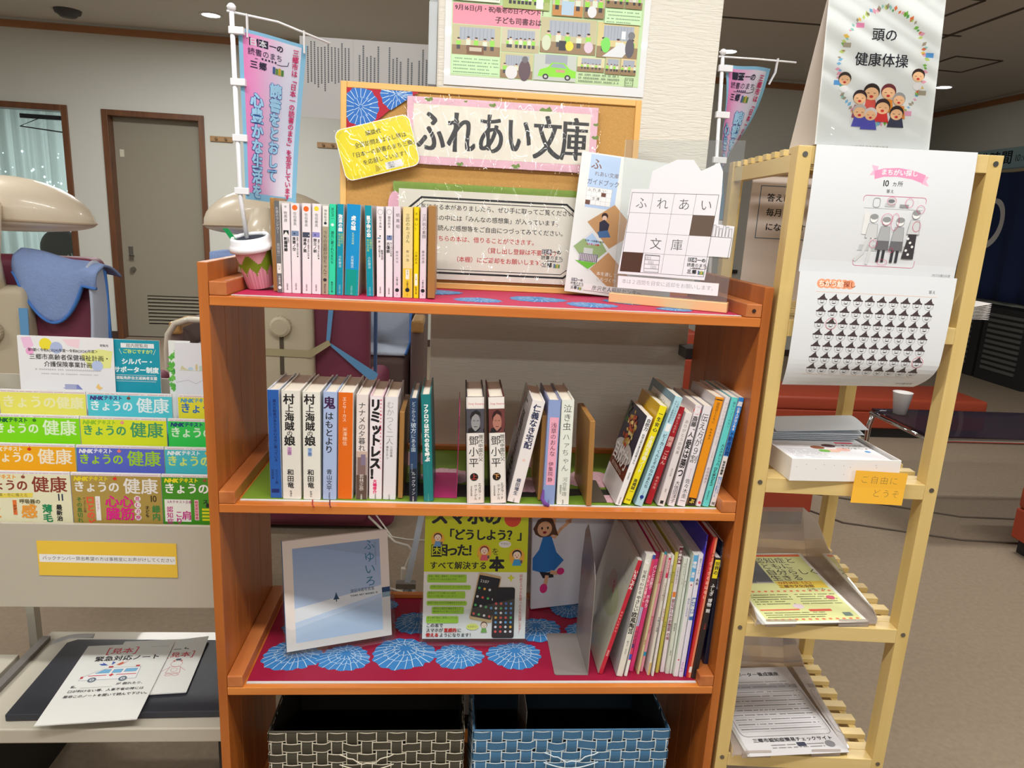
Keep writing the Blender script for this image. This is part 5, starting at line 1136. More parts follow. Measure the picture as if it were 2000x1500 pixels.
def toon(cx, cy, s_, hair, cloth_, bg=(240, 180, 60), phone=True):
    if bg: p.ell(cx, cy+s_*.4, s_*1.35, s_*1.5, bg)
    p.poly([(cx-s_*.8, cy+s_*1.9), (cx-s_*.5, cy+s_*.8), (cx+s_*.5, cy+s_*.8), (cx+s_*.8, cy+s_*1.9)], cloth_)
    p.ell(cx, cy-s_*.1, s_*.85, s_*.8, hair, 16); p.ell(cx, cy+s_*.1, s_*.68, s_*.68, (250, 228, 204), 16)
    p.rect(cx-s_*.35, cy, cx-s_*.2, cy+s_*.12, BLK); p.rect(cx+s_*.2, cy, cx+s_*.35, cy+s_*.12, BLK); p.ell(cx, cy+s_*.4, s_*.16, s_*.1, (200, 70, 60), 8)
    if phone: p.rect(cx+s_*.6, cy+s_*.9, cx+s_*.95, cy+s_*1.5, (90, 90, 100))
toon(29, 70, 11, (90, 60, 40), (110, 160, 210)); toon(134, 99, 12, (140, 60, 40), (230, 100, 110)); toon(208, 108, 13, (40, 40, 44), (60, 160, 220))
p.ell(180, 84, 14, 8, WHT); p.text('できた！', 170, 80, 6, K)
GR = (160, 214, 60)
for (x0, y0, x1, y1, a, b_) in ((8, 154, 96, 172, '設定、電話、連絡先…スマホの基本で', 'つまずいている人を助けます！'), (14, 178, 106, 188, '文字入力をスイスイ！メールもサクサク', None), (8, 192, 94, 208, '基本のアプリの導入から設定', 'ちょっと良い使いこなしまで！'), (8, 214, 98, 224, '直感で悩まされる写真機能をマスター！', None), (20, 227, 92, 243, '無料など便利な機能を使って', '毎日をもっと楽しくしよう！'), (8, 248, 80, 264, '初心者が意外に見落としている', 'テクニックも…！')):
    p.poly(rrect(x0, y0, x1, y1, 3, 3), GR); p.text(a, x0+3, y0+1, 5.0, (60, 84, 30), .0, sx=.95); 
    if b_: p.text(b_, x0+3, y0+8, 5.0, (60, 84, 30), .0, sx=.95)
def phone(x, y, w_, h_, a, body, rows):
    ca_, sa_ = cos(a), sin(a); p.X = lambda u, v: (x+(u-x)*ca_-(v-y)*sa_, y+(u-x)*sa_+(v-y)*ca_)
    p.poly(rrect(x, y, x+w_, y+h_, 5, 3), body); p.poly(rrect(x+2, y+5, x+w_-2, y+h_-7, 2, 2), (30, 32, 44))
    q = random.Random(int(x)); p.k += 1
    for i in range(rows):
        for j in range(4):
            cx = x+6+(w_-16)*j/3; cy = y+h_*.32+(h_*.55)*i/(rows-1)
            p.ell(cx+2, cy, 3.0, 3.0, q.choice([(230, 230, 234), (90, 170, 230), (80, 200, 110), (230, 90, 80), (240, 180, 60), (60, 110, 200), (240, 240, 240)]), 8, up=False)
    p.X = None
phone(124, 148, 52, 108, rad(11), (206, 180, 130), 4); p.text('21:07', 128, 162, 9, WHT, .0, rot=rad(11))
phone(156, 182, 50, 116, 0, (30, 28, 34), 7)
p.text('この本で', 6, 270, 9.5, K, .03) if False else None
p.text('この本で', 8, 264, 9.6, K, .02); p.text('スマホが', 8, 275, 9.6, K, .02); p.text('直感的', 48, 275, 9.6, (200, 40, 40), .05); p.text('に', 78, 275, 9.6, K, .02)
p.text('使える', 8, 286, 9.6, (200, 40, 40), .05); p.text('ようになります！', 38, 286, 9.6, K, .02)
p.text('初めてスマホを買った人を応援します！', 219, 152, 7.6, (220, 90, 90), .0, vert=True)
p.poly([(196, 152), (199, 158), (205, 160), (199, 163), (196, 170), (193, 163), (187, 160), (193, 158)], (220, 228, 60))
toon(138, 268, 9, (120, 80, 70), (120, 180, 90), None, False); p.ell(112, 272, 14, 7, (230, 240, 120)); p.text('なるほど！', 101, 269, 5, K)
p.build('cover_print', t, INKG)
stand(M2, w, 'clear stand holding the yellow and white phone guide', .10)
# picture book behind, leaning on the back; the bird character on it is left out
M3 = frame3((.640, .292, Z3+.003), (.835, .336, Z3+.003), (.626, .318, .711))
w, h = .225, .290
t = thing_m('picture_book', M3, 'white picture book with a jumping girl in a blue dress, behind the metal bookend', 'book', 'books shown face out on the third shelf')
MB().box(0, w, .0005, .008, 0, h).build('cover', coverm((214, 212, 218)), t, bevel=.001)
p = Page(225, 290, w, h)
p.rect(0, 0, 225, 290, (222, 222, 230)); p.text('かいちゃんのえほん', 4, 16, 24, (150, 50, 110), .0, sx=.95)
SK = (232, 178, 140); HR = (96, 66, 50)
p.line([(50, 110), (56, 80), (58, 50)], 9, SK); p.line([(58, 112), (74, 92), (92, 78)], 8, SK); p.ell(59, 44, 7, 9, SK); p.ell(94, 74, 8, 6, SK)
for a in range(4): p.line([(56+a*3, 44), (52+a*5, 32)], 3, SK, up=False); p.line([(94, 74), (104-a*1, 62+a*5)], 3, SK, up=False)
p.poly([(8, 100), (2, 86), (14, 64), (34, 56), (52, 64), (60, 84), (68, 108), (52, 104), (40, 112), (20, 108)], HR); p.ell(32, 88, 19, 19, SK)
for x in (25, 40): p.ell(x, 86, 2.4, 3.6, BLK, 8)
p.ell(32, 97, 5, 3.4, (150, 40, 50), 10)
p.poly([(28, 108), (50, 108), (64, 150), (84, 172), (60, 196), (28, 200), (2, 190), (2, 160), (18, 140)], (50, 120, 196)); p.poly([(20, 196), (44, 200), (56, 196), (58, 214), (30, 214)], (40, 40, 50))
p.line([(40, 210), (36, 232)], 10, SK); p.line([(52, 200), (66, 204)], 10, SK); p.ell(32, 240, 10, 12, (226, 50, 130)); p.ell(76, 200, 10, 9, (226, 50, 130))
p.build('cover_print', t, INKG)

# woven strap baskets on the lowest shelf
def basket(x0, x1, y0, y1, z0, z1, main, edge, lab, ncols):
    t = thing('woven_basket', (x0, y0, z0), lab, 'basket', 'woven strap baskets on the bottom shelf')
    w, d, h = x1-x0, y1-y0, z1-z0
    mm, me_ = mat('strap_%d%d' % (main[0], main[2]), main, .5, bump=.3, bscale=900), mat('stitch_%d%d' % (edge[0], edge[2]), edge, .7)
    inner = mat('basket_inner_shade_%d' % main[2], tuple(int(c*.35) for c in main), .9)  # strap colour darkened to paint the shade inside the basket
    nr = 10; px = w/ncols; pz = h/nr
    ny = max(6, int(d/px)); py = d/ny; amp = .0022
    def strap(path, width, up, name):
        """a flat strap along path, with pale stitched borders; up = width direction"""
        mb = MB(); up = Vector(up); n = len(path)
        for (a, b_, mi, lift) in ((-.5, -.42, 1, .0003), (-.42, .42, 0, 0), (.42, .5, 1, .0003)):
            vs = []; fs = []
            for i, pth in enumerate(path):
                P_ = Vector(pth[0]); N_ = Vector(pth[1])
                vs += [P_+up*width*a+N_*lift, P_+up*width*b_+N_*lift]
            for i in range(n-1): fs.append((2*i, 2*i+1, 2*i+3, 2*i+2))
            mb.m = mi; mb.add(vs, fs)
        return mb.build(name, [mm, me_], t, solid=.0008)
    # uprights
    def upright(cx, cy, nrm, upv, k):
        path = []
        for i in range(nr*4+1):
            z = h*i/(nr*4); s_ = cos(pi*(z/pz-.5+k)) ; s_ = 0 if False else sin(pi*(z/pz+k))
            path.append(((cx+nrm[0]*amp*s_, cy+nrm[1]*amp*s_, z), nrm))
        strap(path, px*.80, upv, 'upright_strap')
    for i in range(ncols):
        cx = px*(i+.5); upright(cx, 0, (0, -1, 0), (1, 0, 0), i); upright(cx, d, (0, 1, 0), (1, 0, 0), i)
    for j in range(ny):
        cy = py*(j+.5); upright(0, cy, (-1, 0, 0), (0, 1, 0), j); upright(w, cy, (1, 0, 0), (0, 1, 0), j)
    for r_ in range(nr):
        zc = pz*(r_+.5)
        path = []
        for i in range(ncols*4+1): x = w*i/(ncols*4); s_ = -sin(pi*(x/px-.5+.5+ .0))*0; s_ = -cos(pi*(x/px-.5))*(1 if r_ % 2 == 0 else -1); path.append(((x, -amp*s_, zc+(.004*sin(x*60) if r_ in (nr-2,) and w*.3 < x < w*.7 else 0)), (0, -1, 0)))
        strap(path, pz*.82, (0, 0, 1), 'cross_strap')
        path = [((w*i/(ncols*2), d+amp*(1 if (i//2+r_) % 2 else -1), zc), (0, 1, 0)) for i in range(ncols*2+1)]; strap(path, pz*.82, (0, 0, 1), 'cross_strap')
        for x, nx_ in ((0, -1), (w, 1)):
            path = [((x+nx_*amp*(1 if (i//2+r_) % 2 else -1), d*i/(ny*2), zc), (nx_, 0, 0)) for i in range(ny*2+1)]; strap(path, pz*.82, (0, 0, 1), 'cross_strap')
    MB().box(.004, w-.004, .004, .005, .0, h-.004).box(.004, w-.004, d-.005, d-.004, 0, h-.004).box(.004, .005, .004, d-.004, 0, h-.004).box(w-.005, w-.004, .004, d-.004, 0, h-.004).box(.004, w-.004, .004, d-.004, .001, .003).build('lining', inner, t)  # added inner sheets carrying the painted shade behind the weave
    MB().tube([(0, 0, h), (w, 0, h), (w, d, h), (0, d, h), (0, 0, h)], .0022, 8).build('rim', mm, t)
    # torn hand grip: slack straps that bulge open in the middle of the front
    mb = MB(); xs = [w*(.36+.28*i/12) for i in range(13)]
    for s_ in (1,):
        mb.m = 1; mb.tube([(x, -.006-.003*sin(pi*i/12), h*.80-h*.075*sin(pi*i/12)**2-.002*(i % 3)) for i, x in enumerate(xs)], .0012, 6); mb.tube([(x, -.006, h*.705-h*.06*sin(pi*(i/12))) for i, x in enumerate(xs)], .0012, 6)
    mb.build('grip_edge', [mm, me_], t)
    return t
basket(.070, .477, .032, .315, ZT[3]+.001, .336, (66, 62, 50), (214, 206, 186), 'black and brown woven strap basket with pale stitching, on the bottom shelf', 13)
basket(.500, .928, .032, .315, ZT[3]+.001, .336, (62, 112, 150), (206, 218, 222), 'blue woven strap basket with pale stitching, on the bottom shelf', 13)
t = thing('paper_divider', (.62, .10, ZT[3]+.006), 'pale card divider standing inside the blue basket', 'divider')
B('sheet', mat('divider_card', (170, 166, 160), .6), t, 0, .0015, 0, .18, 0, .25)

# ================================================================== PALE SLATTED RACK AT THE RIGHT
RX, RYW = 1.0268, rad(-4.274)
RW_, RD, RZ = .3663, .4154, 1.5597
R4 = Matrix.Translation((RX, 0, 0)) @ Matrix.Rotation(RYW, 4, 'Z')
T = thing('slatted_rack', (RX, 0, 0), 'tall pale birch rack with slatted shelves and paper notices on its front', 'rack', rot=(0, 0, RYW))
PW_, PD = .0262, .034
for (x, y) in ((0, 0), (RW_-PW_, 0), (0, RD-PD), (RW_-PW_, RD-PD)):
    o = MB().box(x, x+PW_, y, y+PD, 0, RZ).build('post', BIRCH_Z, T, bevel=.0012)
    if y == 0:
        for z in (1.545, .927, .607, .292): MB().tube([(x+PW_*.5, -.0012, z), (x+PW_*.5, .004, z)], .0048, 14).box(x+PW_*.5-.003, x+PW_*.5+.003, -.0016, -.001, z-.0006, z+.0006).build('screw', STEEL, o)
SZ = (RZ, 1.2496, .9372, .618, .302)
for z in SZ:
    B('side_rail', BIRCH_Y, T, .004, .020, PD, RD-PD, z-.044, z-.0125, .001); B('side_rail', BIRCH_Y, T, RW_-.020, RW_-.004, PD, RD-PD, z-.044, z-.0125, .001)
    B('front_rail', BIRCH_X, T, PW_, RW_-PW_, .0, .030, z-.0313, z, .001); B('back_rail', BIRCH_X, T, PW_, RW_-PW_, RD-.030, RD, z-.0313, z, .001)
    n_ = 8
    for i in range(n_):
        y = .0415+i*(RD-.083)/(n_-1)-.0105
        MB().box(.003, RW_-.003, y, y+.023, z-.012, z).build('slat', BIRCH_X, T, bevel=.001)
def rthing(name, u, w, z, lab, cat, group=None, rot=(0, 0, 0)):
    p = R4 @ Vector((u, w, z)); return thing(name, p, lab, cat, group, rot=(rot[0], rot[1], rot[2]+RYW))
# puzzle sheets hanging over the front
PAP = (222, 225, 228)
gp = 'puzzle sheets hanging on the front of the pale rack'
t = rthing('puzzle_sheet', .0285, -.003, 0, 'upper puzzle sheet with a pink ribbon heading and a grey drawing of four people', 'sheet', gp)
p = Page(286, 222, .286, .222)
p.rect(0, 0, 286, 222, PAP, n=20, m=20)
PK = (240, 150, 186)
p.poly([(102, 30), (114, 32), (114, 46), (100, 48), (106, 39)], (246, 184, 208)); p.poly([(206, 46), (194, 44), (194, 58), (208, 62), (202, 53)], (246, 184, 208))
p.poly([(108, 40), (124, 35), (150, 33), (176, 36), (200, 43), (196, 57), (176, 51), (150, 48), (126, 49), (110, 54)][::1], PK)
p.text('まちがい探し', 120, 35.5, 11, WHT, .02); p.text('10', 124, 52, 15, K, .01); p.text('ヵ所', 142, 55, 10, K, .0); p.text('答え', 134, 70, 7, K)
x0, y0, x1, y1 = 96, 82, 208, 206
p.line(rrect(x0, y0, x1, y1, 5, 4), .7, (206, 60, 120), closed=True)
g_, g2_, g3_ = (196, 200, 200), (120, 122, 126), (230, 230, 228)
p.rect(x0+3, 103, x1-3, 104, g_); p.rect(x0+6, 168, x1-8, 178, g_); p.rect(x0+3, 178, x1-3, 179, (180, 184, 184)); 
for i in range(5): p.rect(x0+10+i*22, 84, x0+10.8+i*22, 166, g3_)
p.line(rrect(114, 86, 126, 102, 4, 3), .7, g2_, closed=True); p.rect(136, 94, 154, 100, g_); p.ell(146, 90, 6, 3, g2_, 10); p.rect(162, 95, 178, 101, (150, 152, 154)); p.rect(102, 112, 112, 150, g3_)
for (cx, sk, hh) in ((120, 0, 122), (143, 1, 126), (168, 1, 126), (194, 2, 112)):
    p.ell(cx, hh, 7, 7, WHT, 14); p.ring(cx, hh, 7, 7, .5, g2_, 14); p.ell(cx, hh-3.5, 7.4, 5, (150, 152, 152), 14)
    p.poly([(cx-8, hh+9), (cx+8, hh+9), (cx+11, hh+34), (cx-11, hh+34)], (210, 212, 212) if sk != 1 else (176, 178, 180)); p.line([(cx-8, hh+9), (cx+8, hh+9), (cx+11, hh+34), (cx-11, hh+34)], .5, g2_, closed=True)
    if sk == 2: p.poly([(cx-7, hh+34), (cx+7, hh+34), (cx+9, hh+78), (cx-13, hh+78)], (66, 62, 66)); [p.ell(cx-4+5*(i % 3)-3, hh+42+i*7, 2.4, 2.4, WHT, 8) for i in range(5)]
    elif sk == 1: p.poly([(cx-11, hh+34), (cx+11, hh+34), (cx+12, hh+50), (cx-12, hh+50)], (110, 110, 114)); p.rect(cx-7, hh+50, cx-2, hh+72, (60, 60, 64)); p.rect(cx+2, hh+50, cx+7, hh+72, (60, 60, 64))
    else: p.line([(cx-4, hh+34), (cx-10, hh+60), (cx-22, hh+74)], 6, (214, 216, 216)); p.line([(cx+4, hh+34), (cx, hh+80)], 5, (214, 216, 216))
for (cx, cy, a, b_) in ((146, 90, 8, 7), (178, 92, 7, 8), (200, 102, 7, 7), (143, 122, 10, 10), (158, 126, 7, 15), (198, 132, 7, 9), (126, 166, 7, 7), (160, 176, 4, 4), (148, 198, 9, 5)): p.ring(cx, cy, a, b_, .6, (216, 70, 120), 18)
p.text('MYT介護の広場', 244, 214, 4.6, (110, 110, 110))
def sw1(U, V, k): return (.286*U, -.004*sin(pi*min(1, V*1.1))-k-.003-.010*(V**3)*0, 1.562-.222*V-.0*U)
p.build('sheet_front', t, INK, warp=sw1)
MB().grid(lambda u, v: (.286*u, -.0025-.004*sin(pi*min(1, v*1.1)), 1.562-.222*v), 8, 16).grid(lambda u, v: (.286*u, -.0025+.028*v, 1.5622), 4, 3).build('sheet_back', mat('sheet_white', PAP, .6), t)
t = rthing('puzzle_sheet', .0285, -.006, 0, 'lower puzzle sheet with rows of little faces in witch hats, its foot curling', 'sheet', gp)
p = Page(288, 218, .288, .218)
p.rect(0, 0, 288, 218, PAP, n=24, m=24)
for i in range(6): p.ell(42+i*10.5, 21, 8.5, 8.5, (240, 160, 120), 16, up=(i == 0))
p.text('ちがう絵', 36, 14.5, 12.5, (250, 236, 220), .02, sp=.92); p.text('探し', 82, 14.5, 12.5, (150, 70, 50), .01, sp=.92); p.text('答え', 240, 24, 6.5, K)
p.line([(34, 36), (256, 36), (256, 192), (34, 192)], .5, (240, 190, 150), closed=True)
HC = (72, 60, 62)
for j in range(7):
    for i in range(10):
        cx, cy = 47+i*22, 53+j*21.6
        p.k = 6; p.ring(cx, cy, 8.2, 7.6, .45, (110, 106, 106), 12, up=False)
        p.k = 7; p.poly([(cx-9, cy-2.4), (cx+9, cy-2.4), (cx+9, cy-4.6), (cx+6.5, cy-5), (cx+3.5, cy-10), (cx+3, cy-14.5), (cx-1, cy-10.5), (cx-6.5, cy-5), (cx-9, cy-4.6)], HC, up=False)
        p.k = 8; p.rect(cx-3.4, cy-.8, cx-2.2, cy+.6, HC, up=False); p.rect(cx+2.2, cy-.8, cx+3.4, cy+.6, HC, up=False); p.poly([(cx-4.6, cy+2.4), (cx+4.6, cy+2.2), (cx+1, cy+4), (cx-1.5, cy+4)], HC, up=False)
p.k = 9; p.ring(69, 94, 10.4, 10.4, .6, (216, 60, 90), 22); p.ring(245, 159, 10.4, 10.4, .6, (216, 60, 90), 22)
p.text('MYT介護の広場', 236, 206, 4.8, (90, 90, 90))
def curl(U, V):
    c = max(0, V-.72)/.28; cc = c*c*(.35+.65*U)
    return (.288*U*(1-.02*V)-.02*c*c*U, -.006-.005*sin(pi*V)+.030*cc, 1.342-.218*V+.006*cc)
def sw2(U, V, k): x, y, z = curl(U, V); return (x, y-k, z)
p.build('sheet_front', t, INK, warp=sw2)
MB().grid(lambda u, v: (lambda q: (q[0], q[1]+.0006, q[2]))(curl(u, v)), 10, 24).build('sheet_back', mat('sheet_white', PAP, .6), t)
# standing calendar-like card on top
t = rthing('standing_card', .036, .020, RZ, 'white standing card with a ring of coloured bits above a cheering group', 'card')
h = .262
p = Page(206, 262, .206, h)
p.rect(0, 0, 206, 262, (236, 240, 238))
q = random.Random(12); cx, cy = 106, 118; p.k += 1
for i in range(96):
    a = 2*pi*i/96+q.uniform(-.03, .03); rx_, ry_ = 76+q.uniform(-3.5, 3.5), 97+q.uniform(-3.5, 3.5)
    x, y = cx+rx_*cos(a), cy+ry_*sin(a); s_ = q.uniform(3.2, 6.4); c = q.choice([(120, 190, 70), (90, 170, 90), (240, 200, 90), (240, 170, 190), (130, 190, 230), (200, 220, 120), (170, 160, 140), (150, 200, 90), (230, 120, 70), (150, 210, 200)])
    b_ = a+q.uniform(-.5, .5); p.poly([(x+s_*cos(b_), y+s_*sin(b_)), (x-s_*.6*sin(b_), y+s_*.6*cos(b_)), (x-s_*cos(b_), y-s_*sin(b_)), (x+s_*.6*sin(b_), y-s_*.6*cos(b_))], c, up=False)
for (x, y, c) in ((30, 150, (90, 160, 220)), (188, 96, (90, 160, 220)), (182, 160, (170, 160, 140)), (40, 86, (180, 170, 150)), (60, 52, (240, 150, 190)), (160, 196, (240, 170, 200))): p.rect(x-7, y-4, x+7, y+4, c)
p.text('頭の', 82, 54, 23, (30, 36, 50), .012); p.text('健康体操', 56, 96, 24, (30, 36, 50), .012)
def head(cx, cy, s_, hair, skin=(250, 206, 160), mouth=True, old=False):
    p.ell(cx, cy, s_*1.05, s_, hair, 18); p.ell(cx, cy+s_*.28, s_*.92, s_*.78, skin, 18)
    for d in (-.4, .4): p.rect(cx+s_*(d-.14), cy+s_*.15, cx+s_*(d+.14), cy+s_*.24, (70, 40, 30), up=False)
    if mouth: p.ell(cx, cy+s_*.62, s_*.26, s_*.18, (210, 60, 60), 8)
def body(cx, cy, w_, h_, c): p.poly([(cx-w_*.7, cy), (cx+w_*.7, cy), (cx+w_, cy+h_), (cx-w_, cy+h_)], c)
head(42, 142, 11, (56, 46, 44)); head(172, 130, 11, (56, 40, 40)); p.ell(42, 160, 8, 6, (246, 246, 246)); p.ell(172, 150, 8, 6, (246, 246, 246))
for (x, y, c) in ((92, 176, (222, 90, 80)), (122, 174, (246, 160, 60)), (72, 186, (170, 80, 110)), (144, 184, (240, 150, 60))): body(x, y, 12, 22, c)
head(92, 162, 14, (46, 36, 36)); head(122, 160, 13, (120, 50, 60)); head(72, 172, 12, (56, 40, 50)); head(142, 172, 11, (170, 170, 170))
for (x, y, c) in ((76, 206, (90, 90, 190)), (112, 196, (226, 60, 60)), (140, 204, (60, 66, 90)), (92, 210, (90, 90, 190))): body(x, y, 15, 17, c)
head(74, 196, 12, (200, 196, 190)); head(94, 200, 11, (220, 220, 220)); head(114, 186, 13, (60, 40, 44)); head(140, 196, 12, (50, 40, 44))
p.text('いつでもできる頭の体操', 66, 254, 6, (150, 140, 130))
def cw(U, V, k): return (.206*U, .030*(1-V)-k, h*(1-V))
p.build('card_print', t, INKG, warp=cw)
MB().add([(0, .0006, 0), (.206, .0006, 0), (.206, .0306, h), (0, .0306, h)], [(0, 1, 2, 3)]).add([(-.004, .115, .0), (.202, .115, 0), (.206, .032, h), (0, .032, h)], [(3, 2, 1, 0)]).build('card_board', mat('card_cream', (226, 216, 206), .6), t, solid=.0009)
MB().box(0, .206, .0, .116, .0002, .0014).build('card_foot', mat('card_cream', (226, 216, 206), .6), t)
wv = MB(); wv.grid(lambda u, v: (.004+.206*u-.004, .030*v-.0022-.0012*abs(sin(v*9+u*4)*sin(u*7+v*16+1)), h*v), 60, 60); wv.build('laminate', clear('laminate', (255, 255, 255), .7, .04, .02, bump=.25, bscale=26), t, smooth=True)
MB().tube([(.11, .031, h-.004), (.112, .030, h+.006), (.118, .031, h+.004), (.117, .033, h-.006)], .0012, 8).build('ring_clip', STEEL, t)
# answer notice inside the rack, hung from the back rail
t = rthing('answer_notice', .048, RD-.033, 0, 'beige notice with a dark blue frame hanging inside the pale rack behind its left post', 'notice')
p = Page(220, 300, .22, .30)
p.rect(0, 0, 220, 300, (214, 200, 190)); p.line([(22, 30), (200, 30), (200, 148), (22, 148)], 1.8, (60, 90, 110), closed=True)
for i, s_ in enumerate(('答えは', '毎月１日', 'になります')): p.text(s_, 38+2*i, 46+i*33, 19, K, .02)
p.build('notice_sheet', t, INK, warp=lambda U, V, k: (.22*U, -k-.001, 1.54-.30*V))
MB().box(0, .22, 0, .0012, 1.24, 1.54).build('notice_back', mat('sheet_beige', (206, 196, 188), .7), t)
# papers on the second shelf sticking out to the right
t = rthing('paper_stack', .23, .06, SZ[1]+.0005, 'curled stack of papers sticking out at the right side of the pale rack', 'papers')
mb = MB()
for i in range(10): mb.grid(lambda u, v, i=i: (.208*u, .18*v, .012+.0012*i+.05*max(0, u-.6)**1.4*i*.12+.0006*i), 12, 1)
mb.build('sheets', mat('sheet_grey', (214, 210, 206), .7), t, solid=.0007)
# white box with leaflets and a sticky note on the third shelf
a = rad(5)
t = rthing('leaflet_box', .064, -.014, SZ[2]+.0006, 'low open white cardboard box of leaflets on the middle slatted shelf', 'box', rot=(0, 0, a))
CB = mat('box_white', (236, 234, 232), .6); bw, bd, bh = .224, .235, .046
MB().box(0, bw, 0, .002, 0, bh).box(0, bw, bd-.002, bd, 0, bh).box(0, .002, .002, bd-.002, 0, bh).box(bw-.002, bw, .002, bd-.002, 0, bh).box(0.002, bw-.002, .002, bd-.002, 0, .002).build('box_body', CB, t, bevel=.0006)
mb = MB(); q = random.Random(6)
for i in range(14):
    x, z = q.uniform(.01, bw-.01), q.uniform(.005, bh-.005); mb.add([(x, -.0003, z), (x+.0018, -.0003, z), (x+.0018, -.0003, z+.0010), (x, -.0003, z+.0008)], [(0, 1, 2, 3)])
mb.build('wear_specks', mat('wear_grey', (150, 146, 144), .8), t)
t = rthing('leaflets', .068, -.008, SZ[2]+.004, 'small pile of leaflets with a cartoon cover in the white box', 'leaflets', rot=(0, 0, a))
p = Page(212, 180, .212, .18)
p.rect(0, 0, 212, 180, (232, 232, 236)); p.lines(20, 106, 90, 7, 9, 4, (140, 140, 146), 6)
for (x, y, c) in ((96, 96, (150, 90, 60)), (126, 84, (90, 60, 60)), (120, 116, (240, 200, 180)), (146, 108, (230, 180, 170))): p.ell(x, y, 15, 11, c)
p.ell(100, 118, 12, 9, (120, 190, 80)); p.rect(150, 60, 190, 68, (220, 60, 90)); p.text('くすりは正しく', 140, 74, 13, K, 0, rot=.0); p.text('のみましょう', 146, 94, 12, K); p.ell(192, 120, 6, 6, (80, 150, 210))
p.build('top_leaflet', t, INK, warp=lambda U, V, k: (.212*U, .18*(1-V)+.004, .036+k))
B('leaflet_pile', WHITE, t, 0, .212, .004, .184, .0, .0355)
mb = MB()
for i in range(5): mb.grid(lambda u, v, i=i: (-.004+.014*i*.5+.205*u, .13+.10*v-.02*v*v*i*.3, .040+.004*i+.012*sin(v*2)+.008*u*(i == 4)), 6, 5)
mb.build('loose_sheets', mat('sheet_blueish', (214, 222, 230), .6), t, solid=.0006)
t = rthing('sticky_note', .1635, -.0180, 0, 'orange yellow sticky note with handwriting on the front of the white box', 'note', rot=(0, rad(1.5), a*.4))
p = Page(104, 64, .1035, .066)
p.rect(0, 0, 104, 64, (246, 186, 60), n=6, m=8)
p.text('ご自由に', 12, 8, 17, (90, 80, 60), -.02, sp=1.1); p.text('どうぞ', 40, 34, 17, (90, 80, 60), -.02, sp=1.1)
p.build('note_print', t, INK, warp=lambda U, V, k: (.1035*U, -k-.0012-.004*(1-abs(2*V-1))*0-.003*max(0, V-.5), .9675-.066*V))
MB().grid(lambda u, v: (.1035*u, -.0008-.003*max(0, v-.5), .9675-.066*v), 3, 8).build('note_back', mat('note_yellow', (246, 186, 60), .7), t)
# clear brochure trays with flyers
gt = 'clear leaflet trays on the lower slatted shelves'
TR = clear('tray_plastic', (236, 228, 222), .8, .08, .05, haze=.20)
def tray(z, lab, u=.040, wd=.262):
    t = rthing('leaflet_tray', u, -.012, z+.0006, lab, 'tray', gt, rot=(0, 0, rad(5)))
    L = .30
    MB().box(0, wd, 0, L, .004, .006).build('tray_floor', TR, t)
    prof = [(0, 0), (L, .0), (L+.05, .115), (L-.02, .112), (L*.72, .070), (L*.40, .045), (.02, .030), (0, .018)]
    MB().prism(prof, 0, .002, 'x').build('tray_side', TR, t); MB().prism(prof, wd-.002, wd, 'x').build('tray_side', TR, t)
    MB().add([(0, L, .004), (wd, L, .004), (wd, L+.05, .115), (0, L+.05, .115)], [(0, 1, 2, 3)]).build('tray_back', TR, t, solid=.002)
    MB().box(.02, .085, -.004, 0, 0, .016).box(wd-.085, wd-.02, -.004, 0, 0, .016).build('tray_lip', TR, t, bevel=.001)
    return t
tray(SZ[3], 'frosted clear tray on the fourth slatted shelf, holding yellow green flyers'); tray(SZ[4], 'frosted clear tray on the lowest visible slatted shelf, holding grey printed flyers', .030)
def flyer(z, draw, lab, name, u):
    t = rthing(name, u, -.016, z, lab, 'flyers', rot=(0, 0, rad(7)))
    w, d = .226, .285
    def zz(v): return .0125+.006*max(0, .25-v)*4*.4-.004*v
    mb = MB()
    for i in range(6): mb.grid(lambda u_, v, i=i: (w*u_+.0006*i, d*v-.0012*i, .007+.0009*i+.012*v*v), 2, 8)
    mb.build('flyer_pile', WHITE, t, solid=.0006)
    p = Page(226, 285, w, d); draw(p)
    p.build('top_flyer', t, INK, warp=lambda U, V, k: (w*U+.0036, d*(1-V)-.0072, .0127+k+.012*(1-V)**2))
def fl1(p):
    p.rect(0, 0, 226, 285, (236, 238, 230), n=2, m=20); p.rect(8, 8, 218, 277, (220, 224, 158), n=2, m=20); p.rect(8, 6, 218, 16, (232, 120, 80))
    p.rect(8, 18, 96, 128, (86, 86, 92)); p.poly([(20, 128), (30, 60), (60, 34), (92, 60), (96, 128)], (130, 126, 128)); p.poly([(56, 128), (60, 80), (84, 84), (96, 100), (96, 128)], (170, 168, 170))
    for i, (s_, x) in enumerate((('認知症と', 90), ('ともに', 96), ('自分らしく', 98), ('生きる', 98))): p.text(s_, x, 20+i*25, 25, (36, 40, 40), .0, sx=1.05)
    p.rect(100, 122, 214, 150, (230, 200, 70)); p.text('12月14日（土）', 104, 122, 13, (180, 100, 30), .03); p.text('三郷市文化会館', 100, 137, 12, (100, 60, 30), .03); p.text('小ホール', 160, 150, 11, (60, 60, 40), .01)
    for i in range(14): p.ell(14+i*15, 162, 4, 3, (226, 120, 90), 8, up=False); p.ell(14+i*15, 271, 4, 3, (226, 120, 90), 8, up=False)
    p.lines(16, 176, 104, 5, 9, 4.6, (60, 80, 50), 2); p.lines(120, 176, 210, 5, 9, 4.6, (60, 80, 50), 3); p.ell(104, 222, 12, 9, (226, 206, 216)); p.ell(196, 190, 10, 8, (200, 90, 110)); p.rect(120, 234, 170, 242, (210, 90, 70)); p.rect(12, 232, 100, 237, (220, 120, 90)); p.lines(16, 246, 150, 3, 8, 4, (60, 80, 50), 5); p.rect(188, 248, 206, 262, (110, 130, 120))
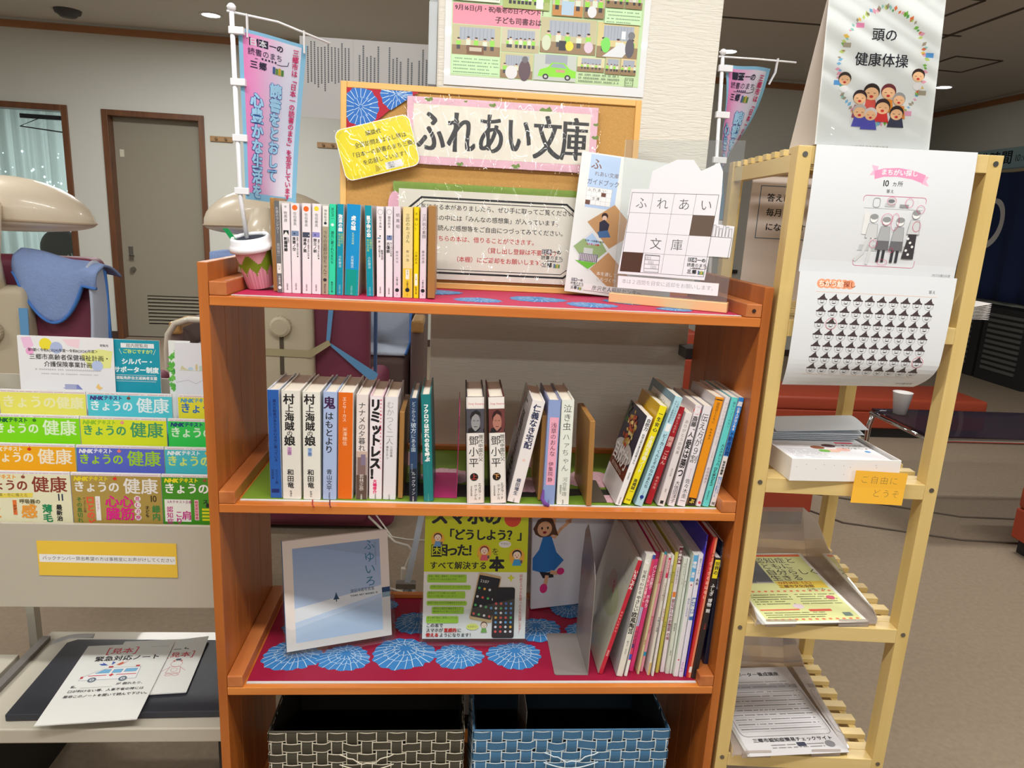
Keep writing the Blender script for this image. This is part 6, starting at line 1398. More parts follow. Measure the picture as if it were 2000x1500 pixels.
def fl2(p):
    p.rect(0, 0, 226, 285, (214, 212, 214), n=2, m=20); p.text('◆認知症サポーター養成講座', 10, 18, 14, (50, 50, 54), .03); p.text('日時・会場', 22, 36, 9, K); p.lines(14, 52, 200, 2, 8, 4, (90, 90, 94), 1); p.rect(8, 62, 218, 76, (166, 164, 168)); p.lines(16, 69, 200, 1, 8, 5, (100, 100, 104), 3)
    for i in range(9): p.lines(14, 86+i*15, 208, 1, 8, 4.4, (110, 110, 116), i+5); p.rect(12, 93+i*15, 214, 93.6+i*15, (170, 170, 174))
    p.line(rrect(6, 80, 220, 228, 14, 5), .8, (90, 90, 96), closed=True); p.text('三郷市認知症簡易チェックサイト', 24, 234, 12.5, (56, 56, 60), .02); p.lines(60, 256, 180, 2, 8, 4, (100, 100, 104), 8); p.rect(120, 250, 140, 262, (60, 64, 80)); p.ell(196, 258, 11, 10, (130, 130, 134))
flyer(SZ[3], fl1, 'yellow green event flyers in the tray on the fourth slatted shelf', 'flyers', .052); flyer(SZ[4], fl2, 'grey and white printed information flyers in the lowest visible tray', 'flyers', .062)

# ================================================================== MAGAZINE RACK AT THE LEFT
T = thing('magazine_rack', (-.68, .22, 0), 'beige metal magazine rack with four stepped tiers, left of the bookcase', 'rack')
BG = mat('beige_enamel', (196, 190, 174), .45, .1, coat=.15)
xl, xr = 0, .645
B('front_panel', BG, T, xl, xr, -.004, .004, .512, .714, .002)
rows_z = [(.012, .545), (.068, .588), (.108, .642), (.148, .690), (.200, .800)]
for (dy, zb) in rows_z: B('tier_ledge', BG, T, xl+.002, xr-.002, dy-.006, dy+.034, zb-.008, zb-.001, .001)
MB().prism([(-.004, .512), (-.004, .70), (.04, .74), (.24, .98), (.26, .98), (.26, .512)], xr-.004, xr, 'x').prism([(-.004, .512), (-.004, .70), (.04, .74), (.24, .98), (.26, .98), (.26, .512)], xl, xl+.004, 'x').build('end_panel', BG, T)
B('back_panel', BG, T, xl, xr, .262, .268, .512, .98)
for x in (xl+.03, xr-.045): B('leg', BG, T, x, x+.02, .235, .26, 0, .512)
B('tray_shelf', BG, T, xl+.085, xr, -.128, .24, .262, .297, .003)
B('tray_edge', mat('grey_aluminium', (130, 126, 122), .4, .6), T, xl+.085, xl+.105, -.128, .20, .297, .309, .001)
for x in (xl+.10, xr-.03): B('foot', DRK, T, x, x+.025, -.10, .25, .0, .262)
T2 = thing('storage_unit', (-1.02, .07, 0), 'grey metal storage unit at the far left beside the magazine rack', 'cabinet')
B('top_panel', BG, T2, 0, .415, 0, .27, .285, .31, .002); B('carcass', mat('unit_dark', (70, 68, 68), .5), T2, .01, .39, .02, .27, 0, .285)
# printed note on the front panel
t = thing('counter_note', (-.462, .2145, .592), 'yellow note with a white text band stuck on the beige magazine rack panel', 'note', rot=(0, rad(.6), 0))
p = Page(294, 82, .294, .082)
p.rect(0, 0, 294, 82, (240, 200, 70)); p.rect(3, 31, 291, 50, (240, 240, 236)); p.text('バックナンバー貸出希望の方は事務室にお声がけしてください', 9, 35, 10, (60, 60, 60), .0, sp=1.0)
p.build('note_print', t, INK, loc=(0, -.0004, 0)); B('note_sheet', mat('note_yellow2', (236, 196, 66), .7), t, 0, .294, 0, .0008, 0, .082)
gm = 'health magazines in the stepped beige rack'
def healthmag(x, y, z1, band, title, nhk, icon, lab, body=None, hgt=.28, strip=(190, 70, 90), drw=None, faded=False):
    t = thing('magazine', (x, y, z1-hgt), lab, 'magazine', gm, rot=(rad(-2), 0, 0))
    w = .189
    MB().box(0, w, .0006, .0046, 0, hgt).build('pages', mat('mag_pages', (222, 220, 222), .6), t, bevel=.0008)
    p = Page(189, hgt*1000, w, hgt)
    p.rect(0, 0, 189, hgt*1000, body or band); p.rect(0, 0, 189, 6.5, (236, 234, 236)); p.lines(4, 4.2, 186, 1, 3, 2.2, strip, int(x*1000) % 97); p.rect(0, 7, 189, 47, band)
    if faded: p.text('きょうの健康', 4, 13, 30, (244, 242, 190), .03, sx=1.0)
    else:
        p.text('NHK', 5, 7.5, 12.5, nhk, .06, slant=.2, sx=1.1); p.text('テキスト', 36, 7.5, 11.5, nhk, .04, slant=.15, sx=.9)
        p.text('きょうの', 4, 19, 26, title, .03, sx=.93, res=3); p.text('健康', 108, 10, 38, title, .018, sx=.98, res=3)
        p.ell(92, 13, 4.4, 3.6, icon, 10); p.line([(92, 10), (94, 6)], 1, icon)
    if drw: drw(p)
    p.build('cover_print', t, INKG)
    return t
def f1(p):
    p.poly([(22, 52), (110, 49), (108, 59), (24, 62)], (236, 216, 90)); p.text('特集・冬に備える', 30, 50, 8.6, (120, 110, 50), .0); p.text('11', 158, 46, 22, (30, 40, 80), .02, sx=.9)
    p.text('はつらい', 0, 64, 10, K, .01); p.text('股', 6, 74, 34, (240, 150, 40), .03); p.rect(66, 66, 74, 100, (230, 120, 60)); p.text('かぜ？', 70, 76, 7, K, .02, vert=True); p.text('呼吸器の', 80, 63, 11, (90, 80, 40), .02); p.text('感', 82, 74, 34, (240, 160, 60), .03); p.text('薄毛', 137, 74, 21, (30, 140, 90), .03, vert=True); p.text('最新治', 162, 74, 13, K, .03, vert=True)
def f2m(p):
    p.text('10', 162, 46, 21, (60, 50, 30), .01, sx=.9); p.text('口とのど', 37, 54, 17.5, (236, 90, 70), .04, vert=True); p.rect(48, 54, 58, 110, WHT); p.text('こむせる？', 53, 56, 7, (220, 90, 120), .0, vert=True); p.text('その息切れ、', 14, 56, 12, (70, 130, 60), .02, vert=True); p.text('チェスト企画', 25, 56, 6, (120, 60, 60), .0, vert=True)
    p.text('心心', 68, 50, 29, (226, 30, 140), .025, sx=1.05); p.text('臓筋', 68, 78, 31, (226, 30, 140), .02, sx=1.0)
    for i, c in enumerate('進む治療'): p.ell(137, 58+i*14.5, 7, 7, WHT, 16); p.text(c, 131.5, 52+i*14.5, 11, (200, 40, 130), .02)
    p.text('子ども', 157, 74, 9, K, .02, vert=True); p.text('緑内', 176, 72, 18, (60, 140, 70), .02, vert=True)
def f3(p):
    p.rect(4, 58, 60, 110, (238, 240, 232)); p.text('2大テキスト企画', 10, 60, 7, (160, 40, 120), .02); p.text('認知症', 15, 74, 14, (200, 50, 140), .02, vert=True); p.text('こり', 34, 84, 16, (200, 50, 140), .03, vert=True); p.text('肩', 40, 84, 22, (200, 50, 140), .025); p.rect(68, 58, 77, 106, (240, 200, 210)); p.text('軽度認知障害', 72.5, 60, 7.4, (190, 40, 60), .02, vert=True); p.text('ステー', 86, 56, 12, K, .03); p.text('最新', 92, 66, 10, K, .03)
    for i in range(4): p.rect(84, 78+i*8, 130, 83+i*8, (220, 220, 30))
rows4 = [
 (.232, .8235, [(-.392-.190, (232, 230, 196), (140, 60, 50), (240, 160, 50), (150, 80, 60), 'cream health magazine for month 11 in the lowest tier, partly outside the picture', None, f1), (-.391, (176, 150, 76), (234, 232, 226), (230, 210, 40), (220, 60, 40), 'gold health magazine for month 10 in the middle of the lowest tier', None, f2m), (-.2005, (70, 150, 40), (244, 244, 238), (240, 226, 40), (150, 90, 60), 'leaf green health magazine in the lowest tier next to the bookcase', None, f3)]),
 (.288, .8675, [(-.596, (246, 178, 30), (250, 240, 214), (250, 240, 214), (214, 50, 30), 'amber health magazine at the left of the second tier from below', None, None), (-.404, (96, 110, 206), (168, 214, 50), (240, 240, 246), (240, 130, 110), 'violet blue health magazine in the second tier from below', None, None), (-.213, (80, 196, 206), (226, 240, 120), (240, 250, 250), (240, 190, 60), 'turquoise health magazine in the second tier from below, next to the bookcase', None, None)]),
 (.328, .9225, [(-.602, (136, 226, 30), (232, 250, 214), (20, 90, 60), (60, 130, 40), 'lime green health magazine in the third tier from below', None, None), (-.411, (222, 234, 50), (70, 160, 110), (150, 200, 50), (240, 150, 150), 'yellow health magazine with green title in the third tier', None, None), (-.218, (60, 206, 90), (220, 250, 220), (30, 70, 120), (60, 110, 60), 'emerald health magazine in the third tier beside the bookcase', None, None)]),
 (.368, .9695, [(-.604, (240, 236, 110), (246, 244, 190), (246, 244, 190), (244, 240, 150), 'faded pale yellow health magazine in the top magazine tier', 'faded', None), (-.411, (88, 206, 222), (234, 250, 252), (70, 50, 130), (120, 80, 70), 'sky cyan health magazine in the top magazine tier', None, None), (-.208, (232, 226, 60), (60, 120, 190), (80, 160, 200), (230, 200, 80), 'lemon health magazine with blue title in the top tier beside the bookcase', None, None)]),
]
for (y, z1, L_) in rows4:
    for (x, band, ti, nh, ic, lab, fd, dr) in L_: healthmag(x, y, z1, band, ti, nh, ic, lab, drw=dr, faded=bool(fd), body=band)
# brochures standing in the top tier
def brochure(x, y, z1, w, hgt, lab, draw, th=.004):
    t = thing('brochure', (x, y, z1-hgt), lab, 'brochure', 'brochures in the top of the beige rack', rot=(rad(-3), 0, 0))
    MB().box(0, w, .0006, .0006+th, 0, hgt).build('pages', mat('mag_pages', (222, 220, 222), .6), t, bevel=.0008)
    p = Page(w*1000, hgt*1000, w, hgt); draw(p); p.build('cover_print', t, INKG); return t
def b1(p):
    p.rect(0, 0, 215, 285, (236, 236, 238)); p.poly([(8, 4), (30, 2), (36, 24), (14, 30)], (240, 196, 226)); p.ell(62, 18, 14, 14, (240, 224, 60)); p.ell(86, 26, 14, 14, (176, 190, 226)); p.poly([(100, 6), (140, 4), (136, 26), (112, 20)], (244, 214, 224)); p.ell(26, 36, 9, 9, (240, 170, 216)); p.poly([(140, 40), (180, 26), (212, 30), (206, 70), (160, 74)], (232, 236, 150)); p.ell(176, 66, 13, 13, (186, 202, 236))
    p.text('閲覧用', 184, 14, 6.4, K); p.text('第9期＜令和6(2024)年度～令和8(2026)年度＞', 22, 28, 8.4, (50, 50, 50), .01, sx=.92); p.text('三郷市高齢者保健福祉計画・', 24, 41, 14.4, (50, 50, 50), .01, sx=.97); p.text('介護保険事業計画', 56, 58, 14, (50, 50, 50), .01, sx=.97); p.lines(36, 78, 182, 1, 4, 5, (190, 190, 196), 2); p.lines(46, 88, 176, 1, 4, 4, (196, 196, 200), 4)
    p.poly([(94, 122), (130, 112), (140, 124)], (130, 140, 200)); p.rect(100, 112, 126, 124, (170, 176, 210)); p.poly([(176, 108), (180, 116), (186, 118), (178, 124), (170, 118)], (240, 200, 120))
def b2(p):
    p.rect(0, 0, 104, 285, (34, 156, 178)); p.rect(16, 8, 92, 19, (236, 240, 240)); p.text('館内閲覧用', 28, 8.5, 10, (60, 60, 60), 0); p.text('ご存じですか？', 20, 22, 10.5, (214, 236, 110), .03); p.line([(12, 22), (17, 34)], 1, (214, 236, 220)); p.line([(90, 34), (95, 22)], 1, (214, 236, 220))
    p.text('シルバー・', 16, 44, 15, (236, 250, 250), .04); p.text('サポーター制度', -2, 64, 15, (236, 250, 250), .04, sx=.98); p.rect(2, 84, 94, 84.8, WHT); p.text('運転免許自主返納者支援', 2, 87, 8.6, WHT, .03); p.rect(2, 99, 94, 99.8, WHT)
def b3(p):
    p.rect(0, 0, 50, 285, (236, 240, 236))
    q = random.Random(9)
    for i in range(26): x, y = q.uniform(2, 20), q.uniform(18, 118); s_ = q.uniform(5, 10); p.poly([(x-s_, y), (x-s_*.3, y-s_*.4), (x, y-s_), (x+s_*.4, y-s_*.3), (x+s_, y), (x+s_*.3, y+s_*.5), (x, y+s_), (x-s_*.4, y+s_*.4)], q.choice([(96, 184, 76), (70, 160, 70), (120, 200, 90)]))
def b4(p):
    p.rect(0, 0, 130, 285, (228, 230, 236)); p.rect(10, 66, 76, 67, (190, 200, 160)); p.poly([(12, 64), (16, 54), (24, 62), (34, 66)], (210, 206, 160)); p.ell(36, 62, 6, 4, (190, 214, 230)); p.rect(56, 54, 74, 66, (190, 214, 200)); p.ell(50, 58, 3, 8, (214, 200, 150)); p.line([(2, 96), (30, 90), (48, 98), (66, 88), (90, 94)], .8, (170, 170, 176))
brochure(-.250, .4335, 1.0835, .05, .26, 'white brochure with green leaves behind the teal one', b3)
brochure(-.371, .4235, 1.0835, .104, .26, 'teal brochure with white lettering in the top of the rack', b2)
brochure(-.583, .4155, 1.0860, .212, .285, 'wide white plan brochure with coloured watercolour spots', b1, .006)
brochure(-.234, .4275, 1.0800, .130, .26, 'plain pale brochure with a faint line drawing next to the bookcase', b4)
# black board and two sample booklets on the low tray
t = thing('black_board', (-.507, .116, .2982), 'thick black board lying on the low tray of the beige rack', 'board', rot=(0, 0, rad(2)))
BKM = mat('black_sheet', (46, 48, 56), .45, bump=.15, bscale=700)
MB().prism([(0, 0), (.47, -.006), (.47, .265), (.02, .282), (.0, .268)], 0, .016, 'z').build('board', BKM, t, bevel=.002); MB().prism([(0.001, .001), (.469, -.005), (.469, .264), (.02, .281), (.001, .267)], -.0002, .003, 'z').build('red_underside', mat('maroon_edge', (96, 30, 36), .6), t)
def mihon(p, x, y, s):
    p.text('見本', x, y, s, (206, 36, 50), .02, sx=1.05); p.line([(x-s*.12, y-s*.05), (x-s*.35, y-s*.02), (x-s*.3, y+s*1.1), (x-s*.1, y+s*1.1)], s*.12, (206, 36, 50)); p.line([(x+s*2.2, y-s*.05), (x+s*2.45, y-s*.02), (x+s*2.4, y+s*1.1), (x+s*2.2, y+s*1.1)], s*.12, (206, 36, 50))
def booklet(x, y, z, ang, w, d, lab, draw, curl_=0):
    t = thing('sample_booklet', (x, y, z), lab, 'booklet', 'sample booklets on the black board', rot=(0, 0, rad(ang)))
    def zz(u, v): return .002+.0015*(1-u)*v+curl_*max(0, u-.7)*max(0, v-.7)*2
    mb = MB()
    for i in range(3): mb.grid(lambda u, v, i=i: (w*u-.0008*i, d*v, zz(u, v)-.0007*i), 8, 8)
    mb.build('pages', WHITE, t, solid=.0005)
    p = Page(w*1000, d*1000, w, d); p.rect(0, 0, w*1000, d*1000, (234, 236, 232), n=10, m=10); draw(p)
    p.build('cover_print', t, INK, warp=lambda U, V, k: (w*U, d*(1-V), zz(U, 1-V)+.0008+k)); return t
def bk1(p):
    mihon(p, 62, 14, 24); p.text('緊急対応ノート', 36, 46, 21, (36, 38, 40), .03, sx=1.0, slant=-.1)
    cx, cy = 30, 96
    body_ = [(30, 138), (32, 126), (58, 106), (82, 94), (150, 94), (152, 138)]
    p.poly(body_, (240, 242, 242)); p.line(body_, 1, (110, 130, 150), closed=True)
    for q_ in ([(56, 114), (72, 100), (88, 100), (86, 114)], [(94, 101), (114, 101), (112, 114), (92, 114)], [(120, 100), (146, 100), (144, 112), (118, 112)]): p.poly(q_, (120, 184, 226)); p.line(q_, .7, (90, 120, 150), closed=True)
    p.rect(44, 121, 84, 123.4, (206, 50, 60)); p.rect(104, 120, 148, 122.4, (206, 50, 60)); p.rect(92, 117, 96, 127, (206, 50, 60)); p.rect(89, 120.4, 99, 123.6, (206, 50, 60)); p.rect(78, 88, 88, 94, (190, 70, 70)); p.rect(138, 88, 147, 94, (190, 70, 70)); p.rect(30, 124, 36, 132, (190, 70, 70))
    for x in (58, 124): p.ell(x, 138, 9, 9, (96, 110, 126)); p.ell(x, 138, 5, 5, (210, 214, 220)); p.ell(x, 138, 2, 2, (96, 110, 126))
    p.poly([(60, 84), (52, 78), (62, 78), (58, 72), (74, 84)], (60, 90, 180)); p.poly([(82, 84), (80, 70), (88, 74)], (60, 90, 180)); p.poly([(92, 84), (104, 72), (106, 78), (118, 70), (100, 86)], (210, 100, 70))
    p.text('私、', 22, 156, 10, K, .01); p.rect(44, 166, 110, 166.6, (120, 120, 120)); p.text('が 倒れたり、', 116, 152, 10, K, .01); p.text('口が利けない等、人事不省の時には', 22, 172, 10, K, .01); p.text('是非このノートを開いて読んで下さい。', 20, 190, 10, K, .01); p.lines(150, 16, 190, 1, 5, 3, (170, 170, 170), 5)
def bk2(p):
    W_ = p.W; p.text('ート', W_-74, 34, 20, (36, 38, 40), .02); mihon(p, W_-74, 56, 22); RD_ = (206, 110, 110)
    cx = W_-50; p.ring(cx, 104, 13, 11, .9, RD_); p.poly([(cx-12, 95), (cx-8, 88), (cx-5, 95)], RD_); p.poly([(cx+12, 95), (cx+8, 88), (cx+5, 95)], RD_); p.rect(cx-6, 84, cx+6, 91, (60, 70, 90)); p.line([(cx-12, 116), (cx+12, 116), (cx+16, 140), (cx-16, 140)], 1, RD_, closed=True); p.line([(cx-12, 118), (cx-26, 132)], 1, RD_); p.line([(cx+12, 118), (cx+26, 132)], 1, RD_); p.ring(cx, 128, 7, 7, .8, RD_); p.ring(cx-8, 147, 7, 4, .9, RD_); p.ring(cx+8, 147, 7, 4, .9, RD_)
booklet(-.352, .165, .3165, 5.5, .200, .214, 'smaller sample booklet with a red cat figure, half under the other booklet', bk2, .03)
booklet(-.421, .072, .3200, 5.5, .200, .282, 'sample booklet with an ambulance drawing lying on the black board', bk1)
t = thing('plastic_band', (-.50, .352, .330), 'loose clear plastic band at the corner of the ambulance booklet', 'band')
MB().grid(lambda u, v: (.085*u-.03, .01*v+.03*u*u-.01, .004+.012*sin(pi*u)+.006*v), 12, 3).build('band', clear('band_plastic', (236, 238, 240), .8, .1, .1, haze=.35), t, smooth=True, solid=.0005)

# ================================================================== THE ROOM BEHIND
CREAM = mat('cream_plastic', (238, 224, 200), .3, coat=.3); CREAM2 = mat('cream_panel', (196, 184, 158), .45, coat=.1)
MAROON = mat('maroon_vinyl', (124, 50, 74), .5, bump=.4, bscale=500, noise=.08, nscale=120)
TOWEL = mat('blue_towel', (142, 166, 216), .95, bump=1.2, bscale=160, noise=.12, nscale=60); TRIM = mat('blue_binding', (74, 130, 210), .8); TIN = mat('towel_lining', (190, 200, 220), .95)
def rbox(x0, x1, y0, y1, z0, z1, r, n=5):
    """box with big rounded vertical and horizontal edges"""
    mb = MB(); bm = bmesh.new(); bmesh.ops.create_cube(bm, size=1)
    for v in bm.verts: v.co = Vector((x0+(v.co.x+.5)*(x1-x0), y0+(v.co.y+.5)*(y1-y0), z0+(v.co.z+.5)*(z1-z0)))
    bmesh.ops.bevel(bm, geom=list(bm.edges), offset=r, segments=n, affect='EDGES', profile=.5)
    bm.verts.ensure_lookup_table(); mb.add([tuple(v.co) for v in bm.verts], [tuple(v.index for v in f.verts) for f in bm.faces]); bm.free(); return mb
def massage_chair(cx, yb, yaw, lab, pdx=0.0, top=1.2, hw=.40, cdx=0.0):
    t = thing('massage_chair', (cx, yb, 0), lab, 'chair', 'maroon massage chairs seen from behind', rot=(0, 0, yaw))
    rbox(-hw, hw, .02, .15, .045, top, .04).build('backrest', MAROON, t, smooth=True)
    rbox(-hw-.02, hw+.11, .06, .85, .012, .45, .04).build('seat_base', MAROON, t, smooth=True)
    rbox(-hw-.02, -hw+.08, .3, .8, .3, .62, .04).build('armrest', MAROON, t, smooth=True); rbox(hw-.08, hw+.02, .3, .8, .3, .62, .04).build('armrest', MAROON, t, smooth=True)
    for x in (-hw+.05, hw-.05): B('foot', DRK, t, x-.03, x+.03, .15, .75, 0, .02)
    pl = rbox(pdx-.185, pdx+.185, -.055, .03, .34, top-.10, .03, 4)
    pl.v = [(x*(1-.18*max(0, (z-.8)/.4)) if z > .8 else x, y, z) for x, y, z in pl.v]
    pl.build('back_panel', CREAM2, t, smooth=True)
    # neck arm rising to the canopy
    mb = MB(); mb.tube([(pdx*.6, -.02, top-.16), (pdx*.3+cdx*.7, -.085, top), (cdx, -.10, top+.10), (cdx, -.06, top+.185)], [.070, .062, .058, .050], 16, ry=.6); mb.build('canopy_arm', CREAM, t, smooth=True)
    # wing shaped canopy shell
    mb = MB()
    def sh(u, v):
        a = 2*pi*u; ph = pi*v
        ex = .275*sin(ph)*cos(a); ez = (.150 if ph < pi/2 else .045)*cos(ph)-.10*ex*ex; ey = .15*sin(ph)*sin(a)
        return (cdx+ex, .12+ey-.25*ez, top+.125+ez)
    mb.grid(sh, 36, 18); mb.build('canopy', CREAM, t, smooth=True)
    mb = MB(); mb.tube([(cdx+.275*cos(a), .12+.151*sin(a), top+.125-.10*(.274*cos(a))**2) for a in [2*pi*k/40 for k in range(41)]], .004, 6); mb.build('canopy_seam', mat('seam_beige', (190, 168, 142), .5), t, smooth=True)
    # height knob in its slot
    kx = pdx+.055
    k = MB(); prof = []
    N = 48; vs = []; fs = []
    for i, (r_, y) in enumerate(((.040, -.060), (.040, -.082), (.031, -.088), (.0, -.089))):
        for j in range(N): rr = r_*(1+(.035 if j % 2 else 0)*(i < 2)); a = 2*pi*j/N; vs.append((kx+rr*cos(a), y, top-.26+rr*sin(a)))
    for i in range(3):
        for j in range(N): fs.append((i*N+j, (i+1)*N+j, (i+1)*N+(j+1) % N, i*N+(j+1) % N))
    k.add(vs, fs); k.build('height_knob', CREAM2, t)
    B('slot', mat('slot_dark', (84, 74, 58), .7), t, kx-.008, kx+.008, -.0585, -.052, top-.46, top-.30)
    return t
massage_chair(-.235, 1.66, 0, 'maroon massage chair with cream back panel and round knob, seen through the bookcase', -.085, 1.2, .305, -.095)
massage_chair(-1.165, 1.36, rad(6), 'maroon massage chair with cream canopy at far left behind the magazine rack', -.08, 1.19, .30)
# towel draped over the left chair
t = thing('blue_towel', (-1.15, 1.36, 1.0), 'quilted blue towel draped over the back of the left massage chair', 'towel', 'blue towels on the massage chairs')
def off(x, y, z): return (x+1.15, y-1.36, z-1.0)
def hem(u):  # drop of the near lobe
    return .075+.155*(sin(pi*min(1, max(0, (u-.02)/.80)))**.75)*(1 if u < .84 else .6)
def tw(u, v):
    x = -1.10+.275*u; L = .20; a = v*2-1
    zt_ = 1.215-.05*u
    if v < .5:  # over the top, away from us
        k = v/.5; return off(x-.01, 1.53-.14*k, zt_-.05*(1-k)**2+.004*sin(u*9))
    k = (v-.5)/.5; return off(x-.015*k, 1.375-.012*sin(k*3)-.03*min(1, k*4), zt_-hem(u)*k**1.05)
MB().grid(tw, 30, 24).build('towel_cloth', TOWEL, t, smooth=True, solid=.008)
MB().tube([tw(u/30, 1.0) for u in range(31)], .011, 8, ry=.5).build('binding', TRIM, t, smooth=True)
sd = MB(); sd.grid(lambda u, v: off(-.868+.006*sin(v*4)+.012*u, 1.345+.10*u, 1.165-.02*u-(.30-.0*u)*v+.03*(1-v)*sin(pi*u)), 10, 14); sd.build('side_flap', TIN, t, smooth=True, solid=.008)
MB().tube([off(-.87, 1.43, 1.165), off(-.852, 1.44, 1.14), off(-.85, 1.44, 1.09), off(-.85, 1.44, .98), off(-.85, 1.44, .86)], .010, 8, ry=.6).build('side_binding', TRIM, t, smooth=True)
MB().add([off(-1.075, 1.285, 1.02), off(-1.045, 1.285, 1.02), off(-1.055, 1.285, .80), off(-1.08, 1.285, .80)], [(0, 1, 2, 3)]).build('strap', mat('strap_blue', (104, 160, 210), .8), t, solid=.003)
# towel on the second chair with its straps
t = thing('blue_towel', (-.33, 1.66, 1.1), 'blue towel tied round the massage chair behind the bookcase', 'towel', 'blue towels on the massage chairs')
def of2(x, y, z): return (x+.33, y-1.66, z-1.1)
MB().grid(lambda u, v: (lambda x: of2(x, 1.82-.18*min(1, v*2), 1.215) if v < .5 else of2(x, 1.643-.004*sin(v*9), 1.215-.10*(v-.5)*2))(-.545+.60*u), 20, 10).build('towel_cloth', TOWEL, t, smooth=True, solid=.008)
SB = mat('strap_blue', (104, 160, 210), .8); ST = mat('strap_beige', (176, 164, 128), .8)
MB().add([of2(-.075, 1.655, 1.16), of2(-.050, 1.655, 1.16), of2(-.083, 1.655, .87), of2(-.098, 1.655, .87)], [(0, 1, 2, 3)]).build('strap', SB, t, solid=.003)
MB().add([of2(-.098, 1.655, .872), of2(-.086, 1.655, .872), of2(.115, 1.655, .745), of2(.098, 1.655, .700)], [(0, 1, 2, 3)]).build('strap', SB, t, solid=.003)
MB().add([of2(-.088, 1.650, .882), of2(-.078, 1.650, .862), of2(-.150, 1.600, .815), of2(-.155, 1.600, .845), of2(-.52, 1.600, .850), of2(-.52, 1.600, .822)], [(0, 1, 2, 3), (3, 2, 5, 4)]).build('tie_band', ST, t, solid=.003)
MB().box(.402, .414, .20, .24, -.40, .08).build('side_binding', mat('binding_slate', (76, 104, 152), .8), t)
# brown recliners farther back
BRV = mat('brown_vinyl', (112, 92, 88), .5, bump=.3, bscale=300); TIPW = wood('armrest_wood', (170, 128, 72), (196, 152, 92), 'y')
def recliner(cx, cy, lab, face=0, bz=1.10, dz=0.0):
    t = thing('recliner', (cx, cy, 0), lab, 'chair', 'brown recliners with wooden arm tips', rot=(0, 0, face))
    rbox(-.16, .16, 0, .5, .33, .63, .05).build('seat', BRV, t, smooth=True)
    rbox(-.16, .16, .42, .60, .30, bz, .05).build('backrest', BRV, t, smooth=True)
    for s in (-1, 1):
        a = rbox(s*.205-.036, s*.205+.036, -.06, .5, .18, .83-dz, .03); a.build('armrest', BRV, t, smooth=True)
        MB().box(s*.205-.033, s*.205+.033, -.075, .18, .775-dz, .845-dz).build('wooden_tip', TIPW, t, bevel=.012)
    MB().box(-.2, .2, .05, .5, .0, .33).build('base', DRK, t)
    return t
recliner(.02, 2.62, 'brown recliner with light blue mesh cover, seen through the top gap of the bookcase')
t = thing('mesh_cover', (.02, 2.62, .6), 'light blue mesh seat cover on the brown recliner behind the bookcase', 'cover')
MSH = mat('mesh_blue_white', (196, 208, 226), .9, bump=1.5, bscale=260)
MB().grid(lambda u, v: (-.11+.25*u, .41-.03*sin(v*3)*0-.0 if v > .25 else .41-.40*(1-v/.25), .035+.004*sin(u*60)*0 if v < .25 else .035+.42*(v-.25)/.75), 16, 24).build('cover_cloth', MSH, t, smooth=True, solid=.010)
for x in (-.11, .14): MB().tube([(x, .01, .04), (x, .40, .04), (x, .405, .45)], .008, 8).build('binding', TRIM, t, smooth=True)
recliner(-.90, 2.78, 'brown recliner between door and bookcase, only its arm tip in view', 0, .62, .085)
t = thing('bent_tube_frame', (-1.06, 2.65, 0), 'white bent tube rail beside the brown recliner, left of the bookcase', 'rail')
MB().tube([(-.07, 0, 0), (-.07, 0, .62), (-.06, 0, .70), (-.02, 0, .76), (.05, 0, .785), (.25, 0, .785), (.30, 0, .75), (.31, 0, .66), (.31, 0, 0)], .017, 12).build('tube', mat('ivory_tube', (222, 216, 196), .3, coat=.3), t, smooth=True)
# things on the floor behind the bookcase
WP = mat('white_paint_bar', (206, 216, 232), .4)
t = thing('white_bar', (.29, 1.05, 0), 'white slanting bar on the floor behind the bookcase, beside the phone guide', 'bar')
MB().tube([(.06, .05, .46), (.0, .0, .12), (-.02, -.02, .0)], .014, 4).build('bar', WP, t); MB().tube([(.0, .0, .12), (.05, .02, .0)], .011, 4).build('brace', WP, t)
MB().box(-.04, .03, -.02, .01, .105, .125).build('bracket', mat('bracket_grey', (150, 146, 140), .4, .5), t)
t = thing('power_cord', (.25, 1.2, 0), 'white power cord with an inline plug hanging behind the bookcase', 'cord')
CW = mat('cord_white', (214, 208, 196), .5)
MB().tube([(-.14, .2, .215), (-.02, .02, .195), (.03, .0, .190), (.045, .0, .17), (.02, -.01, .10), (.015, -.01, .06), (.045, -.02, .025), (.03, -.02, .004), (-.1, .05, .004)], .0045, 8).build('cord', CW, t, smooth=True)
MB().box(.006, .026, -.02, .0, .045, .105).build('inline_plug', CW, t, bevel=.004)
MB().tube([(-.14, .25, .235), (-.03, .0, .225), (.03, .0, .215), (.12, .0, .212), (.3, .1, .004)], .003, 8).build('thin_cord', CW, t, smooth=True)
t = thing('power_cord', (-.22, 1.52, 0), 'white cord looping in front of the maroon chair under the second shelf', 'cord')
MB().tube([(-.12, 0, .33), (-.05, 0, .255), (.0, 0, .24), (.05, 0, .245), (.11, 0, .29), (.13, .02, .42)], .006, 8).build('cord', CW, t, smooth=True)
t = thing('cream_pedestal', (.22, 1.95, 0), 'rounded cream foot of an appliance right of the maroon chair', 'foot')
rbox(-.04, .05, 0, .1, 0, .22, .03).build('foot_body', CREAM, t, smooth=True)

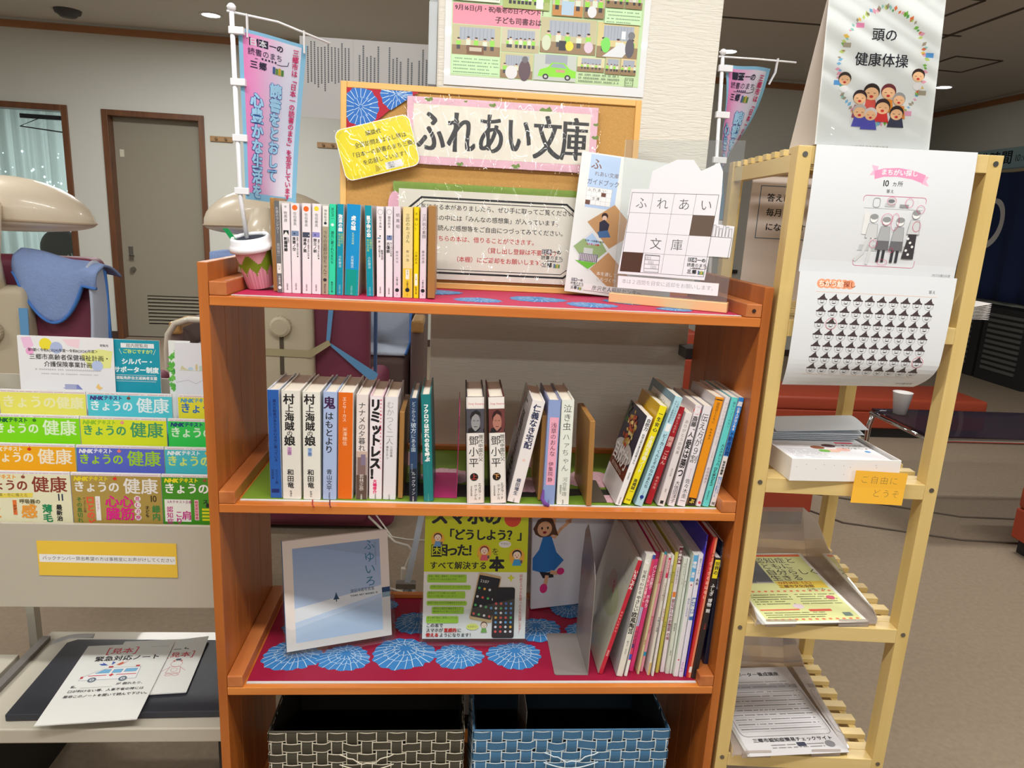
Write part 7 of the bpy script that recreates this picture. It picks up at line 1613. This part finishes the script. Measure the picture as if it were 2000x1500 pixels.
# laminated notices fixed to the side of the pillar
t = thing('side_notice', (0, .92, 1.66), 'pair of laminated text sheets fixed beside the pillar, above the flag and corkboard', 'notice')
w, h = .40, .215
p = Page(400, 215, w, h)
p.rect(0, 0, 400, 215, (196, 194, 194)); p.rect(148, 0, 149, 215, (170, 168, 168))
q = random.Random(10)
for i in range(13):
    x = 20+i*9.5; y0 = q.choice([12, 24, 26]); p.k += 1
    y = y0
    while y < q.uniform(110, 150): p.rect(x, y, x+4, y+4.2, (90, 88, 92), up=False); y += 5.4
for i in range(20):
    x = 164+i*10.5; y = q.choice([14, 40, 44, 50]); p.k += 1; c = (200, 60, 100) if i in (6, 16) else (88, 86, 92)
    if i in (6, 7, 12, 15): continue
    while y < 150: p.rect(x, y, x+4.4, y+4.4, c if y < 22 else (88, 90, 96), up=False); y += 5.6
p.text('「入浴・着替え」手順', 386, 36, 13, (196, 60, 120), .03, vert=True)
p.build('sheet_print', t, INKG, loc=(-.03, -.0012, 0))
B('sheets', mat('laminate_grey', (196, 194, 194), .3, coat=.5), t, -.03, .3715, 0, .0012, 0, .215)

# orange benches, glass table and paper cup on the right
OR = mat('orange_vinyl', (164, 64, 38), .5, bump=.3, bscale=300, noise=.06, nscale=40)
def bench(x, y, w, d, h, lab, yaw=0):
    t = thing('bench', (x, y, 0), lab, 'bench', 'orange vinyl benches', rot=(0, 0, yaw))
    rbox(0, w, 0, d, h*.66, h, .02, 3).build('cushion', OR, t, smooth=True); rbox(0, w, 0, d, .07, h*.66, .008, 2).build('body', OR, t)
    B('plinth', mat('black_plinth', (26, 24, 26), .6), t, .03, w-.03, .02, d-.02, 0, .07)
    return t
bench(2.35, 3.4, 1.92, .50, .29, 'orange bench across the room beyond the glass table')
bench(1.25, 1.86, .95, .5, .36, 'orange bench close behind the pale rack')
bench(3.06, .75, .9, .88, .33, 'orange bench at the right edge of the picture')
bench(1.95, 4.0, .35, .5, .62, 'tall orange seat block seen between pillar and bookcase side')
t = thing('glass_table', (2.70, 1.80, 0), 'dark glass coffee table on a bent chrome tube frame', 'table')
TG = bpy.data.materials.new('smoked_glass'); TG.use_nodes = True
_b = TG.node_tree.nodes['Principled BSDF']; _b.inputs['Base Color'].default_value = lin((60, 52, 66)); _b.inputs['Roughness'].default_value = .04; _b.inputs['Transmission Weight'].default_value = .55; _b.inputs['IOR'].default_value = 1.1; _b.inputs['Alpha'].default_value = .75
B('glass_top', TG, t, .0, 1.3, 0, .50, .488, .50, .002)
CH = mat('chrome', (210, 210, 214), .08, 1.0)
for y in (.0, .5):
    MB().tube([(.0, y, 0), (.0, y, .40), (.012, y, .455), (.05, y, .478), (.12, y, .480), (1.18, y, .480), (1.25, y, .478), (1.29, y, .455), (1.3, y, .40), (1.3, y, 0)], .014, 12).build('tube_leg', CH, t, smooth=True)
MB().tube([(.0, 0, .474), (.0, .5, .474)], .010, 10).build('cross_tube', CH, t, smooth=True); MB().tube([(1.29, 0, .474), (1.29, .5, .474)], .010, 10).build('cross_tube', CH, t, smooth=True)
t = thing('white_cup', (2.795, 2.20, .5005), 'plain white cup standing on the glass table', 'cup')
MB().lathe([(.0, .0), (.032, .0), (.048, .115), (.050, .117), (.046, .115), (.031, .004), (0, .004)], 32).build('cup_body', mat('cup_white', (232, 230, 228), .4), t, smooth=True)

bpy.data.objects.remove(_to)
